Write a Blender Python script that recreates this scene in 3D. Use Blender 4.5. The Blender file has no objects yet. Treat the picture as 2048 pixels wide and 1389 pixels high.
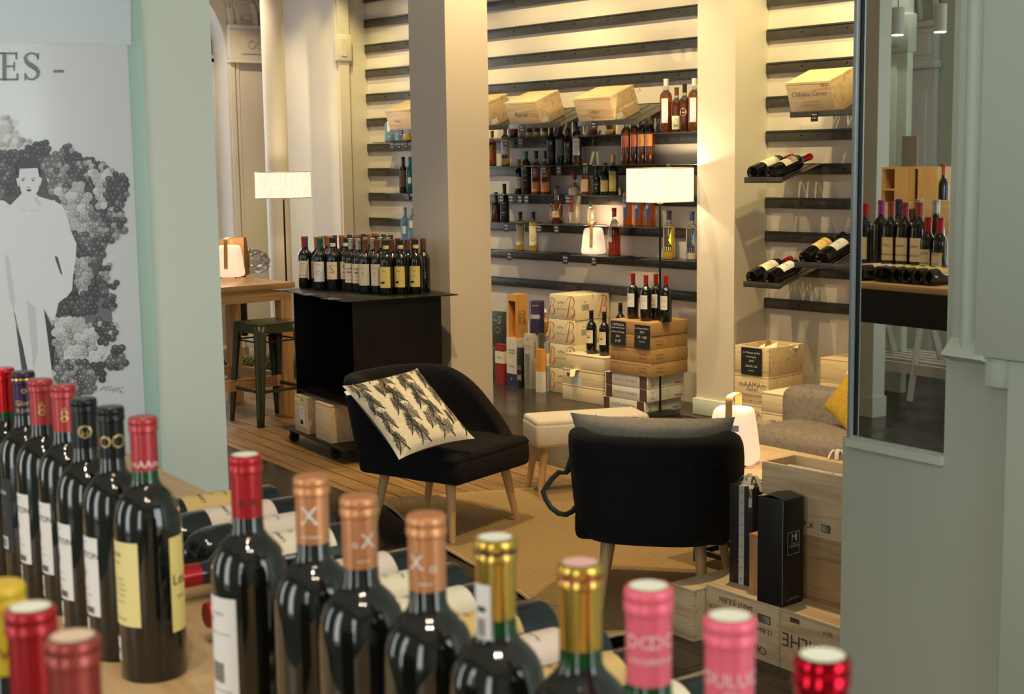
import bpy, bmesh, math, random
from mathutils import Vector, Matrix
random.seed(7)
scene = bpy.context.scene
COL = scene.collection
PI = math.pi
R_ = math.radians
# ------------------------------------------------------------------ camera
FPX = 2844.0; HC = 1.65
_a = R_(49.0); _p = R_(7.4); _r = R_(-0.8)
CF = Vector((-math.sin(_a)*math.cos(_p), math.cos(_a)*math.cos(_p), -math.sin(_p)))
_rt = CF.cross(Vector((0, 0, 1))).normalized(); _up = _rt.cross(CF)
CR = _rt*math.cos(_r)+_up*math.sin(_r); CU = -_rt*math.sin(_r)+_up*math.cos(_r)
CC = Vector((0, 0, HC))
cd = bpy.data.cameras.new('camera'); cam = bpy.data.objects.new('camera', cd); COL.objects.link(cam)
cd.sensor_width = 36.0; cd.lens = 36.0*FPX/2048.0
cd.clip_start = 0.05; cd.clip_end = 100
cd.dof.use_dof = True; cd.dof.focus_distance = 6.6; cd.dof.aperture_fstop = 10.0
M = Matrix.Identity(4)
for i in range(3):
    M[i][0] = CR[i]; M[i][1] = CU[i]; M[i][2] = -CF[i]; M[i][3] = CC[i]
cam.matrix_world = M
scene.camera = cam
scene.view_settings.view_transform = 'Standard'
scene.view_settings.look = 'None'
scene.view_settings.gamma = 1.0
scene.view_settings.use_curve_mapping = False
scene.view_settings.exposure = 0.0
scene.cycles.use_denoising = True
scene.cycles.max_bounces = 7; scene.cycles.diffuse_bounces = 3; scene.cycles.glossy_bounces = 4
scene.cycles.transmission_bounces = 6; scene.cycles.transparent_max_bounces = 8
scene.cycles.sample_clamp_indirect = 4.0
scene.cycles.caustics_reflective = False; scene.cycles.caustics_refractive = False
# ------------------------------------------------------------------ world: overcast daylight outside
W = bpy.data.worlds.new('daylight'); scene.world = W; W.use_nodes = True
W.node_tree.nodes['Background'].inputs[0].default_value = (0.88, 0.94, 1.0, 1)
W.node_tree.nodes['Background'].inputs[1].default_value = 2.2
# ------------------------------------------------------------------ frames of reference
GV = Vector((-.9925, .1219, 0)); NV = Vector((.1219, .9925, 0))   # shop-front direction (7 degrees off the back wall)
AG = math.atan2(-.1219, .9925)       # z rotation that takes local +x to -G (to the right), local +y to N
def gn(g, n, z=0): return GV*g+NV*n+Vector((0, 0, z))
def ray(x, y): return CF+CR*((x-1024)/FPX)-CU*((y-694.5)/FPX)
def onz(x, y, z):
    d = ray(x, y); return CC+d*((z-HC)/d.z)
def onY(x, y, Y):
    d = ray(x, y); return CC+d*(Y/d.y)
def onX(x, y, X):
    d = ray(x, y); return CC+d*(X/d.x)
def onN(x, y, n):
    d = ray(x, y); return CC+d*(n/d.dot(NV))
def onG(x, y, g):
    d = ray(x, y); return CC+d*(g/d.dot(GV))
def atD(x, y, t): return CC+ray(x, y)*t
YW = 7.24          # back wall plane
# ------------------------------------------------------------------ lamps
def area(name, loc, target, sx, sy, power, color):
    L = bpy.data.lights.new(name, 'AREA'); L.shape = 'RECTANGLE'; L.size = sx; L.size_y = sy
    L.energy = power; L.color = color
    o = bpy.data.objects.new(name, L); COL.objects.link(o); o.location = loc
    o.rotation_euler = (Vector(target)-Vector(loc)).to_track_quat('-Z', 'Y').to_euler(); return o
def spot(name, loc, target, power, color, ang=70, blend=.6, rad=.035):
    L = bpy.data.lights.new(name, 'SPOT'); L.energy = power; L.color = color
    L.spot_size = R_(ang); L.spot_blend = blend; L.shadow_soft_size = rad
    o = bpy.data.objects.new(name, L); COL.objects.link(o); o.location = loc
    o.rotation_euler = (Vector(target)-Vector(loc)).to_track_quat('-Z', 'Y').to_euler(); return o
WARM = (1.0, .78, .38); WARM2 = (1.0, .72, .36); DAY = (1.0, 1.0, .93)
CEIL = 3.9
# track spots washing the back wall
for x in (-9.3, -7.9, -6.9, -5.5, -4.4):
    spot('wall_or_fill_spot', (x+.25, 5.9, 3.55), (x, 7.24, 1.5), 125, WARM, 78)
spot('wall_or_fill_spot', (-9.55, 6.55, 3.7), (-10.25, 7.0, 1.6), 90, (1, .84, .34), 52)
spot('wall_or_fill_spot', (-10.45, 6.3, 3.75), (-10.6, 6.92, 1.4), 32, (1, .80, .28), 50)
spot('wall_or_fill_spot', (-4.6, 6.55, 3.4), (-5.82, 7.1, 1.8), 85, (1, .83, .34), 52)  # added fill, brightens the bay side of the right pier
spot('wall_or_fill_spot', (-10.1, 5.6, 3.7), (-11.3, 6.75, 1.5), 120, (1, .80, .50), 55)  # added fill, brightens the end wall
# spots over the seating
spot('ceiling_or_fill_spot', (-5.0, 5.9, 3.7), (-6.4, 5.5, 1.4), 90, (1, .72, .34), 60)
for x, y in ((-5.2, 4.6), (-3.9, 4.9), (-6.6, 5.9)):
    spot('ceiling_or_fill_spot', (x+.6, y-.8, 3.7), (x, y, 0), 210, WARM2, 75)
for x, y in ((-8.6, 4.4), (-7.0, 3.9)):
    spot('ceiling_or_fill_spot', (x+.1, y-.4, 3.7), (x, y, .6), 130, WARM2, 50)
# spots over the bottle table
for x, y in ((-.10, -.05), (.18, .34), (-.48, .12), (-1.15, .25)):
    spot('ceiling_or_fill_spot', (x, y, 3.6), (x-.5, y+.5, 1.0), 34, (1, .82, .60), 85, rad=.04)
for gg in (4.1, 5.0):
    spot('ceiling_or_fill_spot', gn(gg, 1.0, 3.6), gn(gg, .3, 1.0), 55, WARM2, 80, rad=.04)  # added fill over the second table, brightens its mirror image
spot('ceiling_or_fill_spot', gn(6.6, -1.6, 3.6), gn(7.2, -2.6, 1.6), 60, (1, .93, .82), 80, rad=.04)
# daylight through the street windows (behind and left of the camera)
for g0, w in ((1.6, 1.0), (4.6, .9), (-1.6, 1.3)):
    area('window_daylight', gn(g0, -2.75, 1.9), gn(g0, 2, 1.2), w*.62, 2.6, 22*w, DAY)
area('window_daylight', (-11.75, 4.9, 1.8), (-8, 4.9, 1.4), 1.5, 2.6, 60, (.94, .95, 1.0))
area('window_daylight', (2.6, 1.6, 1.9), (-3, 2.2, 1.2), 1.8, 2.4, 50, (.86, .96, .93))
# ------------------------------------------------------------------ materials
MATS = {}
def _mk(name):
    m = bpy.data.materials.new(name); m.use_nodes = True
    nt = m.node_tree; b = nt.nodes['Principled BSDF']; return m, nt, b
def mat(name, col, rough=.6, metal=0, emit=0, trans=0, coat=0, spec=.5, ior=1.45, noise=0, nscale=30, bump=0, emitcol=None, sheen=0):
    if name in MATS: return MATS[name]
    m, nt, b = _mk(name)
    b.inputs['Base Color'].default_value = (*col, 1); b.inputs['Roughness'].default_value = rough
    b.inputs['Metallic'].default_value = metal; b.inputs['Transmission Weight'].default_value = trans
    b.inputs['Coat Weight'].default_value = coat; b.inputs['Coat Roughness'].default_value = .08
    b.inputs['Specular IOR Level'].default_value = spec; b.inputs['IOR'].default_value = ior
    b.inputs['Sheen Weight'].default_value = sheen
    if emit:
        b.inputs['Emission Color'].default_value = (*(emitcol or col), 1); b.inputs['Emission Strength'].default_value = emit
    if noise or bump:
        tc = nt.nodes.new('ShaderNodeTexCoord'); n = nt.nodes.new('ShaderNodeTexNoise')
        n.inputs['Scale'].default_value = nscale; n.inputs['Detail'].default_value = 5
        nt.links.new(tc.outputs['Object'], n.inputs['Vector'])
        if noise:
            mx = nt.nodes.new('ShaderNodeMixRGB'); mx.blend_type = 'MULTIPLY'; mx.inputs[0].default_value = noise
            mx.inputs[1].default_value = (*col, 1)
            cr = nt.nodes.new('ShaderNodeValToRGB'); cr.color_ramp.elements[0].position = .3; cr.color_ramp.elements[1].position = .75
            cr.color_ramp.elements[0].color = (.35, .35, .35, 1)
            nt.links.new(n.outputs[0], cr.inputs[0]); nt.links.new(cr.outputs[0], mx.inputs[2]); nt.links.new(mx.outputs[0], b.inputs['Base Color'])
        if bump:
            bp = nt.nodes.new('ShaderNodeBump'); bp.inputs['Strength'].default_value = bump; bp.inputs['Distance'].default_value = .004
            nt.links.new(n.outputs[0], bp.inputs['Height']); nt.links.new(bp.outputs[0], b.inputs['Normal'])
    MATS[name] = m; return m
def wood(name, c1, c2, axis=0, scale=5, rough=.55, stretch=14, knots=.25, coat=0):
    if name in MATS: return MATS[name]
    m, nt, b = _mk(name); N = nt.nodes; L = nt.links
    tc = N.new('ShaderNodeTexCoord'); mp = N.new('ShaderNodeMapping')
    s = [stretch]*3; s[axis] = 1.0
    mp.inputs['Scale'].default_value = [q*scale/6 for q in s]
    oi = N.new('ShaderNodeObjectInfo'); va = N.new('ShaderNodeVectorMath'); va.operation = 'ADD'
    L.new(tc.outputs['Object'], mp.inputs['Vector']); L.new(mp.outputs[0], va.inputs[0])
    sc = N.new('ShaderNodeVectorMath'); sc.operation = 'SCALE'; sc.inputs['Scale'].default_value = 37
    cb = N.new('ShaderNodeCombineXYZ')
    for k in range(3): L.new(oi.outputs['Random'], cb.inputs[k])
    L.new(cb.outputs[0], sc.inputs[0]); L.new(sc.outputs[0], va.inputs[1])
    n = N.new('ShaderNodeTexNoise'); n.inputs['Scale'].default_value = 2.2; n.inputs['Detail'].default_value = 6; n.inputs['Distortion'].default_value = .8
    L.new(va.outputs[0], n.inputs['Vector'])
    w = N.new('ShaderNodeMath'); w.operation = 'MULTIPLY'; w.inputs[1].default_value = 6
    f = N.new('ShaderNodeMath'); f.operation = 'PINGPONG'; f.inputs[1].default_value = 1
    L.new(n.outputs[0], w.inputs[0]); L.new(w.outputs[0], f.inputs[0])
    cr = N.new('ShaderNodeValToRGB'); cr.color_ramp.elements[0].color = (*c1, 1); cr.color_ramp.elements[1].color = (*c2, 1)
    cr.color_ramp.elements[0].position = .0; cr.color_ramp.elements[1].position = .85
    mixv = N.new('ShaderNodeMath'); mixv.operation = 'MULTIPLY_ADD'; mixv.inputs[1].default_value = .55
    L.new(f.outputs[0], mixv.inputs[0]); L.new(n.outputs[0], mixv.inputs[2]); 
    sub = N.new('ShaderNodeMath'); sub.operation = 'SUBTRACT'; sub.inputs[1].default_value = .25
    L.new(mixv.outputs[0], sub.inputs[0]); L.new(sub.outputs[0], cr.inputs[0]); L.new(cr.outputs[0], b.inputs['Base Color'])
    b.inputs['Roughness'].default_value = rough; b.inputs['Coat Weight'].default_value = coat
    bp = N.new('ShaderNodeBump'); bp.inputs['Strength'].default_value = .15; bp.inputs['Distance'].default_value = .001
    L.new(n.outputs[0], bp.inputs['Height']); L.new(bp.outputs[0], b.inputs['Normal'])
    MATS[name] = m; return m
def weave(name, c1, c2, scale=400, rough=.95, bump=.5, sheen=0):
    if name in MATS: return MATS[name]
    m, nt, b = _mk(name); N = nt.nodes; L = nt.links
    tc = N.new('ShaderNodeTexCoord'); v = N.new('ShaderNodeTexVoronoi'); v.inputs['Scale'].default_value = scale
    n = N.new('ShaderNodeTexNoise'); n.inputs['Scale'].default_value = scale/6; n.inputs['Detail'].default_value = 4
    L.new(tc.outputs['Object'], v.inputs['Vector']); L.new(tc.outputs['Object'], n.inputs['Vector'])
    ad = N.new('ShaderNodeMath'); ad.operation = 'MULTIPLY_ADD'; ad.inputs[1].default_value = .5
    L.new(v.outputs['Distance'], ad.inputs[0]); L.new(n.outputs[0], ad.inputs[2])
    cr = N.new('ShaderNodeValToRGB'); cr.color_ramp.elements[0].color = (*c1, 1); cr.color_ramp.elements[1].color = (*c2, 1)
    cr.color_ramp.elements[0].position = .35; cr.color_ramp.elements[1].position = .85
    L.new(ad.outputs[0], cr.inputs[0]); L.new(cr.outputs[0], b.inputs['Base Color'])
    bp = N.new('ShaderNodeBump'); bp.inputs['Strength'].default_value = bump; bp.inputs['Distance'].default_value = .002
    L.new(v.outputs['Distance'], bp.inputs['Height']); L.new(bp.outputs[0], b.inputs['Normal'])
    b.inputs['Roughness'].default_value = rough; b.inputs['Specular IOR Level'].default_value = .2; b.inputs['Sheen Weight'].default_value = sheen
    MATS[name] = m; return m
def pane(name, tint=(1, 1, 1), gl=.08):
    if name in MATS: return MATS[name]
    m = bpy.data.materials.new(name); m.use_nodes = True; nt = m.node_tree; nt.nodes.clear()
    o = nt.nodes.new('ShaderNodeOutputMaterial'); t = nt.nodes.new('ShaderNodeBsdfTransparent'); t.inputs[0].default_value = (*tint, 1)
    g = nt.nodes.new('ShaderNodeBsdfGlossy'); g.inputs['Roughness'].default_value = .03
    mx = nt.nodes.new('ShaderNodeMixShader'); lw = nt.nodes.new('ShaderNodeLayerWeight'); lw.inputs[0].default_value = .3
    mt = nt.nodes.new('ShaderNodeMath'); mt.operation = 'MULTIPLY_ADD'; mt.inputs[1].default_value = .6; mt.inputs[2].default_value = gl
    nt.links.new(lw.outputs['Fresnel'], mt.inputs[0]); nt.links.new(mt.outputs[0], mx.inputs[0])
    nt.links.new(t.outputs[0], mx.inputs[1]); nt.links.new(g.outputs[0], mx.inputs[2]); nt.links.new(mx.outputs[0], o.inputs[0])
    MATS[name] = m; return m
# ------------------------------------------------------------------ mesh building
_txt = {}
def glyphs(s, size):
    k = (s, size)
    if k in _txt: return _txt[k]
    c = bpy.data.curves.new('t', 'FONT'); c.body = s; c.size = size; c.align_x = 'CENTER'; c.align_y = 'CENTER'; c.resolution_u = 2
    o = bpy.data.objects.new('t', c); me = o.to_mesh()
    r = ([v.co.copy() for v in me.vertices], [tuple(p.vertices) for p in me.polygons])
    o.to_mesh_clear(); bpy.data.objects.remove(o); bpy.data.curves.remove(c)
    _txt[k] = r; return r
class MB:
    def __init__(s): s.v = []; s.f = []; s.m = []
    def add(s, vs, fs, m=0, T=None):
        n = len(s.v)
        s.v += [tuple(T@Vector(p)) if T is not None else tuple(p) for p in vs]
        for k, f in enumerate(fs):
            s.f.append(tuple(i+n for i in f)); s.m.append(m[k] if isinstance(m, (list, tuple)) else m)
        return s
    def box(s, x0, x1, y0, y1, z0, z1, m=0, bev=0, T=None, seg=2):
        if bev <= 0:
            vs = [(x, y, z) for z in (z0, z1) for y in (y0, y1) for x in (x0, x1)]
            fs = [(0, 2, 3, 1), (4, 5, 7, 6), (0, 1, 5, 4), (2, 6, 7, 3), (0, 4, 6, 2), (1, 3, 7, 5)]
            return s.add(vs, fs, m, T)
        bm = bmesh.new(); bmesh.ops.create_cube(bm, size=1)
        for v in bm.verts: v.co = Vector(((x0+x1)/2+v.co.x*(x1-x0), (y0+y1)/2+v.co.y*(y1-y0), (z0+z1)/2+v.co.z*(z1-z0)))
        bmesh.ops.bevel(bm, geom=bm.edges[:], offset=bev, segments=seg, affect='EDGES', profile=.5)
        bm.verts.ensure_lookup_table()
        s.add([v.co.copy() for v in bm.verts], [tuple(v.index for v in f.verts) for f in bm.faces], m, T); bm.free(); return s
    def lathe(s, prof, seg=20, m=0, T=None):
        vs = []; fs = []; ms = []
        for (r, z) in prof:
            for k in range(seg):
                a = 2*PI*k/seg; vs.append((r*math.cos(a), r*math.sin(a), z))
        for j in range(len(prof)-1):
            for k in range(seg):
                k2 = (k+1) % seg
                fs.append((j*seg+k, j*seg+k2, (j+1)*seg+k2, (j+1)*seg+k)); ms.append(m[j] if isinstance(m, (list, tuple)) else m)
        fs.append(tuple(range(seg))[::-1]); ms.append(ms[0])
        fs.append(tuple((len(prof)-1)*seg+k for k in range(seg))); ms.append(ms[-2])
        return s.add(vs, fs, ms, T)
    def rod(s, a, b, r0, r1=None, seg=12, m=0):
        a = Vector(a); b = Vector(b); d = b-a; L = d.length
        T = Matrix.Translation(a)@d.to_track_quat('Z', 'Y').to_matrix().to_4x4()
        return s.lathe([(r0, 0), (r1 if r1 is not None else r0, L)], seg, m, T)
    def tube(s, pts, r, seg=8, m=0, flat=1.0, up=(0, 0, 1)):
        pts = [Vector(p) for p in pts]; vs = []; fs = []; n = len(pts)
        for i, p in enumerate(pts):
            d = (pts[min(i+1, n-1)]-pts[max(i-1, 0)]).normalized()
            u = Vector(up)
            if abs(d.dot(u)) > .95: u = Vector((1, 0, 0))
            x = d.cross(u).normalized(); y = x.cross(d)
            for k in range(seg):
                a = 2*PI*k/seg; vs.append(p+x*(r*math.cos(a)*flat)+y*(r*math.sin(a)))
        for i in range(n-1):
            for k in range(seg):
                k2 = (k+1) % seg; fs.append((i*seg+k, i*seg+k2, (i+1)*seg+k2, (i+1)*seg+k))
        fs.append(tuple(range(seg))[::-1]); fs.append(tuple((n-1)*seg+k for k in range(seg)))
        return s.add(vs, fs, m)
    def prism(s, poly, z0, z1, m=0, T=None):
        n = len(poly); vs = [(x, y, z0) for x, y in poly]+[(x, y, z1) for x, y in poly]
        fs = [tuple(range(n))[::-1], tuple(range(n, 2*n))]+[(i, (i+1) % n, n+(i+1) % n, n+i) for i in range(n)]
        return s.add(vs, fs, m, T)
    def poly(s, pts, m=0, T=None): return s.add(pts, [tuple(range(len(pts)))], m, T)
    def disc(s, x, y, z, r, m=0, T=None, seg=12, sy=1):
        return s.add([(x+r*math.cos(2*PI*k/seg), y+r*sy*math.sin(2*PI*k/seg), z) for k in range(seg)], [tuple(range(seg))], m, T)
    def text(s, t, size, m=0, T=None, fn=None, sx=1, shear=0):
        vs, fs = glyphs(t, 1.0)
        vs = [Vector(((p.x*sx+p.y*shear)*size, p.y*size, p.z)) for p in vs]
        if fn: vs = [Vector(fn(p.x, p.y)) for p in vs]
        return s.add(vs, fs, m, T)
    def curvedpatch(s, r, a0, a1, z0, z1, m=0, seg=10):
        vs = []
        for k in range(seg+1):
            a = a0+(a1-a0)*k/seg
            vs += [(r*math.cos(a), r*math.sin(a), z0), (r*math.cos(a), r*math.sin(a), z1)]
        return s.add(vs, [(2*k, 2*k+2, 2*k+3, 2*k+1) for k in range(seg)], m)
    def mesh(s, name, mats, smooth=35):
        me = bpy.data.meshes.new(name); me.from_pydata(s.v, [], s.f)
        if not isinstance(mats, (list, tuple)): mats = [mats]
        for q in mats: me.materials.append(q)
        me.polygons.foreach_set('material_index', s.m)
        if smooth:
            me.polygons.foreach_set('use_smooth', [True]*len(me.polygons)); me.set_sharp_from_angle(angle=R_(smooth))
        me.validate(); me.update(); return me
def link(name, me, parent=None, loc=(0, 0, 0), rot=(0, 0, 0)):
    o = bpy.data.objects.new(name, me); COL.objects.link(o); o.location = loc; o.rotation_euler = rot
    if parent is not None: o.parent = parent
    return o
def tag(o, label, cat, group=None):
    o['label'] = label; o['category'] = cat
    if group: o['group'] = group
    return o
def thing(name, label, cat, loc=(0, 0, 0), rz=0, group=None, rot=None):
    o = bpy.data.objects.new(name, None); COL.objects.link(o); o.location = loc
    o.rotation_euler = rot if rot is not None else (0, 0, rz); o.empty_display_size = .05
    return tag(o, label, cat, group)
def part(name, mb, mats, parent, label=None, loc=(0, 0, 0), rot=(0, 0, 0), smooth=35):
    o = link(name, mb.mesh(name, mats, smooth), parent, loc, rot)
    if label: o['label'] = label
    return o
def single(name, label, cat, mb, mats, loc=(0, 0, 0), rz=0, group=None, rot=None, smooth=35):
    o = link(name, mb.mesh(name, mats, smooth), None, loc, rot if rot is not None else (0, 0, rz)); return tag(o, label, cat, group)
def struct(name, mb, mats, loc=(0, 0, 0), rz=0, smooth=35):
    o = link(name, mb.mesh(name, mats, smooth), None, loc, (0, 0, rz)); o['kind'] = 'structure'; return o
def dup(root, loc, rz=None, label=None, group=None, rot=None):
    r = root.copy(); COL.objects.link(r); r.location = loc
    if rz is not None: r.rotation_euler = (0, 0, rz)
    if rot is not None: r.rotation_euler = rot
    if label: r['label'] = label
    if group: r['group'] = group
    for ch in list(root.children):
        c = ch.copy(); COL.objects.link(c); c.parent = r
        for g in list(ch.children):
            d = g.copy(); COL.objects.link(d); d.parent = c
    return r
# ------------------------------------------------------------------ palette
WALLM = mat('white_plaster', (.76, .69, .60), .6, noise=.10, nscale=3, bump=.05)
WALLG = mat('pale_paint', (.56, .58, .49), .5, noise=.05, nscale=3)
TRIMM = mat('trim_paint', (.64, .71, .60), .42)
STEEL = mat('blackened_steel', (.085, .083, .078), .30, metal=.4, noise=.5, nscale=25)
BLACKM = mat('black_metal', (.02, .02, .02), .42, metal=.6)
CARTM = mat('cart_steel', (.028, .027, .027), .38, metal=.7, noise=.5, nscale=9)
PINE = wood('pine_crate', (.62, .42, .21), (.83, .66, .42), 0, 5)
PINE2 = wood('pine_pale', (.70, .54, .32), (.86, .73, .50), 0, 5)
PINEY = wood('pine_yellow', (.58, .38, .19), (.80, .60, .35), 0, 5)
OAK = wood('oak_table', (.42, .22, .08), (.60, .35, .15), 1, 5, rough=.4, coat=.15)
LEGW = wood('beech_leg', (.48, .28, .10), (.62, .40, .18), 2, 4, rough=.45)
TABW = wood('display_table_wood', (.55, .34, .15), (.70, .48, .25), 0, 5, rough=.45)
COFW = wood('coffee_table_wood', (.66, .46, .24), (.80, .62, .38), 0, 5, rough=.45)
INK = mat('printed_ink', (.03, .025, .02), .7)
INKG = mat('grey_ink', (.22, .20, .19), .7)
INKB = mat('brown_ink', (.16, .08, .04), .7)
INKR = mat('red_ink', (.55, .07, .03), .6)
GOLDI = mat('gold_ink', (.62, .45, .18), .35, metal=.7)
WHITEI = mat('white_ink', (.85, .84, .80), .6)
PAPER = mat('label_paper', (.80, .80, .80), .55)
CREAM = mat('cream_paper', (.80, .73, .55), .6)
YELP = mat('yellow_paper', (.78, .62, .20), .55)
CHALK = mat('slate_card', (.018, .018, .02), .5)
WINEG = mat('dark_wine_glass', (.005, .006, .005), .05, coat=.5, spec=.6)
GREENG = mat('green_neck_glass', (.008, .07, .012), .05, trans=.3)
FABB = weave('black_velvet', (.003, .003, .004), (.010, .0095, .011), 260, .95, .4, .03)
FABG = weave('grey_sofa_cloth', (.17, .145, .12), (.33, .29, .25), 300, .95, .5)
FABC = weave('cream_cloth', (.62, .57, .50), (.76, .71, .63), 350, .95, .3)
SHADE = None
# ================================================================== SETTING
def plankmat(name, c1, c2, gap, rough, w=.14):
    m, nt, b = _mk(name); N = nt.nodes; L = nt.links
    tc = N.new('ShaderNodeTexCoord'); mp = N.new('ShaderNodeMapping'); mp.inputs['Rotation'].default_value = (0, 0, -AG)
    br = N.new('ShaderNodeTexBrick'); br.inputs['Scale'].default_value = 1; br.inputs['Brick Width'].default_value = 1.7
    br.inputs['Row Height'].default_value = w; br.inputs['Mortar Size'].default_value = .004; br.offset = .37
    br.inputs['Color1'].default_value = (*c1, 1); br.inputs['Color2'].default_value = (*c2, 1); br.inputs['Mortar'].default_value = (*gap, 1)
    L.new(tc.outputs['Object'], mp.inputs[0]); L.new(mp.outputs[0], br.inputs['Vector'])
    m2 = N.new('ShaderNodeMapping'); m2.inputs['Scale'].default_value = (2, 26, 2); L.new(mp.outputs[0], m2.inputs[0])
    n = N.new('ShaderNodeTexNoise'); n.inputs['Scale'].default_value = 1.6; n.inputs['Detail'].default_value = 6; L.new(m2.outputs[0], n.inputs['Vector'])
    cr = N.new('ShaderNodeValToRGB'); cr.color_ramp.elements[0].color = (.45, .42, .38, 1); cr.color_ramp.elements[0].position = .3; cr.color_ramp.elements[1].position = .7
    mx = N.new('ShaderNodeMixRGB'); mx.blend_type = 'MULTIPLY'; mx.inputs[0].default_value = .8
    L.new(n.outputs[0], cr.inputs[0]); L.new(br.outputs[0], mx.inputs[1]); L.new(cr.outputs[0], mx.inputs[2]); L.new(mx.outputs[0], b.inputs['Base Color'])
    n2 = N.new('ShaderNodeTexNoise'); n2.inputs['Scale'].default_value = 3; n2.inputs['Detail'].default_value = 4
    L.new(tc.outputs['Object'], n2.inputs['Vector'])
    mr = N.new('ShaderNodeMath'); mr.operation = 'MULTIPLY_ADD'; mr.inputs[1].default_value = .3; mr.inputs[2].default_value = rough
    L.new(n2.outputs[0], mr.inputs[0]); L.new(mr.outputs[0], b.inputs['Roughness'])
    bp = N.new('ShaderNodeBump'); bp.inputs['Strength'].default_value = .5; bp.inputs['Distance'].default_value = .002
    L.new(br.outputs['Fac'], bp.inputs['Height']); bp.invert = True; L.new(bp.outputs[0], b.inputs['Normal'])
    return m
FLD = plankmat('dark_stained_boards', (.060, .045, .033), (.028, .022, .018), (.004, .003, .003), .10)
FLL = plankmat('oiled_light_boards', (.40, .245, .10), (.31, .185, .075), (.06, .035, .015), .28, .11)
b = MB(); b.box(-12.2, 3.2, -3.2, 7.6, -.1, 0, 0)
def gnrect(mb, g0, g1, n0, n1, z, m): mb.add([gn(g0, n0, z), gn(g0, n1, z), gn(g1, n1, z), gn(g1, n0, z)][::-1], [(0, 1, 2, 3)], m)
gnrect(b, 5.2, 8.1, 3.245, 4.44, .001, 1); gnrect(b, 8.1, 11.6, 3.245, 5.15, .001, 1); gnrect(b, 1.5, 3.95, 2.62, 2.84, .001, 1)
struct('floor', b, [FLD, FLL])
b = MB(); b.box(-12.2, 3.2, -3.2, 7.6, CEIL, CEIL+.1); struct('ceiling', b, WALLM)
b = MB(); b.box(-12.2, 3.2, YW, YW+.16, 0, CEIL); struct('wall_back', b, WALLM)
# pier on the left of the rails, with a narrow pilaster strip and its capital
b = MB(); b.box(-11.04, -10.17, 6.92, YW, 0, CEIL); struct('wall_pier_left', b, WALLM)
b = MB(); b.box(-10.17, -10.14, 6.93, 7.03, 0, 2.52); b.box(-10.18, -10.12, 6.90, 7.05, 2.52, 2.74, bev=.008); b.box(-10.17, -10.13, 6.93, 7.03, 2.74, CEIL)
b.box(-10.13, -10.113, 6.94, 6.99, 2.56, 2.70)
struct('trim_1', b, WALLM)
# rounded column in the far corner
p = atD(560, 500, 11.95); b = MB(); b.lathe([(.095, 0), (.095, CEIL)], 32, 0)
struct('wall_column_corner', b, WALLM, (p.x, p.y, 0))
# pier between the long wall and the right bay
b = MB(); b.box(-6.13, -5.82, 6.92, YW, .001, CEIL, bev=0); struct('wall_pier_right', b, WALLM)
b = MB(); b.box(-6.15, -5.80, 6.90, YW, .001, .11, bev=.006); struct('baseboard_pier', b, TRIMM)
# free-standing square pillar
xa = onY(825, 400, 5.12).x; yb = onX(980, 400, -6.43).y
b = MB(); b.box(xa, -6.43, 5.12, yb, 0, CEIL); struct('wall_pillar_middle', b, WALLM)
# pillar that carries the poster (front frame: local x = -g, local y = n)
PB = 3.30
b = MB(); b.box(-3.62, -PB, .70, 1.362, 0, CEIL); struct('wall_pillar_poster', b, mat('pillar_paint', (.70, .72, .62), .5, noise=.04, nscale=2), (0, 0, 0), AG)
b = MB(); b.box(-PB, -PB+.006, 1.150, 1.19, 0, CEIL); struct('trim_2', b, mat('green_tint_edge', (.42, .58, .48), .25), (0, 0, 0), AG)
# end wall with an arched window (normal +X)
XE = -11.4; WY0, WY1, WZ = 5.05, 6.585, 2.62
def archwall(name, w0, w1, c0, c1, spring, top, th, openings, mats, T, ztop=CEIL):
    # a wall in local (u, z), thickness along local v, with arched openings (u0, u1, sill, spring)
    b = MB(); us = w0
    for (u0, u1, sill, spr) in openings:
        b.box(us, u0, 0, th, 0, ztop, 0, T=T)
        if sill > 0: b.box(u0, u1, 0, th, 0, sill, 0, T=T)
        r = (u1-u0)/2; cx = (u0+u1)/2; k = 18
        arc = [(cx-r*math.cos(PI*i/k), spr+min(r, ztop-spr-.06)*math.sin(PI*i/k)) for i in range(k+1)]
        for i in range(k):
            (ax, az), (bx_, bz) = arc[i], arc[i+1]
            vs = [(ax, 0, az), (bx_, 0, bz), (bx_, 0, ztop), (ax, 0, ztop), (ax, th, az), (bx_, th, bz), (bx_, th, ztop), (ax, th, ztop)]
            b.add(vs, [(0, 1, 2, 3), (4, 7, 6, 5), (0, 4, 5, 1), (2, 6, 7, 3)], 0, T)
        us = u1
    b.box(us, w1, 0, th, 0, ztop, 0, T=T)
    return b
TE = Matrix(((0, -1, 0, XE), (1, 0, 0, 0), (0, 0, 1, 0), (0, 0, 0, 1)))   # u -> Y, v -> -X
struct('wall_left', archwall('w', -3.2, YW, 0, 0, 0, 0, .32, [(WY0, WY1, .35, WZ)], None, TE), WALLM)
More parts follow.
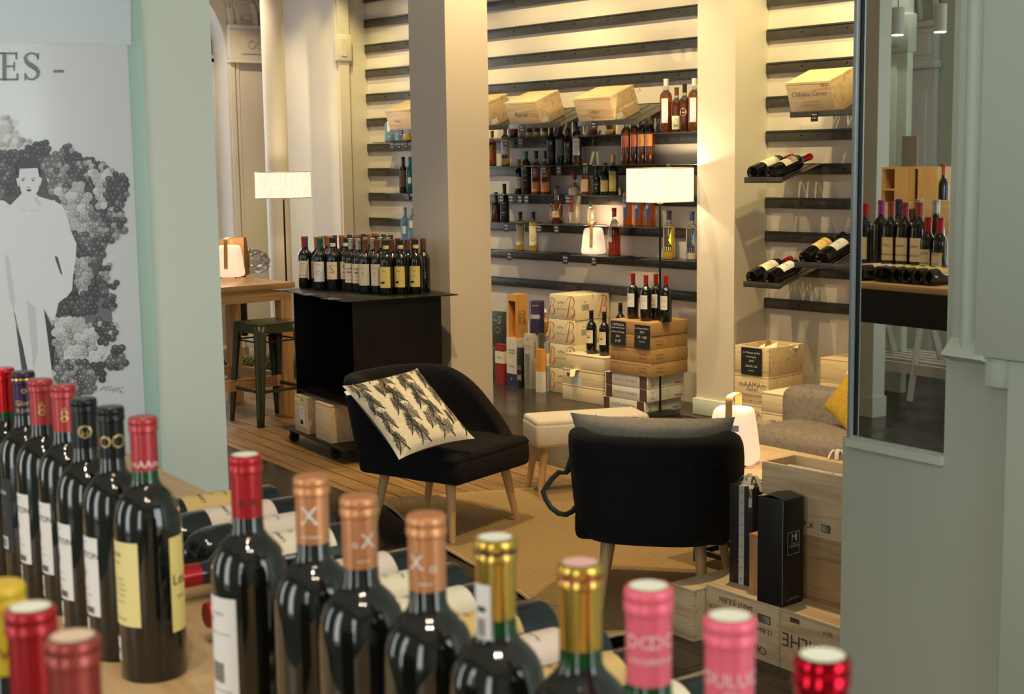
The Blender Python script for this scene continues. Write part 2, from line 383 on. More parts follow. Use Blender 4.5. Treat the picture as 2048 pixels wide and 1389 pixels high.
def window(name, u0, u1, sill, spr, T, th, mull=True, dark=False):
    FR = mat('window_frame_paint', (.62, .66, .66), .4); r = (u1-u0)/2; cx = (u0+u1)/2
    f = MB(); k = 18; v = th-.06
    f.box(u0, u0+.06, v-.03, v+.03, sill, spr, 0, T=T); f.box(u1-.06, u1, v-.03, v+.03, sill, spr, 0, T=T)
    f.box(u0, u1, v-.03, v+.03, sill, sill+.07, 0, T=T); f.box(u0, u1, v-.03, v+.03, spr-.03, spr+.03, 0, T=T)
    if mull: f.box(cx-.025, cx+.025, v-.03, v+.03, sill, spr, 0, T=T)
    rr = min(r, CEIL-spr-.06)
    pts = [T@Vector((cx-(r-.03)*math.cos(PI*i/k), v, spr+(rr-.03)*math.sin(PI*i/k))) for i in range(k+1)]
    f.tube(pts, .03, 6, 0)
    o = struct(name, f, FR)
    g = MB(); arc = [(cx-r*math.cos(PI*i/k), v, spr+rr*math.sin(PI*i/k)) for i in range(k+1)]
    g.poly([(u0, v, sill)]+arc+[(u1, v, sill)][::1], 0, T)
    part('pane', g, pane('window_pane'), o)
    return o
window('window_1', WY0, WY1, .35, WZ, TE, .32)
# mouldings beside and above that window: jamb architrave, capital block and arch bands
b = MB()
b.box(6.60, 6.645, -.03, 0, 0, 2.60, T=TE); b.box(6.665, 6.69, -.02, 0, 0, 2.60, T=TE)
b.box(6.585, 7.16, -.055, 0, 2.60, 2.88, T=TE, bev=.008)
b.box(6.70, 7.10, -.07, -.05, 2.65, 2.82, T=TE, bev=.006); b.box(6.585, 7.16, -.075, 0, 2.87, 2.90, T=TE); b.box(6.585, 7.16, -.075, 0, 2.57, 2.60, T=TE)
for k in range(3):
    b.tube([TE@Vector((6.80+.09*k+.035*math.cos(q), -.075, 2.735+.035*math.sin(q))) for q in [PI*2*i/12 for i in range(13)]], .007, 6)
cx = (WY0+WY1)/2; r = (WY1-WY0)/2
for rr, th in ((r+.05, .03), (r+.12, .02), (r+.30, .03), (r+.36, .02)):
    b.tube([TE@Vector((cx+rr*math.cos(PI*i/28), -.01, WZ+.26+min(rr, 9)*math.sin(PI*i/28)*.93)) for i in range(0, 15)], th, 6)
for i in range(9):
    a = PI*(.03+.05*i); q = TE@Vector((cx+(r+.21)*math.cos(a), -.015, WZ+.26+(r+.21)*math.sin(a)*.93)); b.lathe([(.045, -.01), (.05, 0), (.02, .03)], 10, 0, Matrix.Translation(q))
struct('trim_3', b, WALLM)
# street wall (seen in the mirror) with arched windows, front frame, n = -2.66 and beyond
TS = Matrix.Rotation(AG, 4, 'Z')@Matrix.Translation((0, -2.66, 0))@Matrix.Diagonal((1, -1, 1, 1))
ops = [(-10.6, -9.0, .45, 2.3), (-8.45, -7.40, .45, 2.45), (-5.2, -4.0, .45, 2.45), (-2.2, -1.0, .45, 2.45), (.9, 2.3, .45, 2.45)]
struct('wall_street', archwall('w', -13, 3.4, 0, 0, 0, 0, .34, ops, None, TS), TRIMM)
for i, (u0, u1, s0, sp) in enumerate(ops): window('window_%d' % (i+2), u0, u1, s0, sp, TS, .34)
b = MB()   # panelled pilaster and arch seen in the mirror
b.box(-7.40, -7.09, -.05, 0, 0, 2.30, T=TS, bev=.01); b.box(-7.33, -7.16, -.065, -.04, .4, 2.15, T=TS, bev=.008)
b.box(-7.42, -7.07, -.09, 0, 2.30, 2.36, T=TS, bev=.01); b.box(-7.40, -7.09, -.06, 0, 2.36, 2.60, T=TS, bev=.006); b.box(-7.36, -7.13, -.08, -.05, 2.40, 2.56, T=TS, bev=.008); b.box(-7.42, -7.07, -.09, 0, 2.60, 2.65, T=TS, bev=.01)
b.box(-8.85, -8.45, -.06, 0, 0, 2.5, T=TS, bev=.01); b.box(-8.78, -8.52, -.08, -.05, .4, 2.3, T=TS, bev=.008); b.box(-8.87, -8.43, -.09, 0, 2.5, 2.75, T=TS, bev=.01)
for cxx, r0 in ((-7.925, .525),):
    for rr, th in ((r0+.05, .03), (r0+.14, .02), (r0+.28, .025)):
        b.tube([TS@Vector((cxx+rr*math.cos(PI*i/28), -.02, 2.66+rr*math.sin(PI*i/28))) for i in range(0, 29)], th, 6)
struct('trim_4', b, mat('white_stucco', (.82, .84, .84), .5))
b = MB(); b.box(-6.88, -6.66, -1.86, -1.80, 0, CEIL, bev=.006); b.box(-6.84, -6.74, -1.80, -1.785, .4, 2.3, bev=.006); b.box(-6.90, -6.64, -1.87, -1.78, 2.36, 2.62, bev=.01); b.box(-6.84, -6.72, -1.78, -1.765, 2.40, 2.58, bev=.006)
struct('trim_7', b, TRIMM, (0, 0, 0), AG)
# grey square column seen in the mirror
b = MB(); b.box(-6.37, -6.14, -1.04, -.93, 0, CEIL); b.box(-6.38, -6.13, -1.05, -.92, 0, .13); struct('wall_column_front', b, WALLG, (0, 0, 0), AG)
b = MB(); b.box(3.2, 3.3, -3.2, 7.6, 0, .4); b.box(3.2, 3.3, -3.2, .4, .4, CEIL); b.box(3.2, 3.3, 2.8, 7.6, .4, CEIL); b.box(3.2, 3.3, .4, 2.8, 3.0, CEIL); struct('wall_right', b, WALLG)
# ---------------- mirror wall on the right (front frame, local x=-g, y=n)
b = MB(); YM = 2.98
b.box(-2.752, 1.6, YM, YM+.36, 0, .868)                       # dado below the mirror
b.box(-2.402, 1.6, YM, YM+.36, .868, CEIL)                    # wall right of the mirror
b.box(-2.722, -2.402, YM+.07, YM+.36, .868, CEIL)             # wall behind the mirror
struct('wall_mirror_side', b, WALLG, (0, 0, 0), AG)
b = MB()
b.add([(-2.735, YM-.012, .868), (-2.402, YM-.012, .868), (-2.402, YM-.012, .846), (-2.735, YM-.012, .846), (-2.735, YM+.05, .885), (-2.402, YM+.05, .885), (-2.402, YM, .846), (-2.735, YM, .846)], [(0, 1, 2, 3)[::-1], (0, 4, 5, 1)[::-1], (0, 3, 7, 4), (1, 5, 6, 2)])
struct('trim_5', b, TRIMM, (0, 0, 0), AG)
b = MB()   # rounded pilaster with a stepped foot, and the square jamb beyond it
b.box(-2.372, -2.30, YM-.02, YM, 1.14, CEIL, bev=.006)
b.lathe([(.030, 1.16), (.036, CEIL)], 20, 0, Matrix.Translation((-2.318, YM-.008, 0)))
b.add([(-2.385, YM, 1.125), (-2.25, YM, 1.125), (-2.25, YM-.055, 1.145), (-2.385, YM-.045, 1.145), (-2.372, YM, 1.17), (-2.26, YM, 1.17), (-2.26, YM-.03, 1.19), (-2.372, YM-.02, 1.19)], [(0, 3, 2, 1), (4, 5, 6, 7), (3, 7, 6, 2), (0, 4, 7, 3), (1, 2, 6, 5)])
b.box(-2.282, 1.6, YM-.05, YM, 1.15, CEIL, bev=.012)
b.box(-2.262, -2.19, YM-.028, YM, 1.075, 1.16, bev=.006)
b.box(-2.188, 1.6, YM-.035, YM, 0, 1.15, bev=.005)
struct('trim_6', b, TRIMM, (0, 0, 0), AG)
# ================================================================== MIRROR
t = thing('tall_mirror', 'tall narrow mirror with thin frame set in the pale wall on the right', 'mirror', (0, 0, 0), AG)
m_, nt_, b_ = _mk('mirror_silver'); b_.inputs['Metallic'].default_value = 1; b_.inputs['Roughness'].default_value = .012; b_.inputs['Base Color'].default_value = (.86, .87, .83, 1)
b = MB(); b.box(-2.7135, -2.404, 2.99, 3.01, .878, CEIL-.02); part('mirror_glass', b, m_, t)
b = MB(); b.box(-2.732, -2.719, 2.972, 3.02, .87, CEIL-.01, bev=.002)
b.box(-2.7188, -2.7136, 2.984, 3.01, .878, CEIL-.01, 1); part('frame', b, [mat('grey_frame', (.45, .50, .50), .35, metal=.3), BLACKM], t)
# small motion sensor high on the end wall
_P = onX(525, 36, XE+.03)
b = MB(); b.box(-.0, .05, -.035, .035, -.055, .055, 0, bev=.006); b.box(.05, .058, -.02, .02, -.03, .01, 0, bev=.003)
single('motion_sensor', 'small white motion sensor high in the corner above the far floor lamp', 'sensor', b, mat('sensor_plastic', (.62, .58, .52), .5), (XE, _P.y, _P.z))
# ================================================================== POSTER
b = MB()
px_ = lambda x, y, d=0: (onG(x, y, PB-.018-d).dot(NV), onG(x, y, PB-.018-d).z)
GX = -PB+.018   # local x of the print plane
def pp(x, y, d=0):
    P = onG(x, y, PB-.018); return (GX+d, P.dot(NV), P.z)
n1_ = 1.150
t = thing('grape_poster', 'black and white poster of a pale figure among grapes on the left pillar', 'poster', (0, 0, 0), AG)
b.box(-PB, GX, .72, n1_, .75, 2.6, 0, bev=.002)
b.add([pp(-60, 83, .0006), pp(262, 90, .0006), pp(255, -400, .0006), pp(-60, -400, .0006)], [(0, 1, 2, 3)], 1)  # grey-blue top band: reflected glare painted into the poster colour
part('poster_panel', b, [mat('poster_stock', (.74, .75, .76), .22), mat('poster_glare', (.58, .63, .66), .22)], t)
G = [mat('print_grey_%d' % i, (c, c*.97, c*.98), .35) for i, c in enumerate((.025, .06, .13, .24, .38, .55, .75))]
b = MB(); rnd = random.Random(5)
def inpoly(x, y, P):
    c = False; j = len(P)-1
    for i in range(len(P)):
        if (P[i][1] > y) != (P[j][1] > y) and x < (P[j][0]-P[i][0])*(y-P[i][1])/(P[j][1]-P[i][1])+P[i][0]: c = not c
        j = i
    return c
def circ(x, y, r, m, d):
    b.add([pp(x+r*math.cos(2*PI*k/14), y+r*math.sin(2*PI*k/14), d) for k in range(14)], [tuple(range(14))], m)
BACK = [([(-25, 300), (45, 325), (80, 325), (110, 400), (20, 410), (-25, 395)], 1), ([(85, 310), (130, 330), (180, 350), (235, 370), (240, 440), (210, 500), (190, 600), (150, 640), (120, 600), (110, 400)], 1),
        ([(105, 600), (215, 560), (225, 640), (190, 770), (150, 775), (105, 740)], 2), ([(82, 610), (112, 668), (104, 745)], 0), ([(28, 640), (45, 690), (60, 745), (20, 745)], 1)]
dd = .0009
for P_, m in BACK: b.add([pp(x, y, dd) for x, y in P_], [tuple(range(len(P_)))], m)
ZN = [([(-10, 262), (5, 228), (25, 235), (45, 275), (38, 310), (-10, 312)], (5, 6, 5, 4), 6.5), ([(35, 285), (60, 262), (62, 300), (35, 320)], (4, 5, 3), 7), ([(40, 300), (70, 278), (104, 288), (95, 330), (30, 345), (-15, 345), (-15, 305)], (0, 0, 1), 6.5),
      ([(-15, 330), (30, 330), (30, 390), (-15, 395)], (0, 1, 2), 6.5), ([(80, 320), (130, 300), (150, 330), (150, 370), (100, 385), (88, 350)], (2, 3, 2, 1), 7.5),
      ([(125, 292), (140, 285), (165, 320), (205, 350), (200, 375), (150, 365), (128, 330)], (0, 0, 3, 1), 6), ([(165, 318), (200, 318), (232, 345), (235, 360), (190, 370)], (3, 4, 0), 6),
      ([(180, 345), (225, 345), (220, 410), (195, 420)], (4, 5, 4), 7), ([(110, 370), (165, 370), (180, 400), (185, 440), (160, 470), (135, 455), (120, 410)], (4, 3, 4, 5), 8.5),
      ([(205, 365), (235, 340), (262, 365), (250, 400), (248, 430), (215, 430)], (0, 0, 0, 2, 1), 7), ([(180, 420), (250, 420), (250, 460), (215, 490), (165, 485)], (1, 2, 3, 0), 7.5),
      ([(150, 470), (215, 470), (205, 520), (160, 530)], (0, 1, 1, 2), 7), ([(150, 515), (175, 510), (185, 560), (165, 600), (145, 570)], (4, 3, 3), 7.5),
      ([(200, 530), (225, 530), (215, 560), (190, 570)], (0, 1, 3), 6.5), ([(195, 565), (235, 565), (232, 580), (195, 580)], (0, 1), 6), ([(205, 585), (232, 585), (230, 620), (205, 615)], (0, 1, 2), 6),
      ([(115, 600), (150, 590), (200, 570), (195, 620), (150, 640), (118, 640)], (0, 0, 1), 6.5), ([(110, 640), (150, 630), (180, 650), (215, 700), (190, 725), (120, 720), (105, 690)], (4, 5, 3, 4, 5), 8),
      ([(185, 640), (235, 640), (235, 680), (200, 690)], (0, 1, 4, 1), 6.5), ([(215, 700), (240, 685), (252, 735), (215, 735)], (0, 1, 2), 7), ([(182, 725), (215, 722), (205, 762), (185, 758)], (0, 0), 6.5),
      ([(105, 720), (180, 715), (185, 770), (160, 790), (115, 765)], (1, 2, 3, 1), 7.5), ([(165, 755), (190, 755), (190, 785), (165, 790)], (1, 2), 7)]
for P_, ms, r in ZN:
    xs = [q[0] for q in P_]; ys = [q[1] for q in P_]; y = min(ys); row = 0
    while y <= max(ys):
        x = min(xs)+(r*.8 if row % 2 else 0)
        while x <= max(xs):
            xx = x+rnd.uniform(-2, 2); yy = y+rnd.uniform(-2, 2)
            if inpoly(xx, yy, P_):
                m = rnd.choice(ms); dd += .0000035; rr = r*rnd.uniform(.85, 1.12)
                circ(xx, yy, rr, min(m+1, 6) if m > 2 else m, .001+dd); circ(xx+.3, yy+.3, rr*.80, m, .001+dd+.0000012); 
                circ(xx-rr*.15, yy-rr*.3, rr*.2, min(m+3, 6), .001+dd+.0000024)
            x += r*1.55
        y += r*1.4; row += 1
part('grape_print', b, G, t, smooth=0)
b = MB(); e = .0042
SK = mat('print_pale_skin', (.70, .71, .73), .3); SK2 = mat('print_skin_shade', (.56, .56, .60), .3)
def pl(P_, m, d): b.add([pp(x, y, e+d) for x, y in P_], [tuple(range(len(P_)))], m)
pl([(-30, 398), (-5, 400), (8, 402), (20, 412), (10, 560), (25, 610), (45, 760), (-30, 760)], 0, 0)
pl([(36, 358), (38, 338), (74, 336), (78, 358), (76, 380), (66, 395), (44, 393), (40, 380)], 0, .0004)
pl([(31, 357), (36, 356), (38, 374), (34, 372)], 0, .0003); pl([(78, 355), (83, 356), (80, 370), (76, 374)], 0, .0003)
pl([(44, 385), (68, 385), (76, 393), (110, 403), (124, 412), (132, 430), (140, 460), (152, 488), (150, 520), (145, 550), (143, 580), (132, 595), (118, 600), (112, 590), (100, 560), (108, 655), (100, 650), (82, 612), (70, 620), (30, 615), (12, 560), (8, 440), (14, 415), (30, 400), (42, 393)][:13]+[(128, 596), (116, 606), (108, 640), (100, 640), (82, 610), (25, 622), (5, 560), (6, 450), (12, 418), (32, 398)], 0, .0002)
pl([(22, 600), (84, 600), (92, 660), (106, 770), (60, 770), (44, 690)], 0, .0003)
pl([(36, 340), (34, 352), (31, 335), (36, 322), (52, 316), (72, 318), (81, 330), (80, 352), (76, 338), (70, 335), (40, 336)], 3, .0006)
for x0, x1, y in ((41, 50, 357), (61, 70, 357)): pl([(x0, y), (x1, y-1.5), (x1, y+.6), (x0, y+1.5)], 4, .0007)
for x in (45, 65): pl([(x-4, 361), (x, 359.5), (x+4, 361), (x, 362.6)], 3, .0007)
pl([(52, 374), (60, 374), (56, 377)], 4, .0007); pl([(50, 380), (56, 378.5), (63, 380), (57, 384)], 3, .0007)
pl([(108, 512), (114, 514), (124, 550), (120, 548), (110, 520)], 3, .0007); pl([(66, 394), (74, 396), (82, 408), (78, 412), (68, 402)], 1, .0005)
pl([(38, 418), (52, 420), (52, 422), (38, 420)], 1, .0006); pl([(58, 421), (74, 419), (74, 421), (58, 423)], 1, .0006)
pl([(8, 510), (16, 512), (30, 600), (26, 620), (18, 600)], 1, .0005); pl([(52, 600), (70, 615), (75, 700), (66, 740), (60, 680)], 1, .0005)
part('figure_print', b, [SK, SK2, SK, G[0], G[3]], t, smooth=0)
b = MB(); LT = mat('print_lettering', (.14, .13, .13), .3)
def pbox(x0, y0, x1, y1): pl([(x0, y0), (x1, y0), (x1, y1), (x0, y1)], 0, 0)
e = .003
pbox(-3, 105, 5, 108); pbox(5, 105, 12, 161); pbox(-1, 105, 34, 108.5); pbox(-1, 157, 35, 161); pbox(12, 131, 28, 134.5); pbox(31, 105, 34, 119); pbox(33, 147, 36.5, 161); pbox(27, 124, 29.5, 142)
pbox(107, 140, 127, 145)
S_ = []; 
for i in range(25):
    a = i/24.0
    if a < .5: q = PI*.28-a*2*PI*1.22+0; S_.append((63+13.5*math.cos(q), 119-12.5*math.sin(q)*(1)))
pts = [(76, 116), (72, 109), (64, 106), (55, 108), (50.5, 114), (51, 121), (57, 128), (66, 133), (74, 139), (77, 147), (73, 155), (64, 159.5), (55, 157), (50, 149)]
for i in range(len(pts)-1):
    (x0, y0), (x1, y1) = pts[i], pts[i+1]; w = 1.5+3.0*math.exp(-((i-6.3)/2.6)**2); d = math.hypot(x1-x0, y1-y0); nx, ny = -(y1-y0)/d*w, (x1-x0)/d*w
    pl([(x0-nx, y0-ny), (x1-nx, y1-ny), (x1+nx, y1+ny), (x0+nx, y0+ny)], 0, .00002*i)
pbox(74.5, 106, 77, 120); pbox(49, 146, 51.5, 161)
for i in range(22):
    x = 200+i*2; y = 778+3*math.sin(i*1.7)+rnd.uniform(-3, 3)+i*.12; pl([(x, y), (x+2.6, y-3), (x+3.2, y-2.4), (x+.8, y+1)], 0, .00003*i)
pl([(240, 785), (246, 785.6), (246, 786.6), (240, 786)], 0, 0)
part('lettering', b, LT, t, smooth=0)
# ================================================================== RAILS on the back wall
ZR = [.76+.2125*k for k in range(12)]; ZR = [.762, .977, 1.190, 1.403, 1.614, 1.822, 2.036, 2.246, 2.452, 2.661, 2.870, 3.080]
def rail(x0, x1, zt, label, grp):
    b = MB(); b.box(x0, x1, YW-.030, YW, zt-.064, zt, 0, bev=.002); b.box(x0+.01, x1, YW-.036, YW-.029, zt-.006, zt+.004, 0)
    x = x0+.28
    while x < x1-.05:
        b.lathe([(.007, 0), (.005, .004)], 8, 1, Matrix.Translation((x, YW-.030, zt-.030))@Matrix.Rotation(PI/2, 4, 'X')); x += .333
    return single('display_rail', label, 'rail', b, [STEEL, BLACKM], group=grp)
ordn = ['lowest', 'second', 'third', 'fourth', 'fifth', 'sixth', 'seventh', 'eighth', 'ninth', 'tenth', 'eleventh', 'twelfth']
for k, z in enumerate(ZR):
    rail(-10.165, -6.13, z, '%s long black metal rail from the floor on the wall behind the shelves of spirits' % ordn[k], 'long rails on the back wall')
    if k != 9 and z < 2.5 or k in (8, 9, 10, 11):
        rail(-5.815, -4.2, z, '%s short black rail from the floor in the bay right of the lit pier' % ordn[k], 'short rails in the right bay')
# ================================================================== BOTTLES
def bprof(h, r, rn, hs, hn, seg=6):
    """outline: foot, body to hs, shoulder curve to neck at hn, neck up to h"""
    P = [(r*.55, .012), (r*.78, .003), (r*.93, 0), (r, .007), (r, hs*.5), (r, hs)]
    for u, f in ((.15, .995), (.32, .965), (.47, .90), (.60, .79), (.70, .66), (.78, .50), (.84, .36), (.90, .22), (.96, .115), (1.04, .045)):
        P.append((rn+(r-rn)*f, hs+(hn-hs)*u))
    P += [(rn, hn+(h-hn)*.35), (rn*.97, h-.016), (rn*1.08, h-.015), (rn*1.08, h-.004), (rn*.98, h)]
    return P
BM = {}
def body_mesh(kind, seg=24):
    if (kind, seg) in BM: return BM[(kind, seg)]
    K = {'bordeaux': (.30, .0375, .0145, .170, .226), 'small': (.24, .031, .0135, .125, .175), 'tall': (.33, .039, .0145, .205, .26), 'round': (.26, .046, .016, .10, .19), 'burgundy': (.30, .041, .0145, .12, .23), 'sloped': (.31, .036, .0145, .20, .25), 'squat': (.27, .050, .017, .15, .18), 'magnum': (.35, .045, .016, .21, .27)}[kind]
    b = MB(); b.lathe(bprof(*K), seg, 0); BM[(kind, seg)] = (b, K); return BM[(kind, seg)]
def bottle(name, label, cat, kind, loc, glass, cap, lab=None, back=None, rz=0, seg=24, top=None, caplen=.06, group=None, rot=None, scale=1, fill=None, neckglass=None, sticker=None, capart=None, ring=None, cork=False, sealtop=None):
    """lab / back: dict(z0, z1, half angle, mat, marks=[(text, size, z, mat, da)], a=centre angle)"""
    t = thing(name, label, cat, loc, rz, group, rot)
    if scale != 1: t.scale = (scale,)*3
    mb, (h, r, rn, hs, hn) = body_mesh(kind, seg)
    key = ('b', kind, seg, glass.name, fill.name if fill else '', neckglass.name if neckglass else '')
    if key not in BM:
        b = MB(); P = bprof(h, r, rn, hs, hn); ms = []
        for j in range(len(P)-1):
            z = (P[j][1]+P[j+1][1])/2
            ms.append(1 if (fill and .008 < z < hs+(hn-hs)*.55) or (neckglass and hn+.0 < z < hn+.03) else 0)
        b.lathe(P, seg, ms); BM[key] = b.mesh('glass', [glass, fill or neckglass or glass])
    link('glass', BM[key], t)
    key = ('c', kind, seg, cap.name, caplen, cork, sealtop.name if sealtop else '', str(capart), ring.name if ring else '')
    if key not in BM:
        b = MB(); c = rn+.0007
        if cork: b.lathe([(c*1.25, h-.002), (c*1.3, h), (c*1.3, h+.018), (c*1.15, h+.021)], seg, 0)
        else:
            P = [(c, h-caplen), (c, h-.0165), (c*1.09, h-.015), (c*1.09, h-.010), (c*1.05, h-.009), (c*1.05, h-.0075), (c*1.09, h-.0065), (c*1.07, h-.0015), (c*.97, h+.0006)]
            b.lathe(P, seg, [0]*3+[2 if ring else 0]*2+[0]*3)
            if sealtop: b.disc(0, 0, h+.0011, c*.82, 1, seg=20); b.add([(c*.86*math.cos(2*PI*k/20)*q, c*.86*math.sin(2*PI*k/20)*q, h+.0009) for q in (1.0, .78) for k in range(20)], [(k, (k+1) % 20, 20+(k+1) % 20, 20+k) for k in range(20)], 3)
            for art in (capart or ()):
                tx, sz, z, mi, a0 = art
                b.text(tx, sz, mi, None, lambda x, y: ((c+.0005)*math.cos(a0+x/c), (c+.0005)*math.sin(a0+x/c), h-z+y))
        BM[key] = b.mesh('capsule', [cap, sealtop or cap, ring or cap, mat('seal_green', (.25, .5, .36), .5), WHITEI, GOLDI, INK, mat('pale_pink_ink', (.82, .62, .60), .5)])
    o = link('cork' if cork else 'capsule', BM[key], t)
    for nm, L in (('label', lab), ('back_label', back), ('price_sticker', sticker)):
        if not L: continue
        key = (nm, kind, str(L))
        if key not in BM:
            b = MB(); rr = (L.get('r') or r)+.0004; a0 = L.get('a', 0); ha = L['ha']
            b.curvedpatch(rr, a0-ha, a0+ha, L['z0'], L['z1'], 0, 10 if seg > 16 else 6)
            for mk in L.get('marks', ()):
                if mk[0] == '#':      # solid block: a-offset, half width (m), z0, z1, ink
                    _, da, w, z0, z1, mi = mk; b.curvedpatch(rr+.0003, a0+da/rr-w/rr, a0+da/rr+w/rr, z0, z1, mi, 3)
                elif mk[0] == 'bars':
                    _, da, w, z0, z1, mi = mk
                    for q in range(9): xq = da-w+2*w*q/9; b.curvedpatch(rr+.0003, a0+xq/rr, a0+(xq+w*.12)/rr, z0, z1, mi, 1)
                elif mk[0] == 'ring':
                    _, da, rad, z, w, mi = mk
                    vs = [((rr+.0003)*math.cos(a0+(da+q*math.cos(2*PI*k/16))/rr), (rr+.0003)*math.sin(a0+(da+q*math.cos(2*PI*k/16))/rr), z+q*math.sin(2*PI*k/16)) for q in (rad, rad-w) for k in range(16)]
                    b.add(vs, [(k, (k+1) % 16, 16+(k+1) % 16, 16+k) for k in range(16)], mi)
                elif mk[0] == 'disc':
                    _, da, rad, z, mi = mk
                    b.add([((rr+.0003)*math.cos(a0+(da+rad*math.cos(2*PI*k/12))/rr), (rr+.0003)*math.sin(a0+(da+rad*math.cos(2*PI*k/12))/rr), z+rad*math.sin(2*PI*k/12)) for k in range(12)], [tuple(range(12))], mi)
                elif mk[0] == 'tri':
                    _, pts, mi = mk
                    b.add([((rr+.0004)*math.cos(a0+x/rr), (rr+.0004)*math.sin(a0+x/rr), z) for x, z in pts], [tuple(range(len(pts)))], mi)
                else:
                    tx, sz, z, mi, da = mk
                    b.text(tx, sz, mi, None, lambda x, y: ((rr+.0004)*math.cos(a0+(x+da)/rr), (rr+.0004)*math.sin(a0+(x+da)/rr), z+y))
            BM[key] = b.mesh(nm, [L['mat'], INK, INKG, INKR, GOLDI, INKB, WHITEI, mat('orange_print', (.85, .30, .04), .5), mat('blue_print', (.10, .32, .62), .5), mat('lime_print', (.72, .80, .06), .5), mat('navy_print', (.02, .03, .09), .5)])
        link(nm, BM[key], t)
    return t
def face_angle(loc, off=0):          # local +x turned toward the camera, then off degrees
    return math.atan2(-loc[1], -loc[0])+R_(off)
# ------------------------------------------------------------------ DISPLAY TABLE IN FRONT
TZ = 1.07
def display_table(g0, g1, n0, n1, label, leg=True):
    t = thing('display_table', label, 'table', gn(0, 0, 0), AG)
    b = MB(); b.box(-g1, -g0, n0, n1, TZ-.03, TZ, 0, bev=.003); part('tabletop', b, TABW, t)
    b = MB(); b.box(-g1+.02, -g0-.02, n0+.02, n0+.05, TZ-.19, TZ-.0301, 0); b.box(-g1+.02, -g0-.02, n1-.05, n1-.02, TZ-.19, TZ-.0301, 0)
    b.box(-g1+.02, -g1+.05, n0+.0505, n1-.0505, TZ-.19, TZ-.0301, 0); b.box(-g0-.05, -g0-.02, n0+.0505, n1-.0505, TZ-.19, TZ-.0301, 0); part('apron', b, BLACKM, t)
    for x in (-g1+.14, -g0-.14):
        for y in (n0+.12, n1-.12):
            b = MB(); b.box(x-.03, x+.03, y-.03, y+.03, 0, TZ-.03, 0, bev=.004); part('leg', b, BLACKM, t)
    return t
display_table(-.45, 3.22, .14, .945, 'wooden display table crowded with bottles in the near foreground')
# capsules
CP = lambda n, c, r=.28, m=.35: mat(n, c, r, metal=m)
cRED = CP('capsule_red', (.42, .015, .02)); cREDs = CP('capsule_red_shiny', (.62, .015, .02), .18, .7); cPUR = CP('capsule_dark_purple', (.03, .012, .05)); cCRED = CP('capsule_brick', (.40, .045, .05))
cBLK = CP('capsule_black', (.012, .013, .016), .25); cCOP = CP('capsule_copper', (.62, .27, .12), .35, .5); cGOLD = CP('capsule_gold', (.66, .42, .08), .22, .9)
cPNK = CP('capsule_pink', (.78, .13, .20), .4, .2); cMET = CP('capsule_metallic_crimson', (.45, .005, .02), .12, .9); cBRN = CP('capsule_redbrown', (.32, .05, .04)); cYEL = CP('capsule_yellow', (.70, .48, .03), .4, .1)
SEALW = mat('seal_print', (.78, .84, .74), .5)
WH = lambda txt: dict(z0=.055, z1=.150, ha=.62, a=0, mat=PAPER, marks=[('LANGOA', .0045, .143, 2, -.006), (txt, .0115, .128, 1, .002), ('disc', -.008, .005, .105, 2), ('ring', -.008, .007, .105, .001, 2), ('grand cru', .004, .088, 2, -.002), ('contient sulfites', .0036, .080, 2, 0), ('750 ml', .004, .070, 2, 0), ('bars', .006, .009, .058, .066, 1)])
STK = dict(z0=.022, z1=.050, ha=.26, a=-.25, mat=mat('price_paper', (.86, .86, .86), .5), marks=[('19,80', .008, .034, 1, 0)])
NB = math.atan2(-NV.y, -NV.x)   # direction of -N: the back labels face this way
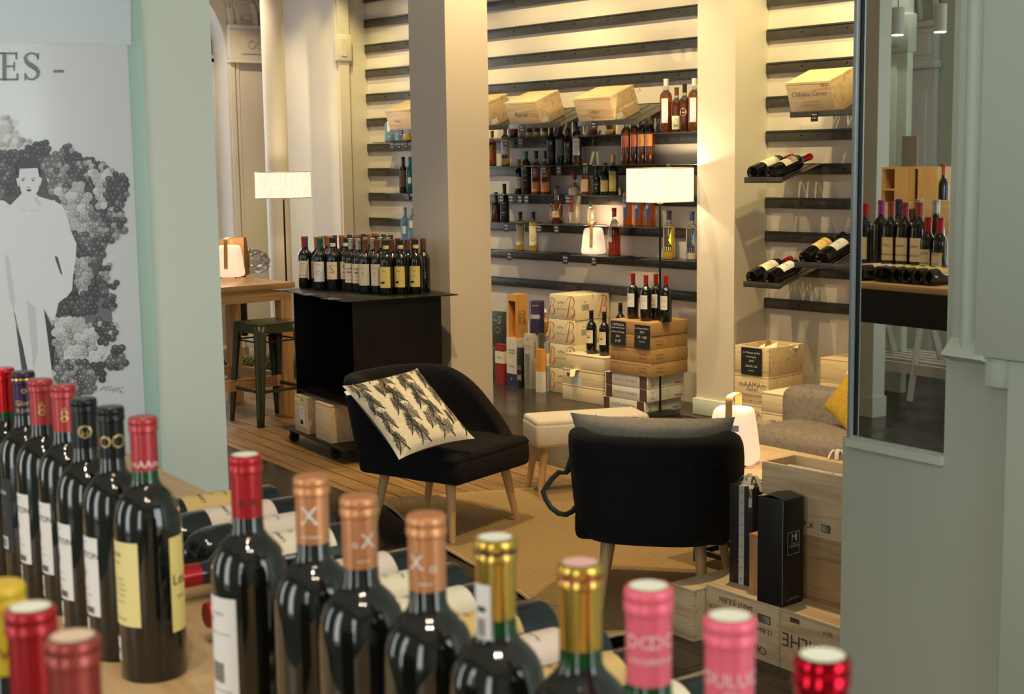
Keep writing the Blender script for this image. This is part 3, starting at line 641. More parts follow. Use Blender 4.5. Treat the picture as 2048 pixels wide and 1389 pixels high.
specs = [
 (5, 735, 'dark wine bottle with shiny scarlet capsule, farthest left in the tasting row', cREDs, dict(neckglass=GREENG)),
 (45, 742, 'wine bottle with dark purple and gold lettered capsule beside the scarlet one', cPUR, dict(capart=[('Gloria', .010, .042, 5, None), ('St Julien', .008, .052, 5, None), ('o', .014, .024, 5, None)], ring=cGOLD, back=dict(z0=.05, z1=.155, ha=.62, a=0, mat=mat('black_label', (.02, .02, .025), .5), marks=[('GLORIA', .008, .135, 6, 0), ('Saint-Julien', .005, .120, 2, 0), ('mis en bouteille', .004, .105, 2, 0), ('#', 0, .012, .055, .072, 6), ('bars', 0, .010, .057, .070, 1)]))),
 (80, 757, 'wine bottle with brick red crested capsule, left one of the brick red pair', cCRED, dict(capart=[('8', .022, .040, 5, None), ('o', .012, .030, 5, None)], back=WH('BARTON'), sticker=STK)),
 (125, 768, 'wine bottle with brick red crested capsule, right one of the brick red pair', cCRED, dict(capart=[('8', .022, .040, 5, None), ('o', .012, .030, 5, None)], back=WH('BARTON'), sticker=STK)),
 (166, 795, 'wine bottle with black capsule and large gold crest, left of the black pair', cBLK, dict(capart=[('H', .012, .042, 5, None), ('O', .024, .040, 5, None), ('LEOVILLE', .006, .010, 5, None)], ring=cBLK, back=WH('BARTON'), sticker=STK)),
 (220, 812, 'wine bottle with black capsule next to the yellow labelled bottle', cBLK, dict(capart=[('O', .024, .040, 5, .9), ('O', .020, .040, 5, -.9)], back=WH('BARTON'), sticker=STK)),
 (285, 832, 'wine bottle with yellow front and back labels and brick red capsule', cCRED, dict(neckglass=GREENG, capart=[('mAAm', .012, .052, 7, None)], back=dict(z0=.066, z1=.163, ha=.90, a=0, mat=mat('pale_yellow_label', (.80, .70, .30), .5), marks=[('Leoville', .007, .148, 1, 0), ('Las Cases', .005, .139, 2, 0), ('Ce vin est le fruit', .0040, .120, 2, 0), ('de vignes anciennes', .0040, .114, 2, 0), ('elevees en barriques', .0040, .108, 2, 0), ('a servir a 17 degres', .0040, .102, 2, 0), ('carafer une heure', .0040, .094, 2, 0), ('75 cl  13 % vol', .005, .074, 1, 0)]),
    lab=dict(z0=.055, z1=.165, ha=1.28, a=PI, mat=YELP, marks=[('Les', .018, .115, 1, -.034), ('2015', .006, .095, 5, -.034)]), sticker=STK)),
 (490, 908, 'wine bottle with bright red capsule and white barcode label, standing alone', cRED, dict(sealtop=SEALW, capart=[('A', .012, .045, 6, .7), ('A', .012, .045, 6, -.6)], back=dict(z0=.008, z1=.166, ha=.60, a=.18, mat=PAPER, marks=[('o', .012, .143, 2, -.012), ('Chateau', .005, .150, 2, 0), ('appellation controlee', .0036, .130, 2, 0), ('#', -.004, .010, .080, .100, 2), ('mis en bouteille', .004, .072, 2, .003), ('#', .006, .009, .048, .066, 2), ('bars', -.010, .005, .022, .038, 2), ('o', .010, .026, 1, .012)]))),
 (622, 950, 'wine bottle with copper capsule and full white key emblem', cCOP, dict(capart=[('X', .024, .034, 4, -.35), ('-----', .012, .052, 4, -.2)], back=WH('2016') if 0 else dict(z0=.0, z1=.040, ha=.35, a=.25, mat=PAPER, marks=[('18', .012, .02, 1, 0)]))),
 (717, 990, 'wine bottle with copper capsule, middle one of the copper trio', cCOP, dict(capart=[('o', .010, .038, 4, -.45), ('X', .018, .036, 4, .75), ('---', .012, .052, 4, .3)])),
 (852, 1027, 'wine bottle with copper capsule, nearest of the copper trio', cCOP, dict(capart=[('X', .018, .036, 4, -1.0), ('o', .012, .040, 4, .5), ('---', .012, .052, 4, -.2)])),
 (990, 1073, 'wine bottle with gold capsule wearing a white barcode sticker on its neck', cGOLD, dict(ring=cBLK, sealtop=SEALW, neckglass=GREENG, lab=dict(z0=.222, z1=.268, ha=.50, a=0, r=.0160, mat=PAPER, marks=[('#', 0, .004, .247, .251, 1), ('bars', 0, .004, .228, .242, 2)]), neck=1)),
 (1160, 1123, 'wine bottle with plain brassy gold capsule beside the pink capsules', cGOLD, dict(ring=cBRN, sealtop=mat('seal_pink', (.75, .45, .42), .5), neckglass=GREENG)),
 (1297, 1170, 'wine bottle with pink capsule, left of the pink pair', cPNK, dict(sealtop=SEALW, neckglass=GREENG, caplen=.068, capart=[('DC', .013, .034, 7, -.75), ('DC', .013, .034, 7, 1.1), ('mmm', .008, .046, 7, -.45), ('mmm', .008, .046, 7, 1.1)])),
 (1460, 1230, 'wine bottle with pink lettered capsule, right of the pink pair', cPNK, dict(sealtop=SEALW, neckglass=GREENG, caplen=.068, capart=[('DULUC', .012, .036, 7, .12), ('DE', .006, .045, 7, .12), ('BRANAIRE', .007, .053, 7, .12)])),
 (1645, 1308, 'wine bottle with metallic crimson capsule nearest the right end', cMET, dict(sealtop=SEALW)),
 (0, 1165, 'wine bottle with mustard yellow capsule at the left edge of the front row', cYEL, dict(capart=[('IVX', .012, .045, 6, .3)])),
 (60, 1212, 'wine bottle with matt red capsule in the front row at far left', cRED, dict(sealtop=SEALW)),
 (145, 1270, 'wine bottle with dull red-brown capsule in the front row', cBRN, dict(sealtop=mat('seal_tan', (.72, .55, .42), .5))),
]
for (x, y, lb, cp, kw) in specs:
    P = onz(x, y, TZ+.302); P.z = TZ+.0005
    kw = dict(kw); kw.pop('neck', None); base = NB
    camang = math.atan2(-P.y, -P.x)-base
    if 'capart' in kw: kw['capart'] = [(a, s, z, m, (camang if a0 is None else camang+a0*.6)) for a, s, z, m, a0 in kw['capart']]
    if 'lab' in kw and kw['lab'].get('r'): kw['lab'] = dict(kw['lab'], a=camang-.75)
    bottle('wine_bottle', lb, 'wine bottle', 'bordeaux', P, WINEG, cp, rz=base, seg=48, **kw)
# bottles lying along the far edge of the table, necks toward the camera
LYC = [YELP, CREAM, PAPER]
gls = [(2.06, .64, 'gold', cBLK), (1.965, .63, 'cream', cPUR), (1.868, .64, 'cream', cRED), (1.775, .62, 'white', cRED), (1.60, .62, 'cream', cRED), (1.505, .63, 'white', cBLK), (1.41, .63, 'white', cBLK), (1.315, .645, 'gold', cGOLD), (1.215, .64, 'cream', cBLK), (1.12, .65, 'gold', cGOLD), (1.02, .65, 'white', cBLK)]
for i, (g, n, lc, cp) in enumerate(gls):
    lm = {'gold': mat('gold_label', (.72, .50, .20), .45), 'cream': mat('rose_cream_label', (.78, .66, .58), .5), 'white': CREAM}[lc]
    # neck points to -n: local z -> -N, local x -> up
    Rm = Matrix((tuple(Vector((0, 0, 1))), tuple((-NV).cross(Vector((0, 0, 1)))), tuple(-NV))).transposed()
    e = Rm.to_euler()
    loc = gn(g, .925, TZ+.0378)
    place = ['nearest the left end', 'second from the left end', 'third from the left end', 'fourth from the left end', 'fifth from the left end', 'sixth from the left end', 'at the middle of the line', 'fourth from the right end', 'third from the right end', 'second from the right end', 'at the right end'][i]
    bottle('lying_wine_bottle', 'lying bottle with %s label, %s of the far row' % (lc, place), 'wine bottle', 'bordeaux', loc, mat('blue_black_glass', (.008, .014, .018), .06, coat=.3), cp, seg=32, rot=e,
           lab=dict(z0=.05, z1=.155, ha=1.15, a=0, mat=lm, marks=[('LAMARQUE' if i < 4 else 'CHATEAU', .0095, .125, 1, 0), ('2015', .007, .105, 5, 0), ('Haut Medoc', .006, .085, 1, 0)]))
# ------------------------------------------------------------------ SHELVES AND SPIRITS on the back wall
PLATE = mat('shelf_plate', (.07, .068, .065), .3, metal=.5)
def shelf(x0, x1, z, label, dpt=.20):
    b = MB(); b.box(x0, x1, YW-.037-dpt, YW-.037, z+.005, z+.010, 0, bev=.001); b.box(x0, x1, YW-.0366, YW-.0366+.004, z-.02, z+.010, 0)
    return single('metal_shelf', label, 'shelf', b, PLATE, group='thin metal shelves hung on the rails')
YB = YW-.037-.10
def sx(px, z): 
    lo = onY(px, 400, YB); return lo.x
def zt(px, py): return onY(px, py, YB).z
SHELVES = [(1, 1000, 1112, 'bottommost shelf plate at left, carrying two orange-flower bottles'), (1, 1160, 1246, 'bottommost shelf plate carrying the glowing lantern'), (1, 1300, 1392, 'bottommost shelf plate at right, behind the floor lamp pole'),
           (2, 988, 1062, 'second level shelf plate at far left with the black bottle'), (2, 1085, 1192, 'second level shelf plate carrying the roped decanter'), (2, 1203, 1325, 'second level shelf plate carrying amber bottles with navy labels'),
           (3, 990, 1120, 'third level shelf plate at left with four mixed bottles'), (3, 1150, 1246, 'third level shelf plate with four rum bottles'), (3, 1315, 1392, 'third level shelf plate behind the lit lampshade'),
           (4, 985, 1062, 'fourth level shelf plate at far left with one golden bottle'), (4, 1068, 1180, 'fourth level shelf plate with four black whisky bottles'), (4, 1205, 1392, 'fourth level shelf plate with four tall copper-capped bottles'),
           (5, 985, 1115, 'fifth level shelf plate under the left wooden case'), (5, 1172, 1240, 'fifth level shelf plate under the right wooden case'), (5, 1288, 1393, 'fifth level shelf plate with the tall clear-necked bottles'),
           (5, 768, 832, 'fifth level shelf plate left of the middle pillar'), (3, 790, 832, 'third level shelf plate left of the middle pillar'), (1, 790, 832, 'lowest shelf plate left of the middle pillar')]
for k, a, c, lb in SHELVES:
    x1 = sx(c, 0)
    if c == 1392 or c == 1393: x1 = -6.16
    shelf(sx(a, 0), x1, ZR[k], lb)
LQ = lambda n, c, t=.55, r=.06: mat(n, c, r, trans=t, coat=.3)
CLR = mat('clear_glass', (.80, .84, .84), .04, trans=.92); AMB = LQ('amber_spirit', (.34, .09, .012), .6); DAM = LQ('dark_amber_spirit', (.10, .022, .006), .25); GLD = LQ('golden_spirit', (.78, .50, .08)); REDL = LQ('red_spirit', (.38, .04, .015), .6); PALE = LQ('pale_spirit', (.80, .76, .55), .8)
BLG = mat('black_glass', (.012, .014, .012), .12); DGR = mat('dark_green_glass', (.012, .03, .015), .08, trans=.1); BLU = mat('blue_clear_glass', (.25, .50, .72), .05, trans=.7); BRG = mat('brown_glass', (.06, .02, .01), .07)
k_ = lambda n, c, r=.4: mat(n, c, r)
kBL = k_('stopper_black', (.015, .015, .015)); kRD = k_('stopper_red', (.30, .02, .02)); kTE = k_('stopper_teal', (.01, .18, .22)); kOR = k_('stopper_orange', (.60, .28, .03)); kGD = CP('stopper_gold', (.50, .33, .14), .35, .7); kNV = k_('stopper_navy', (.02, .03, .08)); kCK = k_('stopper_cork', (.50, .33, .16)); kGN = k_('stopper_green', (.01, .10, .05)); kGY = CP('stopper_silver', (.42, .42, .40), .35, .7); kWT = k_('stopper_white', (.75, .73, .70)); kBR = k_('stopper_brown', (.13, .045, .02)); kBU = k_('stopper_blue', (.05, .07, .22)); kCO = k_('stopper_copper', (.45, .16, .06))
lb_ = lambda m, z0=.05, z1=.16, ha=.75, marks=(): dict(z0=z0, z1=z1, ha=ha, a=0, mat=m, marks=list(marks))
mBK = k_('label_black', (.03, .03, .03), .5); mTAN = k_('label_tan', (.60, .45, .28), .5); mOR = k_('label_orange', (.62, .26, .06), .5); mRO = k_('label_redorange', (.52, .13, .05), .5); mNV = k_('label_navy', (.03, .05, .16), .5); mRD = k_('label_red', (.62, .05, .09), .5); mYL = k_('label_mustard', (.50, .42, .14), .5); mGR = k_('label_greygreen', (.16, .17, .13), .5)
S = [ # px, level, top y, kind, glass, fill, cap, cork, label dict, text
 (1040, 1, 424, 'sloped', CLR, GLD, kBL, 0, lb_(CREAM, .05, .20, .9, [('disc', -.018, .013, .125, 7), ('ring', -.012, .016, .10, .003, 10), ('tri', ((-.02, .15), (-.002, .135), (-.015, .13)), 7), ('fleur', .008, .185, 2, 0)]), 'pale golden bottle with orange flower label, left of the pair on the bottommost shelf'),
 (1066, 1, 424, 'sloped', CLR, GLD, kBL, 0, lb_(CREAM, .05, .20, .9, [('disc', -.006, .013, .125, 7), ('ring', .004, .016, .10, .003, 10), ('tri', ((-.02, .165), (.004, .145), (-.008, .14)), 7), ('fleur', .008, .185, 2, 0)]), 'pale golden bottle with orange flower label, right of the pair on the bottommost shelf'),
 (1228, 1, 408, 'burgundy', CLR, REDL, kRD, 0, dict(z0=.09, z1=.19, ha=.42, a=-.55, mat=CREAM, marks=[('Bitter', .01, .17, 1, 0), ('Rouge', .008, .15, 2, 0), ('75 cl', .006, .11, 2, 0)]), 'red liqueur bottle with narrow cream label beside the shelf lantern'),
 (1338, 1, 422, 'bordeaux', CLR, GLD, kNV, 0, lb_(k_('label_dark', (.04, .03, .03), .5), .05, .20, .7, [('tri', ((.004, .19), (.024, .19), (.024, .09), (.004, .09), (.014, .105), (.004, .12), (.014, .14), (.004, .155)), 9), ('#', 0, .022, .082, .086, 0), ('#', .0, .020, .055, .078, 9), ('#', -.002, .016, .058, .075, 1)]), 'yellow-green liqueur bottle with lime zigzag label behind the lamp pole'),
 (1384, 1, 424, 'bordeaux', CLR, PALE, kNV, 0, lb_(k_('label_dark', (.04, .03, .03), .5), .05, .20, .7, [('tri', ((.004, .19), (.024, .19), (.024, .09), (.004, .09), (.014, .105), (.004, .12), (.014, .14), (.004, .155)), 8), ('#', .0, .020, .055, .078, 8), ('#', -.002, .016, .058, .075, 1)]), 'clear bottle with blue zigzag label beside the lit pier'),
 (992, 2, 385, 'squat', BRG, None, kBL, 0, None, 'dark brown bottle half hidden by the middle pillar on the second shelf level'),
 (1009, 2, 368, 'bordeaux', BLG, None, kBL, 0, lb_(mBK, .05, .16, .8, [('GLEN', .012, .145, 4, 0), ('Single Malt', .008, .12, 6, 0), ('#', 0, .016, .075, .078, 6)]), 'black bottle with black cap on the second shelf level'),
 (1113, 2, 372, 'squat', CLR, DAM, kBR, 1, lb_(mTAN, .05, .10, .5, [('XO', .018, .075, 5, 0)]), 'wide decanter of dark rum wrapped in crossed cords'),
 (1149, 2, 344, 'tall', CLR, PALE, kRD, 0, dict(z0=.08, z1=.19, ha=.55, a=-.45, mat=k_('label_rust', (.35, .09, .06), .5), marks=[('ouzo', .012, .15, 6, 0), ('#', 0, .02, .082, .10, 0)]), 'tall clear bottle with dark red capsule left of the shelf lantern'),
 (1181, 2, 406, 'small', CLR, PALE, kGN, 0, None, 'short clear bottle with green cap behind the shelf lantern'),
 (1256, 2, 362, 'sloped', AMB, None, kBL, 0, dict(z0=.055, z1=.21, ha=.62, a=-.5, mat=mNV, marks=[('D', .03, .14, 6, 0), ('Calvados', .008, .18, 6, 0)]), 'amber bottle with navy label, leftmost of three under the big lampshade'),
 (1279, 2, 366, 'sloped', AMB, None, kBL, 0, dict(z0=.055, z1=.21, ha=.62, a=-.5, mat=mNV, marks=[('D', .03, .14, 6, 0), ('Calvados', .008, .18, 6, 0)]), 'amber bottle with navy label, middle of three under the big lampshade'),
 (1301, 2, 366, 'sloped', AMB, None, kBL, 0, dict(z0=.055, z1=.21, ha=.62, a=-.5, mat=mNV, marks=[('D', .03, .14, 6, 0), ('Calvados', .008, .18, 6, 0)]), 'amber bottle with navy label, rightmost of three under the big lampshade'),
 (1038, 3, 319, 'small', DGR, None, kOR, 0, lb_(CREAM, .04, .12, .8, [('RUM', .014, .10, 1, 0), ('#', 0, .02, .043, .06, 4)]), 'squat dark bottle with orange cap and cream label on the third shelf level'),
 (1053, 3, 303, 'sloped', mat('plum_glass', (.05, .02, .02), .15), None, kTE, 0, lb_(mBK, .05, .17, .8, [('Whisky', .011, .14, 6, 0), ('#', 0, .014, .10, .102, 6)]), 'dark whisky bottle with teal cap on the third shelf level'),
 (1073, 3, 302, 'bordeaux', CLR, AMB, kBL, 0, lb_(k_('label_peach', (.70, .30, .12), .5), .02, .09, .9, [('#', .0, .02, .08, .12, 1), ('BUL', .016, .15, 6, -.01)]), 'amber whisky bottle with black cap, left of the matching pair on the third level'),
 (1092, 3, 302, 'bordeaux', CLR, AMB, kBL, 0, lb_(k_('label_peach', (.70, .30, .12), .5), .02, .09, .9, [('#', .0, .02, .08, .12, 1)]), 'amber whisky bottle with black cap, right of the matching pair on the third level'),
 (1171, 3, 327, 'round', CLR, AMB, kCK, 1, lb_(mTAN, .03, .14, .8, [('DON', .016, .11, 3, 0), ('RUM', .014, .085, 3, 0), ('Papa', .009, .055, 5, 0)]), 'round rum bottle with tan and red label, leftmost of four on the third level'),
 (1193, 3, 331, 'round', BLG, None, kBL, 1, lb_(mBK, .03, .13, .8, [('ATLAN', .016, .10, 9, 0), ('#', .004, .006, .06, .07, 6)]), 'round black rum bottle second of four on the third level'),
 (1211, 3, 326, 'round', DGR, None, kBL, 0, lb_(mYL, .03, .12, .7, [('ring', 0, .018, .10, .003, 5), ('Rhum', .010, .06, 5, 0)]), 'squat green bottle with olive label third of four on the third level'),
 (1227, 3, 311, 'bordeaux', DGR, None, kOR, 0, lb_(mYL, .03, .18, .8, [('RHUM', .012, .165, 5, 0), ('#', 0, .016, .04, .045, 5)]), 'dark bottle with yellow cap and tall mustard label, fourth on the third level'),
 (1337, 3, 328, 'round', CLR, GLD, kCK, 1, None, 'cork-stoppered bottle hidden behind the big lampshade'),
 (1383, 3, 326, 'bordeaux', CLR, GLD, kGN, 0, lb_(mYL, .05, .15, .8), 'green-capped bottle peeking out right of the big lampshade'),
 (986, 4, 262, 'bordeaux', CLR, AMB, kOR, 0, lb_(mRO, .05, .15, .8), 'orange-red bottle cut off by the middle pillar on the fourth level'),
 (1012, 4, 254, 'sloped', CLR, GLD, kCK, 0, lb_(PAPER, .09, .185, .75, [('GIN', .010, .16, 1, 0), ('TION', .014, .135, 1, 0), ('#', 0, .026, .06, .09, 10)]), 'golden bottle with white and navy label on the fourth level'),
 (1104, 4, 250, 'bordeaux', BLG, None, kBL, 0, lb_(mBK, .05, .15, .8, [('ring', .008, .007, .168, .002, 4), ('BRUICH', .010, .13, 2, 0), ('#', 0, .016, .09, .094, 2), ('#', 0, .016, .07, .074, 2)]), 'black whisky bottle, leftmost of four on the fourth level'),
 (1122, 4, 246, 'bordeaux', BRG, DGR, kBL, 0, lb_(mGR, .07, .18, .85), 'whisky bottle with grey-green label, second of four on the fourth level'),
 (1138, 4, 257, 'bordeaux', BLG, None, kBL, 0, lb_(mBK, .05, .15, .8, [('ring', .008, .007, .168, .002, 4), ('#', 0, .016, .09, .094, 2), ('#', 0, .016, .07, .074, 2)]), 'black whisky bottle, third of four on the fourth level'),
 (1155, 4, 244, 'sloped', CLR, DAM, kBL, 0, lb_(PAPER, .07, .19, .75, [('TALISKER', .008, .17, 1, 0), ('#', 0, .026, .05, .075, 10), ('#', 0, .012, .13, .133, 2)]), 'whisky bottle with white label, fourth on the fourth level'),
 (1253, 4, 234, 'tall', CLR, AMB, kGD, 0, lb_(mRO, .12, .20, .7, [('D', .02, .15, 5, -.006)]), 'tall cognac bottle with rust label and copper cap, first of four'),
 (1270, 4, 231, 'tall', CLR, DAM, kGD, 0, lb_(mRO, .12, .20, .7, [('D', .02, .15, 5, -.006)]), 'tall cognac bottle with rust label and copper cap, second of four'),
 (1285, 4, 229, 'tall', CLR, DAM, kGD, 0, lb_(mOR, .12, .20, .7, [('D', .02, .15, 5, -.006)]), 'tall cognac bottle with amber label and copper cap, third of four'),
 (1300, 4, 228, 'tall', CLR, DAM, kGD, 0, lb_(mOR, .12, .20, .7, [('D', .02, .15, 5, -.006)]), 'tall cognac bottle with amber label and copper cap, fourth of four'),
 (1029, 5, 225, 'round', BRG, None, kBL, 0, lb_(mRD, .05, .11, .8, [('PORT', .012, .09, 6, 0)]), 'dark bottle with crimson label under the left wooden case'),
 (1045, 5, 225, 'small', BLG, GLD, kBL, 0, lb_(mBK, .05, .12, 1.0, [('NIKKA', .010, .11, 4, 0)]), 'golden whisky bottle with black label, first of four under the left case'),
 (1061, 5, 225, 'small', CLR, GLD, kBL, 0, lb_(mBK, .05, .11, 1.0), 'golden whisky bottle with black label, second of four under the left case'),
 (1076, 5, 225, 'small', CLR, GLD, kBL, 0, lb_(mBK, .05, .11, 1.0), 'golden whisky bottle with black label, third of four under the left case'),
 (1092, 5, 225, 'small', CLR, GLD, kBL, 0, lb_(mBK, .05, .11, 1.0), 'golden whisky bottle with black label, fourth of four under the left case'),
 (1186, 5, 222, 'squat', BRG, None, kBL, 0, lb_(mBK, .04, .13, .7, [('ring', 0, .024, .09, .002, 4), ('JACKS', .008, .10, 6, 0), ('1885', .008, .07, 6, 0)]), 'brown bottle with arched black label under the right wooden case'),
 (1222, 5, 222, 'squat', CLR, GLD, kBL, 0, lb_(mBK, .05, .15, .7, [('RON', .014, .13, 7, 0), ('RUM', .008, .10, 7, 0)]), 'pale golden bottle with black and orange label under the right wooden case'),
 (1332, 5, 158, 'tall', CLR, AMB, kWT, 0, lb_(PAPER, .06, .21, .55, [('#', 0, .021, .163, .166, 1), ('Rye', .010, .19, 2, 0), ('Whiskey', .007, .12, 3, 0)]), 'tall clear-necked amber bottle with white cap, left one by the pier'),
 (1353, 5, 175, 'bordeaux', CLR, DAM, kBR, 0, lb_(CREAM, .02, .11, .8, [('Armagnac', .007, .09, 1, 0), ('#', 0, .018, .035, .055, 2)]), 'brandy bottle with brown capsule between the tall amber bottles'),
 (1369, 5, 168, 'bordeaux', CLR, DAM, kBL, 0, lb_(CREAM, .12, .125, .2, [('disc', -.004, .026, .125, 0), ('ring', -.004, .026, .125, .003, 4), ('ring', -.004, .019, .125, .002, 5)]), 'dark rum bottle with round seal label right of the brandy bottle'),
 (1388, 5, 157, 'tall', CLR, AMB, kWT, 0, lb_(PAPER, .06, .21, .55, [('#', 0, .021, .163, .166, 1), ('Rye', .010, .19, 2, 0), ('Whiskey', .007, .12, 3, 0)]), 'tall clear-necked amber bottle with white cap, right one touching the pier'),
 (784, 5, 222, 'squat', BLU, None, kBL, 0, lb_(PAPER, .09, .18, .35, [('tri', ((-.012, .17), (.014, .135), (-.012, .10)), 0), ('Gin', .014, .05, 6, 0)]), 'pale blue gin bottle with triangular label at the left end of the shelves'),
 (802, 5, 225, 'squat', BLU, None, kBL, 0, lb_(PAPER, .07, .13, .5, [('Gin', .014, .10, 1, 0)]), 'pale blue gin bottle second from the left end of the shelves'),
 (818, 5, 225, 'round', DGR, GLD, kBL, 0, lb_(mYL, .05, .13, .5), 'green-gold bottle beside the pillar on the fifth shelf level'),
 (808, 3, 314, 'bordeaux', BLG, None, kBL, 0, lb_(k_('label_umber', (.10, .05, .04), .5), .05, .19, .8, [('Rum', .01, .15, 2, 0)]), 'slim dark bottle left of the middle pillar on the third level'),
 (822, 3, 314, 'bordeaux', mat('teal_glass', (.02, .14, .22), .07, trans=.4), None, kTE, 0, lb_(PAPER, .08, .13, .4), 'teal blue bottle touching the middle pillar on the third level'),
 (809, 1, 415, 'bordeaux', BLU, None, kGY, 0, lb_(PAPER, .09, .15, .4, [('tri', ((-.01, .145), (.012, .12), (-.01, .10)), 8)]), 'icy blue gin bottle above the cart, left of the pillar pair'),
 (823, 1, 416, 'bordeaux', BLU, None, kGY, 0, lb_(PAPER, .14, .20, .4), 'icy blue gin bottle above the cart, touching the pillar'),
]
HK = {'bordeaux': .30, 'small': .24, 'tall': .33, 'round': .26, 'burgundy': .30, 'sloped': .31, 'squat': .27, 'magnum': .35}
SPX = []; HWID = {'bordeaux': .0375, 'small': .031, 'tall': .039, 'round': .046, 'burgundy': .041, 'sloped': .036, 'squat': .05}
for (px, lv, ty, kd, gl, fl, cp, ck, lab, lbt) in S:
    z = ZR[lv]+.0102; x = onY(px, 400, YB).x; SPX.append((x, lv))
    hwid = HWID[kd]
    near = [abs(onY(q[0], 400, YB).x-x) for q in S if q[1] == lv and q[0] != px]
    wsc = max(.62, min(1.1, .5*min(near+[1])*.985/hwid))
    yo = 0
    loc = Vector((min(x, -6.20), YB+yo, z)); H = zt(px, ty)-z; sc = H/(HK[kd]+(.021 if ck else 0)); sc = max(.72, min(sc, 1.12))
    t = bottle('spirit_bottle', lbt, 'bottle', kd, loc, gl, cp, lab=lab, rz=face_angle(loc, -14), seg=20, fill=fl, cork=bool(ck), caplen=.055 if kd != 'tall' else .045, scale=sc)
    t.scale = (min(sc, wsc), min(sc, wsc), sc)
    if 'crossed cords' in lbt:
        b = MB()
        for q in range(4):
            a = q*PI/2-.6; b.tube([(.0515*math.cos(a+PI/2*s), .0515*math.sin(a+PI/2*s), .03+.125*s) for s in [i/8 for i in range(9)]], .0016, 5)
            b.tube([(.0515*math.cos(a-PI/2*s), .0515*math.sin(a-PI/2*s), .03+.125*s) for s in [i/8 for i in range(9)]], .0016, 5)
        part('cord_net', b, mTAN, t, 'straw coloured crossed cord net')
# small black price tags hanging from the shelf edges
tags = [(1018, 498, 1, 'x'), (1130, 505, 1, ''), (1187, 510, 1, ''), (1012, 448, 2, ''), (1077, 448, 2, ''), (1112, 452, 2, ''), (1002, 390, 3, ''), (1021, 391, 3, ''), (1039, 391, 3, ''), (1052, 392, 3, ''), (1135, 393, 3, ''), (1087, 338, 4, ''), (1117, 338, 4, ''), (1010, 276, 5, ''), (1040, 277, 5, ''), (783, 287, 5, ''), (797, 287, 5, ''), (812, 287, 5, ''), (775, 386, 3, ''), (789, 386, 3, ''), (813, 388, 3, '')]
tb = None
for i, (px, py, lv, _) in enumerate(tags):
    x = onY(px, py, YW-.245).x; zz = ZR[lv]+.006 if lv != 3 or px > 830 else ZR[lv]+.006
    onrail = px < 830 and lv == 3; y = YW-.242 if not onrail else YW-.040
    txt = ['Gin', 'Rhum', 'Eau', 'Malt', 'Vieux', 'Rye'][i % 6]
    b = MB(); b.box(-.026, .026, -.0012, 0, -.062, 0, 0); b.box(-.026, .026, -.0012, .012, 0, .0012, 0)
    b.text(txt, .020, 1, Matrix.Translation((0, -.0016, -.016))@Matrix.Rotation(PI/2, 4, 'X'), shear=.25)
    b.text('%d,%d0' % (28+i*3, i % 10), .016, 1, Matrix.Translation((0, -.0016, -.040))@Matrix.Rotation(PI/2, 4, 'X'), shear=.2)
    rows = {1: 'bottommost', 2: 'second', 3: 'third', 4: 'fourth', 5: 'fifth'}
    same = [t_[0] for t_ in tags if t_[2] == lv and (t_[0] < 830) == (px < 830)]; kth = ordn2 = ['first', 'second', 'third', 'fourth', 'fifth'][sorted(same).index(px)]
    single('price_tag', 'small black price tag, %s from left, %s %s' % (kth, rows[lv], 'shelf left of the pillar' if px < 830 else 'shelf level of spirits'), 'price tag', b, [CHALK, WHITEI], (x, y, zz), 0, 'price tags on the spirit shelves', rot=(0, 0, 0))
# slanted trays with wooden cases / bottles
def tray(x0, x1, zb, label, dpt=.38, drop=.10, slots=True):
    t = thing('slanted_tray', label, 'tray', (0, 0, 0)); yb = YW-.037; yf = yb-dpt
    b = MB(); w = x1-x0
    def q(xa, xb, s0, s1, m=0, up=0):
        ya, yc = yf+(yb-yf)*s0, yf+(yb-yf)*s1; za, zc = zb-drop*(1-s0), zb-drop*(1-s1); h = .003
        b.add([(xa, ya, za+up), (xb, ya, za+up), (xb, yc, zc+up), (xa, yc, zc+up), (xa, ya, za+up-h), (xb, ya, za+up-h), (xb, yc, zc+up-h), (xa, yc, zc+up-h)], [(0, 1, 2, 3), (4, 7, 6, 5), (0, 4, 5, 1), (2, 6, 7, 3), (0, 3, 7, 4), (1, 5, 6, 2)], m)
    n = 5
    for i in range(n):
        q(x0+w*i/n+.006, x0+w*(i+1)/n-.006, .06, .94)
    q(x0, x1, 0, .06); q(x0, x1, .94, 1)
    part('plate', b, STEEL, t)
    b = MB(); b.box(x0, x1, yf-.004, yf, zb-drop-.008, zb-drop+.028, 0, bev=.001); part('front_lip', b, STEEL, t)
    return t, yf, yb, zb, drop
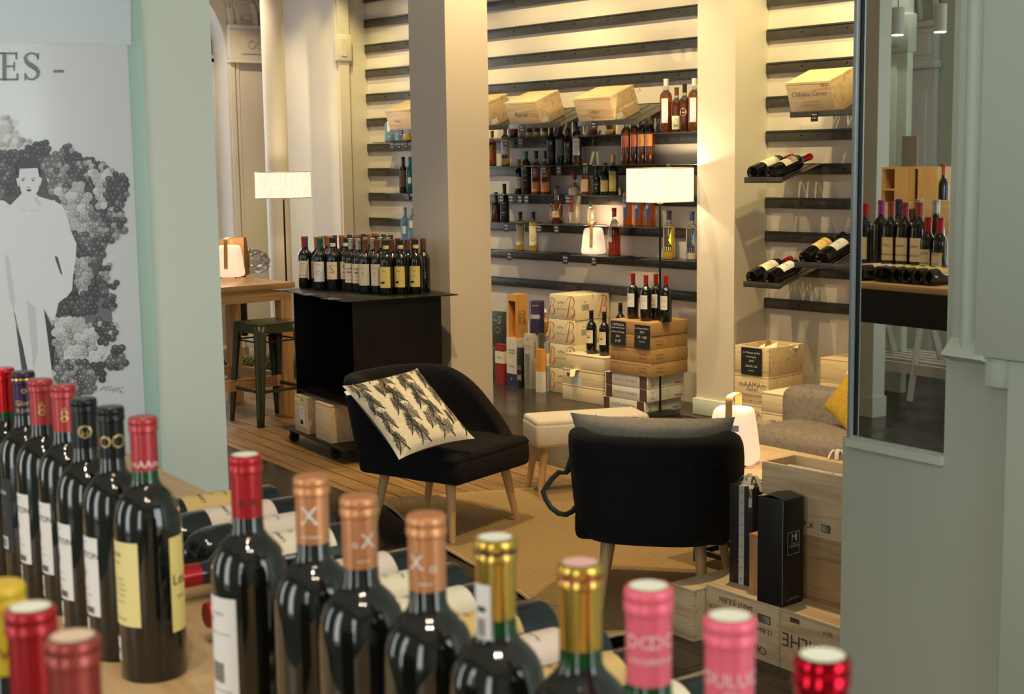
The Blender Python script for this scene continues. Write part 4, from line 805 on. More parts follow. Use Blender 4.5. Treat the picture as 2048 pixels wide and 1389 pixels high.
def case(name, label, loc, rot, sx_, sy_, sz_, mats, front=(), side=(), grp=None, top=()):
    """closed wooden case, local origin at bottom front-left; x width, y depth, z height"""
    t = thing(name, label, 'wooden case', loc, 0, grp, rot)
    b = MB(); e = .009; b.box(0, sx_, 0, sy_, 0, sz_, 0, bev=.002)
    for x in (e/2, sx_-e/2):
        for k in range(4): b.lathe([(.0018, 0), (.0016, .0006)], 6, 1, Matrix.Translation((x, -.0001, sz_*(.14+.24*k)))@Matrix.Rotation(PI/2, 4, 'X'))
    b.box(.0005, sx_-.0005, -.0004, .0, sz_-.0155, sz_-.0145, 1); b.box(sx_, sx_+.0004, 0, sy_, sz_-.0155, sz_-.0145, 1)
    part('box_body', b, mats, t)
    if front:
        b = MB()
        for (tx, size, x, z, mi, sh) in front: b.text(tx, size, mi, Matrix.Translation((x, -.0008, z))@Matrix.Rotation(PI/2, 4, 'X'), shear=sh)
        part('front_print', b, [INKG, INKB, INK, INKR], t)
    if side:
        b = MB()
        for (tx, size, y, z, mi) in side:
            if tx == 'sticker': b.box(sx_, sx_+.0008, y-.03, y+.03, z-.018, z+.018, 3); b.text('N', .001, 0, Matrix.Translation((sx_+.001, y, z)))
            else: b.text(tx, size, mi, Matrix.Translation((sx_+.0008, y, z))@Matrix.Rotation(PI/2, 4, 'Z')@Matrix.Rotation(PI/2, 4, 'X'))
        part('side_print', b, [INKG, INKB, INK, PAPER], t)
    return t
TL = math.atan2(.14, .38)
def tray_case(x0, x1, zb, front, lab_t, lab_c, side, hh=.185):
    tray(x0-.01, x1+.20, zb, lab_t, slots=True, drop=.14)
    yf = YW-.037-.38
    return case('wooden_wine_case', lab_c, (x0, yf+.004, zb-.14+.0022+.0015), (TL, 0, 0), x1-x0, .245, hh, [PINEY, INKB], front, side)
ZT = 2.036
xL = onY(1028, 200, 6.86).x; tray_case(xL, xL+.33, ZT, [('Palmer', .05, .155, .09, 1, .3)], 'slanted tray holding the left wooden case on the long wall', 'closed wooden wine case with brown script, left one above the golden whiskies', [('sticker', 0, .05, .035, 0)])
xR = onY(1166, 200, 6.86).x; tray_case(xR, xR+.35, ZT, [('mAAm', .035, .17, .085, 0, 0), ('MARGAUX', .016, .17, .045, 1, 0)], 'slanted tray holding the right wooden case on the long wall', 'closed wooden wine case with small castle print, right of its twin on the long wall', [('sticker', 0, .05, .035, 0), ('1.5', .03, .28, .13, 1)])
xP = onY(985, 200, 6.86).x; tray_case(xP-.33+.01, xP+.01, ZT, [], 'slanted tray right behind the middle pillar', 'wooden wine case half hidden behind the middle pillar', [('sticker', 0, .06, .035, 0)])
xQ = onY(788, 215, 6.86).x; tray_case(xQ, xQ+.33, ZT, [('Petrus', .03, .13, .09, 1, .3)], 'slanted tray above the blue gin bottles left of the pillar', 'wooden wine case with faint script above the blue gin bottles', [])
xC = onY(1592, 150, 6.86).x; tray_case(xC, xC+.315, ZT, [('Ch\u00e2teau Canon', .040, .155, .128, 0, .35), ('1er GRAND CRU CLASSE', .012, .155, .080, 0, 0), ('SAINT-EMILION GRAND CRU', .012, .155, .060, 0, 0), ('2016', .024, .272, .175, 2, 0)], 'slanted tray in the right bay holding the script-printed case', 'wooden wine case printed with large script and 2016 in the right bay', [], hh=.20)
def card(label, loc, rz, w, h, lines, grp=None, rx=0, drop=0):
    b = MB(); b.box(-w/2, w/2, -.001, .001, -h, 0, 0)
    for tx, sz, z in lines: b.text(tx, sz, 1, Matrix.Translation((0, -.0015, z))@Matrix.Rotation(PI/2, 4, 'X'), shear=.25)
    return single('chalk_card', label, 'card', b, [CHALK, WHITEI], loc, 0, grp, rot=(rx, 0, rz))
for nm, xx in (('left wooden case', xL+.13), ('right wooden case', xR+.15), ('script-printed case in the right bay', xC+.17), ('case above the blue gin bottles', xQ+.14)):
    card('tiny black price card clipped to the tray of the %s' % nm, (xx, YW-.037-.38-.007, ZT-.14+.02), 0, .05, .055, [('Magnum', .011, -.014), ('89,00', .012, -.035)])
def tray_bottles(x0, x1, zb, labs, drop=.10, dpt=.38, off=(.055, .15)):
    yf = YW-.037-dpt; a = math.atan2(drop, dpt)
    for (dx, lbl, lm, marks, cp) in labs:
        # axis along +Y rising by a; local z -> axis; local x -> up
        ax = Vector((0, math.cos(a), math.sin(a))); upv = Vector((0, -math.sin(a), math.cos(a))); yv = ax.cross(upv)
        Rm = Matrix((tuple(upv), tuple(yv), tuple(ax))).transposed()
        loc = Vector((x0+dx, yf+.006, zb-drop))+upv*.0497
        bottle('lying_wine_bottle', lbl, 'wine bottle', 'bordeaux', loc, WINEG, cp, seg=24, rot=Rm.to_euler(), lab=dict(z0=.07, z1=.165, ha=1.0, a=.15, mat=lm, marks=marks), scale=1.31)
x0 = onY(1497, 360, 6.86).x; tray(x0, x0+.29, ZR[4], 'upper slanted tray with two wine bottles in the right bay')
tray_bottles(x0, 0, ZR[4], [(.07, 'large wine bottle with white label, left on the upper tray of the right bay', CREAM, [('CH', .014, .13, 2, 0), ('Margaux', .012, .10, 2, 0)], cRED), (.21, 'large wine bottle with cream picture label, right on the upper tray of the right bay', mat('label_beige', (.70, .62, .48), .5), [('#', 0, .018, .12, .15, 2), ('St Emilion', .009, .09, 1, 0)], cREDs)])
x0 = onY(1495, 565, 6.86).x; tray(x0, x0+.285, ZR[1], 'lower slanted tray with two wine bottles in the right bay')
tray_bottles(x0, 0, ZR[1], [(.07, 'large wine bottle with engraved white label, left on the lower tray of the right bay', CREAM, [('ring', 0, .02, .12, .002, 2), ('Cru', .012, .085, 2, 0)], cRED), (.205, 'large wine bottle with white label, right on the lower tray of the right bay', PAPER, [('Chateau', .012, .12, 5, 0)], cRED)])
x0 = onY(1597, 528, 6.86).x; tray(x0, x0+.40, ZR[2]-.045, 'middle slanted tray with yellow labelled bottle in the right bay', drop=.13)
tray_bottles(x0, 0, ZR[2]-.045, [(.085, 'large wine bottle with yellow label on the middle tray of the right bay', YELP, [('SOUTARD', .016, .14, 3, 0), ('EMILION', .010, .11, 3, 0)], cBLK), (.205, 'large wine bottle with grey-white label on the middle tray of the right bay', PAPER, [('Chateau', .012, .12, 2, 0)], cBLK)], drop=.13)
# ================================================================== CART
def lbl(mb, tx, sz, T, m, shear=0): mb.text(tx, sz, m, T, shear=shear)
FRONT = Matrix.Rotation(PI/2, 4, 'X')                    # text in the xz plane, read from -y
SIDE = Matrix.Rotation(PI/2, 4, 'Z')@Matrix.Rotation(PI/2, 4, 'X')   # text in the yz plane, read from +x
ZC = .92
cl = onz(550, 578, ZC); cf = onz(692, 604, ZC); cr_ = onz(929, 591, ZC)
ex = (cf-cl); ca = math.atan2(ex.y, ex.x); CWD = ex.length; CDP = (cr_-cf).length
cart = thing('bottle_cart', 'black steel cart on castors stacked with rows of red wine', 'cart', (cl.x, cl.y, 0), ca)
b = MB(); b.box(0, CWD, 0, CDP, ZC-.006, ZC, 0, bev=.001); part('top_plate', b, CARTM, cart)
b = MB(); b.box(.02, CWD-.10, .0, CDP-.02, .08, .088, 0, bev=.001); part('base_plate', b, CARTM, cart)
b = MB(); x0c, x1c, y0c, y1c = .16, CWD-.02, .05, CDP-.20
b.box(x0c, x0c+.012, y0c+.0, y1c, .088, ZC-.006); part('side_panel', b, CARTM, cart)
b = MB(); b.box(x1c-.012, x1c, y0c, y1c, .325, ZC-.006); part('side_panel', b, CARTM, cart)
b = MB(); b.box(x1c-.012, x1c, y1c+.001, y1c+.10, .088, ZC-.006); part('corner_panel', b, CARTM, cart)
b = MB(); b.box(x0c+.012, x1c-.012, y1c-.012, y1c, .088, ZC-.006); part('back_panel', b, CARTM, cart)
b = MB(); b.box(x0c+.012, x1c-.012, y0c+.001, y1c-.012, .325, .333); part('shelf_plate', b, CARTM, cart)
RUB = mat('rubber', (.02, .02, .02), .5)
for (x, y) in ((.10, .05), (CWD-.32, .05), (CWD-.18, .10), (.10, CDP-.1), (CWD-.18, CDP-.1)):
    b = MB(); b.box(x-.02, x+.02, y-.02, y+.02, .072, .080); b.box(x-.016, x-.012, y-.02, y+.015, .03, .072); b.box(x+.012, x+.016, y-.02, y+.015, .03, .072)
    fk = part('caster', b, BLACKM, cart)
    b = MB(); b.rod((x-.011, y, .030), (x+.011, y, .030), .030, None, 20); part('wheel', b, RUB, fk)
caps_ = [(168, 145, kRD, 'white'), (247, 150, kBU, 'blueblock'), (325, 120, kCO, 'white'), (415, 155, kCO, 'orange'), (485, 168, kGN, 'wide'), (597, 165, kBL, 'white'), (660, 168, kBL, 'swirl'), (763, 168, kBL, 'swirl'), (868, 175, kGY, 'castle'), (957, 180, kGY, 'castle'), (1088, 190, kBR, 'cream'), (1187, 190, kBR, 'cream'), (1330, 200, kBL, 'yellow'), (1520, 195, kBL, 'yellow'), (1720, 190, kBL, 'yellow'), (1822, 175, kBR, None),
 (418, 138, kGY, None), (515, 112, kCO, None), (585, 130, kBU, None), (597, 150, kCO, None), (692, 100, kCO, None), (755, 140, kCO, None), (780, 122, kBU, None), (850, 147, kBL, None), (930, 130, kCO, None), (940, 112, kBU, None), (935, 162, kBL, None), (1048, 97, kRD, None), (1030, 150, kBL, None), (1105, 122, kCO, None), (1125, 102, kBU, None), (1195, 75, kCO, None), (1050, 165, kGY, None), (1155, 175, kGY, None), (1218, 140, kBL, None), (1278, 112, kCO, None), (1255, 160, kGY, None), (1345, 150, kBL, None), (1390, 120, kGN, None), (1355, 165, kGY, None), (1275, 185, kBR, None), (1472, 128, kGN, None), (1410, 190, kBR, None), (1490, 175, kBR, None), (1620, 185, kBR, None), (1700, 170, kBR, None)]
pts = []
for (x, y, cp, lk) in caps_:
    P = onz(570+x/6.606, 450+y/6.606, ZC+.308); pts.append([P.x, P.y])
for it in range(140):
    for i in range(len(pts)):
        for j in range(i):
            dx = pts[i][0]-pts[j][0]; dy = pts[i][1]-pts[j][1]; d = math.hypot(dx, dy)+1e-6
            if d < .0765:
                wi = 1.0 if i > 15 else .35; wj = 1.0 if j > 15 else .35; s = (.0765-d)/d/(wi+wj)
                pts[i][0] += dx*s*wi; pts[i][1] += dy*s*wi; pts[j][0] -= dx*s*wj; pts[j][1] -= dy*s*wj
LB = {'white': lb_(CREAM, .06, .16, .85, [('ring', 0, .013, .12, .0015, 2), ('Chateau', .009, .145, 2, 0), ('#', 0, .02, .075, .078, 2)]), 'blueblock': lb_(PAPER, .05, .17, .8, [('#', -.004, .005, .11, .145, 10), ('Haut', .009, .09, 2, 0)]), 'orange': lb_(mOR, .06, .16, .85, [('ring', 0, .014, .125, .002, 5), ('2014', .009, .08, 5, 0)]),
 'wide': lb_(PAPER, .05, .165, 1.0, [('ring', .002, .014, .10, .0015, 2), ('CHATEAU', .009, .15, 2, 0)]), 'swirl': lb_(CREAM, .065, .165, .95, [('S', .075, .12, 3, .004), ('Sirene', .009, .08, 3, -.01)]), 'castle': lb_(CREAM, .05, .16, .9, [('mAM', .018, .13, 1, 0), ('#', 0, .012, .105, .115, 2), ('Medoc', .008, .09, 2, 0), ('#', 0, .018, .065, .067, 2)]),
 'cream': lb_(mat('label_aged', (.66, .62, .50), .5), .045, .165, .95, [('Pape', .014, .145, 4, 0), ('A', .022, .112, 2, -.004), ('Cru', .008, .075, 2, 0)]), 'yellow': lb_(YELP, .04, .155, .95, [('Clos', .012, .13, 5, 0), ('#', -.010, .012, .062, .074, 1), ('grand vin', .006, .10, 5, 0)])}
ST = {'white': 'white label', 'blueblock': 'blue-block label', 'orange': 'orange label', 'wide': 'broad white label', 'swirl': 'red swirl label', 'castle': 'castle label', 'cream': 'aged cream label', 'yellow': 'yellow label', None: 'label hidden'}
cn = {kRD: 'red', kBU: 'blue', kCO: 'copper', kGN: 'green', kBL: 'black', kGY: 'silver', kBR: 'brown'}
seen = {}
ox = {0: 'first', 1: 'second', 2: 'third', 3: 'fourth', 4: 'fifth', 5: 'sixth', 6: 'seventh', 7: 'eighth', 8: 'ninth', 9: 'tenth'}
order = sorted(range(len(caps_)), key=lambda i: caps_[i][0])
rank = {}
for i in order:
    k = (cn[caps_[i][2]], caps_[i][3], i > 15); rank[i] = seen.get(k, 0); seen[k] = seen.get(k, 0)+1
_Wc = Matrix.Translation((cl.x, cl.y, 0))@Matrix.Rotation(ca, 4, 'Z'); _Wi = _Wc.inverted()
for q in pts:
    v = _Wi@Vector((q[0], q[1], 0)); v.x = max(.045, min(CWD-.045, v.x)); v.y = max(.045, min(CDP-.045, v.y)); v = _Wc@v; q[0], q[1] = v.x, v.y
for i, (x, y, cp, lk) in enumerate(caps_):
    where = 'front of the cart' if i < 16 else 'rear of the cart'
    cap2 = cp
    many = seen[(cn[cp], lk, i > 15)] > 1
    lab = '%s%s-capped wine bottle with %s%s, %s' % (ox[rank[i]]+' ' if many else '', cn[cp], ST[lk], ' from the left' if many else '', where)
    kw = {}
    if lk == 'yellow': kw['capart'] = None
    t = bottle('cart_wine_bottle', lab, 'wine bottle', 'bordeaux', (pts[i][0], pts[i][1], ZC+.0005), WINEG, cp, lab=LB.get(lk), rz=face_angle(pts[i], -22), seg=16, group='wine bottles on the steel cart', scale=1.02)
    if lk in ('yellow', 'swirl'):
        b = MB(); b.curvedpatch(.0158, -PI, PI, .252, .272, 0, 14); part('neck_band', b, YELP if lk == 'yellow' else CREAM, t, 'yellow neck band' if lk == 'yellow' else 'cream neck band')
# price cards curling off the cart's top edge
for (x, y, a, nm) in ((.02, .02, .1, 'left'), (.42, .02, -.05, 'middle'), (.75, .02, .06, 'right')):
    b = MB(); b.box(-.07, .07, -.05, .05, 0, .0012, 0); b.text('Promotion', .022, 1, Matrix.Translation((0, .01, .0016)), shear=.2); b.text('12,50', .022, 1, Matrix.Translation((0, -.02, .0016)), shear=.2)
    w = cart.matrix_basis if 0 else Matrix.Translation((cl.x, cl.y, 0))@Matrix.Rotation(ca, 4, 'Z'); p = w@Vector((x+.07, y-.005, ZC+.0004))
    single('chalk_card', 'black price card lying on the %s front edge of the cart' % nm, 'card', b, [CHALK, WHITEI], p, ca+a)
def crate(name, label, loc, rz, w, d, h, mats=None, front=(), side=(), opened=False, cat='wooden case', grp=None, frontcard=None, lidline=True):
    """timber wine case; local origin bottom front-left corner, x to the right along the front, y back"""
    mats = mats or [PINE, INKB, INKG, INK]; mats = list(mats)+[INKB, INKG, INK][len(mats)-1:]
    t = thing(name, label, cat, loc, rz, grp)
    b = MB(); e = .012
    if opened:
        b.box(0, w, 0, e, 0, h, 0, bev=.001); b.box(0, w, d-e, d, 0, h, 0, bev=.001); b.box(0, e, e, d-e, 0, h, 0, bev=.001); b.box(w-e, w, e, d-e, 0, h, 0, bev=.001); b.box(e, w-e, e, d-e, 0, e, 0)
    else:
        b.box(0, w, 0, d, 0, h-.010, 0, bev=.001); b.box(-.001, w+.001, -.001, d+.001, h-.0095, h, 0, bev=.001)
    for xx in (.006, w-.006):
        for k in range(5): b.lathe([(.002, 0), (.0018, .0008)], 6, 1, Matrix.Translation((xx, -.0006, h*(.1+.2*k)))@Matrix.Rotation(PI/2, 4, 'X'))
    for k in range(5): b.lathe([(.002, 0), (.0018, .0008)], 6, 1, Matrix.Translation((w+.0006, .006, h*(.1+.2*k)))@Matrix.Rotation(PI/2, 4, 'Y'))
    part('box_body', b, mats, t)
    if front:
        b = MB()
        for q in front:
            if q[0] == 'rot': _, tx, sz, x, z, mi, sh, an = q; b.text(tx, sz, mi, Matrix.Translation((x, -.0022, z))@FRONT@Matrix.Rotation(an, 4, 'Z'), shear=sh)
            elif q[0] == 'rect': _, x, z, hw, hh, mi = q; b.box(x-hw, x+hw, -.0020, -.0015, z-hh, z+hh, mi)
            elif q[0] == 'circle':
                _, x, z, rad, wd, mi = q; sy = .72
                b.add([(x+qq*math.cos(2*PI*k/28), -.0022, z+qq*sy*math.sin(2*PI*k/28)) for qq in (rad, rad-wd) for k in range(28)], [(k, (k+1) % 28, 28+(k+1) % 28, 28+k) for k in range(28)], mi)
            else: tx, sz, x, z, mi, sh = q; b.text(tx, sz, mi, Matrix.Translation((x, -.0022, z))@FRONT, shear=sh)
        part('front_print', b, [PAPER, INKB, INKG, INK, YELP, INKR], t)
    if side:
        b = MB()
        for q in side:
            if q[0] == 'rot': _, tx, sz, y, z, mi, sh, an = q; b.text(tx, sz, mi, Matrix.Translation((w+.0022, y, z))@SIDE@Matrix.Rotation(an, 4, 'Z'), shear=sh)
            elif q[0] == 'rect': _, y, z, hw, hh, mi = q; b.box(w+.0015, w+.0020, y-hw, y+hw, z-hh, z+hh, mi)
            elif q[0] == 'circle':
                _, y, z, rad, wd, mi = q
                b.add([(w+.0022, y+qq*math.cos(2*PI*k/28), z+qq*.7*math.sin(2*PI*k/28)) for qq in (rad, rad-wd) for k in range(28)], [(k, (k+1) % 28, 28+(k+1) % 28, 28+k) for k in range(28)], mi)
            else: tx, sz, y, z, mi, sh = q; b.text(tx, sz, mi, Matrix.Translation((w+.0022, y, z))@SIDE, shear=sh)
        part('side_print', b, [PAPER, INKB, INKG, INK, YELP, INKR], t)
    return t
WC = Matrix.Translation((cl.x, cl.y, 0))@Matrix.Rotation(ca, 4, 'Z')
p = WC@Vector((.17, .03, .0885))
crate('wooden_wine_case', 'wooden wine case with barcode label and oval stamp on the cart base', p, ca, .20, .40, .215, None,
      [('rect', .12, .10, .040, .060, 0), ('rect', .11, .062, .022, .014, 3), ('750 ml', .010, .115, .14, 3, 0), ('CASE', .009, .12, .12, 3, 0), ('rect', .12, .195, .02, .003, 1)],
      [('circle', .21, .11, .12, .004, 1), ('circle', .21, .11, .095, .002, 1), ('CHATEAU', .022, .21, .135, 1, 0), ('- 2014 -', .020, .21, .10, 1, 0), ('rect', .06, .15, .020, .020, 4)])
p = WC@Vector((.48, .03, .0885))
crate('wooden_wine_case', 'second wooden wine case on the cart base behind the armchair', p, ca, .22, .40, .215)
# ================================================================== OAK TABLE, STOOLS
tp = onz(578, 828, 0); ox1, oy1 = tp.x+.03, tp.y+.03
t = thing('high_table', 'tall oak table with square legs at the left, holding a lit lantern', 'table', (0, 0, 0))
OT = .885
b = MB(); b.box(ox1-.78, ox1+.02, oy1-1.6, oy1+.02, OT-.035, OT, 0, bev=.002); part('tabletop', b, OAK, t)
b = MB(); b.box(ox1-.76, ox1, oy1-1.58, oy1, OT-.115, OT-.0355, 0); part('apron', b, OAK, t)
for (x, y) in ((ox1-.04, oy1-.04), (ox1-.70, oy1-.04), (ox1-.04, oy1-1.53), (ox1-.70, oy1-1.53)):
    b = MB(); b.box(x-.04, x+.04, y-.04, y+.04, 0, OT-.115, 0, bev=.002); part('leg', b, wood('oak_leg', (.42, .22, .08), (.60, .35, .15), 2, 5, rough=.4), t)
b = MB(); b.box(ox1-.055, ox1-.025, oy1-1.49, oy1-.08, .20, .27); part('stretcher', b, OAK, t)
b = MB(); b.box(ox1-.715, ox1-.685, oy1-1.49, oy1-.08, .20, .27); part('stretcher', b, OAK, t)
b = MB(); b.box(ox1-.66, ox1-.08, oy1-.055, oy1-.025, .20, .27); part('stretcher', b, OAK, t)
OLIVE = mat('olive_painted_steel', (.060, .070, .035), .38, metal=.3)
def stool(name, label, loc, rz, h=.66, foot=.20, topw=.155):
    t = thing(name, label, 'stool', loc, rz)
    b = MB(); b.box(-topw, topw, -topw, topw, h-.012, h, 0, bev=.006, seg=3); b.lathe([(.10, h+.0005), (.06, h-.003), (.022, h-.004)], 24, 0); part('seat', b, OLIVE, t)
    b = MB()
    for s in (-1, 1):
        b.box(-topw+.004, topw-.004, s*(topw-.004)-.002, s*(topw-.004)+.002, h-.065, h-.010); b.box(s*(topw-.004)-.002, s*(topw-.004)+.002, -topw+.004, topw-.004, h-.065, h-.010)
    part('seat_apron', b, OLIVE, t)
    for sx_ in (-1, 1):
        for sy_ in (-1, 1):
            b = MB(); n = 10; vs = []; fs = []
            # folded-sheet leg: V section with a rounded ridge pointing outward, tapering down
            for j in range(n+1):
                u = j/n; cx_, cy_ = sx_*((topw-.002)+(foot-topw)*u), sy_*((topw-.002)+(foot-topw)*u); w = .058-.026*u; z = (h-.014)*(1-u)
                prof = [(-w, 0), (-w*.55, .002), (-w*.25, -.012+.008*u), (0, .004), (0, .004), (.012-.008*u, -w*.25), (-.002, -w*.55), (0, -w)]
                prof = [(-w, 0), (-w*.62, 0), (-w*.45, -.006), (-w*.28, 0), (0, 0), (0, -w*.28), (-.006, -w*.45), (0, -w*.62), (0, -w)]
                for (a_, c_) in prof: vs.append((cx_+sx_*a_, cy_+sy_*c_, z))
            m_n = 9
            for j in range(n):
                for k in range(m_n-1): fs.append((j*m_n+k, j*m_n+k+1, (j+1)*m_n+k+1, (j+1)*m_n+k))
            b.add(vs, fs, 0)
            o = part('leg', b, OLIVE, t); md = o.modifiers.new('s', 'SOLIDIFY'); md.thickness = .003
    r_ = topw+(foot-topw)*.66-.012; zz = h*.34
    for s in (-1, 1):
        b = MB(); b.box(-r_, r_, s*r_-.004, s*r_+.004, zz-.011, zz+.011); part('cross_bar', b, OLIVE, t)
        b = MB(); b.box(s*r_-.004, s*r_+.004, -r_, r_, zz-.0105, zz+.0105); part('cross_bar', b, OLIVE, t)
    r2 = topw+(foot-topw)*.18-.01
    b = MB()
    for s in (-1, 1): b.rod((-r2, s*r2, h*.82), (r2, s*r2, h*.82), .005); b.rod((s*r2, -r2, h*.82), (s*r2, r2, h*.82), .005)
    part('upper_bar', b, BLACKM, t)
    return t
fp = onz(520, 857, 0)
st_ = stool('metal_stool', 'olive green metal stool with flared legs pulled out before the oak table', (fp.x-.19, fp.y+.19, 0), 0, h=.655, foot=.19)
fp = onz(566, 822, 0)
dup(st_, (fp.x-.19+.05, fp.y+.62, 0), .3, 'olive green metal stool mostly hidden behind the oak table leg')
# ================================================================== LANTERNS
GLOW = mat('lantern_glow', (.8, .62, .46), .5, emit=.78, emitcol=(1.0, .70, .48))
LWOOD = wood('lantern_bamboo', (.42, .24, .07), (.55, .34, .13), 2, 5, rough=.4)
def lantern(label, loc, rz, s=1.0, power=6):
    t = thing('lantern_lamp', label, 'lamp', loc, rz); t.scale = (s, s, s)
    b = MB(); sec = []; H = .205
    prof = [(.055, 0), (.082, .004), (.089, .014), (.090, .03), (.0865, .06), (.082, .10), (.077, .14), (.072, .175), (.068, .192), (.060, .202), (.045, .205)]
    vs = []; fs = []; n = 28
    def sq(a, r):   # rounded square section
        c, s_ = math.cos(a), math.sin(a); k = (abs(c)**5+abs(s_)**5)**(-1/5); return (r*c*k, r*s_*k)
    for (r, z) in prof:
        for k in range(n): x, y = sq(2*PI*k/n, r); vs.append((x, y*.80, z+.006))
    for j in range(len(prof)-1):
        for k in range(n): k2 = (k+1) % n; fs.append((j*n+k, j*n+k2, (j+1)*n+k2, (j+1)*n+k))
    fs.append(tuple(range(n))[::-1]); fs.append(tuple((len(prof)-1)*n+k for k in range(n)))
    b.add(vs, fs, 0); part('diffuser', b, GLOW, t, smooth=60)
    b = MB(); w = .0125; path = []
    path += [(0, -.0757, .062), (0, -.0690, .13), (0, -.0625, .20), (0, -.0605, .235)]
    for i in range(1, 7): a = PI/2*i/6; path.append((0, -.0605+.02*(1-math.cos(a)), .235+.02*math.sin(a)))
    path += [(0, .0405, .255)]
    for i in range(1, 7): a = PI/2*i/6; path.append((0, .0405+.02*math.sin(a), .255-.02*(1-math.cos(a))))
    path += [(0, .0625, .20), (0, .0690, .13), (0, .0757, .062)]
    vs = []; fs = []
    for i, p in enumerate(path):
        d = Vector(path[min(i+1, len(path)-1)])-Vector(path[max(i-1, 0)]); d.normalize(); nn = Vector((0, -d.z, d.y))
        for (u, v) in ((-w, 0), (w, 0), (w, .004), (-w, .004)): q = Vector(p)+nn*(v if 1 else 0); vs.append((q.x+u, q.y, q.z))
    for i in range(len(path)-1):
        for k in range(4): k2 = (k+1) % 4; fs.append((i*4+k, i*4+k2, (i+1)*4+k2, (i+1)*4+k))
    fs += [(0, 1, 2, 3), tuple(len(vs)-4+k for k in range(4))[::-1]]
    b.add(vs, fs, 0)
    h = part('handle', b, LWOOD, t)
    for s_ in (-1, 1):
        b = MB(); b.rod((0, s_*.0765, .068), (0, s_*.0835, .068), .008, .0075, 16); part('rivet', b, mat('rivet_metal', (.5, .47, .4), .3, metal=.8), h)
    b = MB()
    for x in (-.05, .05):
        for y in (-.035, .035): b.lathe([(.007, 0), (.007, .007)], 10, 0, Matrix.Translation((x, y, 0)))
    part('foot', b, BLACKM, t)
    L = bpy.data.lights.new('lantern_bulb', 'POINT'); L.energy = power; L.color = (1, .66, .40); L.shadow_soft_size = .09
    o = bpy.data.objects.new('lantern_bulb', L); COL.objects.link(o); o.location = Vector(loc)+Vector((0, 0, .30*s))
    return t
def la(P, off): return math.atan2(-P.y, -P.x)+PI/2+R_(off)
P = onz(460, 556, OT); lantern('glowing lantern with bamboo handle standing on the oak table at left', P, la(P, -18), 1.07, 3)
P = Vector((onY(1187, 500, YB).x, YB, ZR[1]+.0102)); lantern('glowing lantern with bamboo handle on the wall shelf among spirits', P, la(P, -14), .92, 3)
# paper bag and crumpled plastic on the oak table
P = onz(452, 556, OT)+Vector((-.16, .16, 0))
b = MB(); vs = []
b.add([(-.09, -.05, 0), (.09, -.05, 0), (.09, .05, 0), (-.09, .05, 0), (-.085, -.03, .26), (.09, -.035, .27), (.085, .03, .265), (-.09, .03, .255), (-.095, -.055, .12), (.095, -.055, .12), (.095, .055, .12), (-.095, .055, .12)], [(0, 3, 2, 1), (0, 1, 9, 8), (1, 2, 10, 9), (2, 3, 11, 10), (3, 0, 8, 11), (8, 9, 5, 4), (9, 10, 6, 5), (10, 11, 7, 6), (11, 8, 4, 7)])
single('paper_bag', 'brown paper bag standing behind the lantern on the oak table', 'bag', b, mat('kraft_paper', (.45, .28, .12), .8), P, .7)
P = onz(508, 549, OT); rr = random.Random(3)
bm = bmesh.new(); bmesh.ops.create_icosphere(bm, subdivisions=3, radius=1)
for v in bm.verts:
    k = .78+.35*rr.random(); v.co = Vector((v.co.x*.13*k, v.co.y*.09*k, max(v.co.z*.095*k+.085, 0.001)))
b = MB(); b.add([v.co.copy() for v in bm.verts], [tuple(v.index for v in f.verts) for f in bm.faces]); bm.free()
single('plastic_bag', 'crumpled clear plastic bag lying beside the lantern on the oak table', 'bag', b, pane('clear_plastic', (.93, .94, .95), .16), P+Vector((-.03, .02, 0)), .4, smooth=0)
# things behind and under the oak table
def garland(label, c, L, rz, seed):
    r = random.Random(seed); b = MB()
    b.tube([(L*(i/8-.5), .03*math.sin(i), .05+.02*math.sin(i*2)) for i in range(9)], .012, 6, 1)
    for i in range(1500):
        x = r.uniform(-L/2, L/2); a = r.uniform(0, 2*PI); l = r.uniform(.04, .11); p0 = Vector((x, r.uniform(-.05, .05), r.uniform(.03, .14)))
        d = Vector((r.uniform(-.5, .5), math.cos(a), abs(math.sin(a))*.9)).normalized()*l; s = Vector((d.y, -d.x, 0)).normalized()*.0035; q = p0+d; q.z = max(q.z, .004)
        b.add([p0-s, p0+s, q], [(0, 1, 2)], r.choice((0, 0, 2)))
    return single('pine_garland', label, 'garland', b, [mat('pine_needles', (.06, .12, .025), .7), INKB, mat('pine_needles_pale', (.14, .22, .06), .7)], c, rz, smooth=0)
P = onz(462, 760, 0); garland('bushy green pine garland on the floor under the oak table, nearer the end wall', P+Vector((-.1, .1, 0)), .9, .9, 1)
P = onz(548, 762, 0); garland('bushy green pine garland on the floor behind the metal stools', P+Vector((.25, .3, 0)), .9, .5, 2)
P = onz(520, 728, 0)+Vector((.0, -.1, 0)); crate('wooden_wine_case', 'yellowish wooden case on the floor by the corner column', P, .1, .42, .35, .34, [PINEY, INKB])
# slim timber easel chair behind the table at left
P = onz(448, 745, 0)
t = thing('folding_chair', 'pale timber and black chair folded behind the oak table', 'chair', P, .6)
b = MB(); b.box(-.12, .12, -.012, .012, .22, 1.0, 0, bev=.004); part('backrest', b, PINE2, t)
for x in (-.10, .10):
    b = MB(); b.rod((x, 0.03, 0), (x, .0, .25), .014, .014, 10); part('leg', b, mat('chrome', (.6, .6, .6), .2, metal=1), t)
b = MB(); b.box(.125, .22, -.02, .02, .30, 1.0, 0, bev=.01); part('side_frame', b, BLACKM, t)
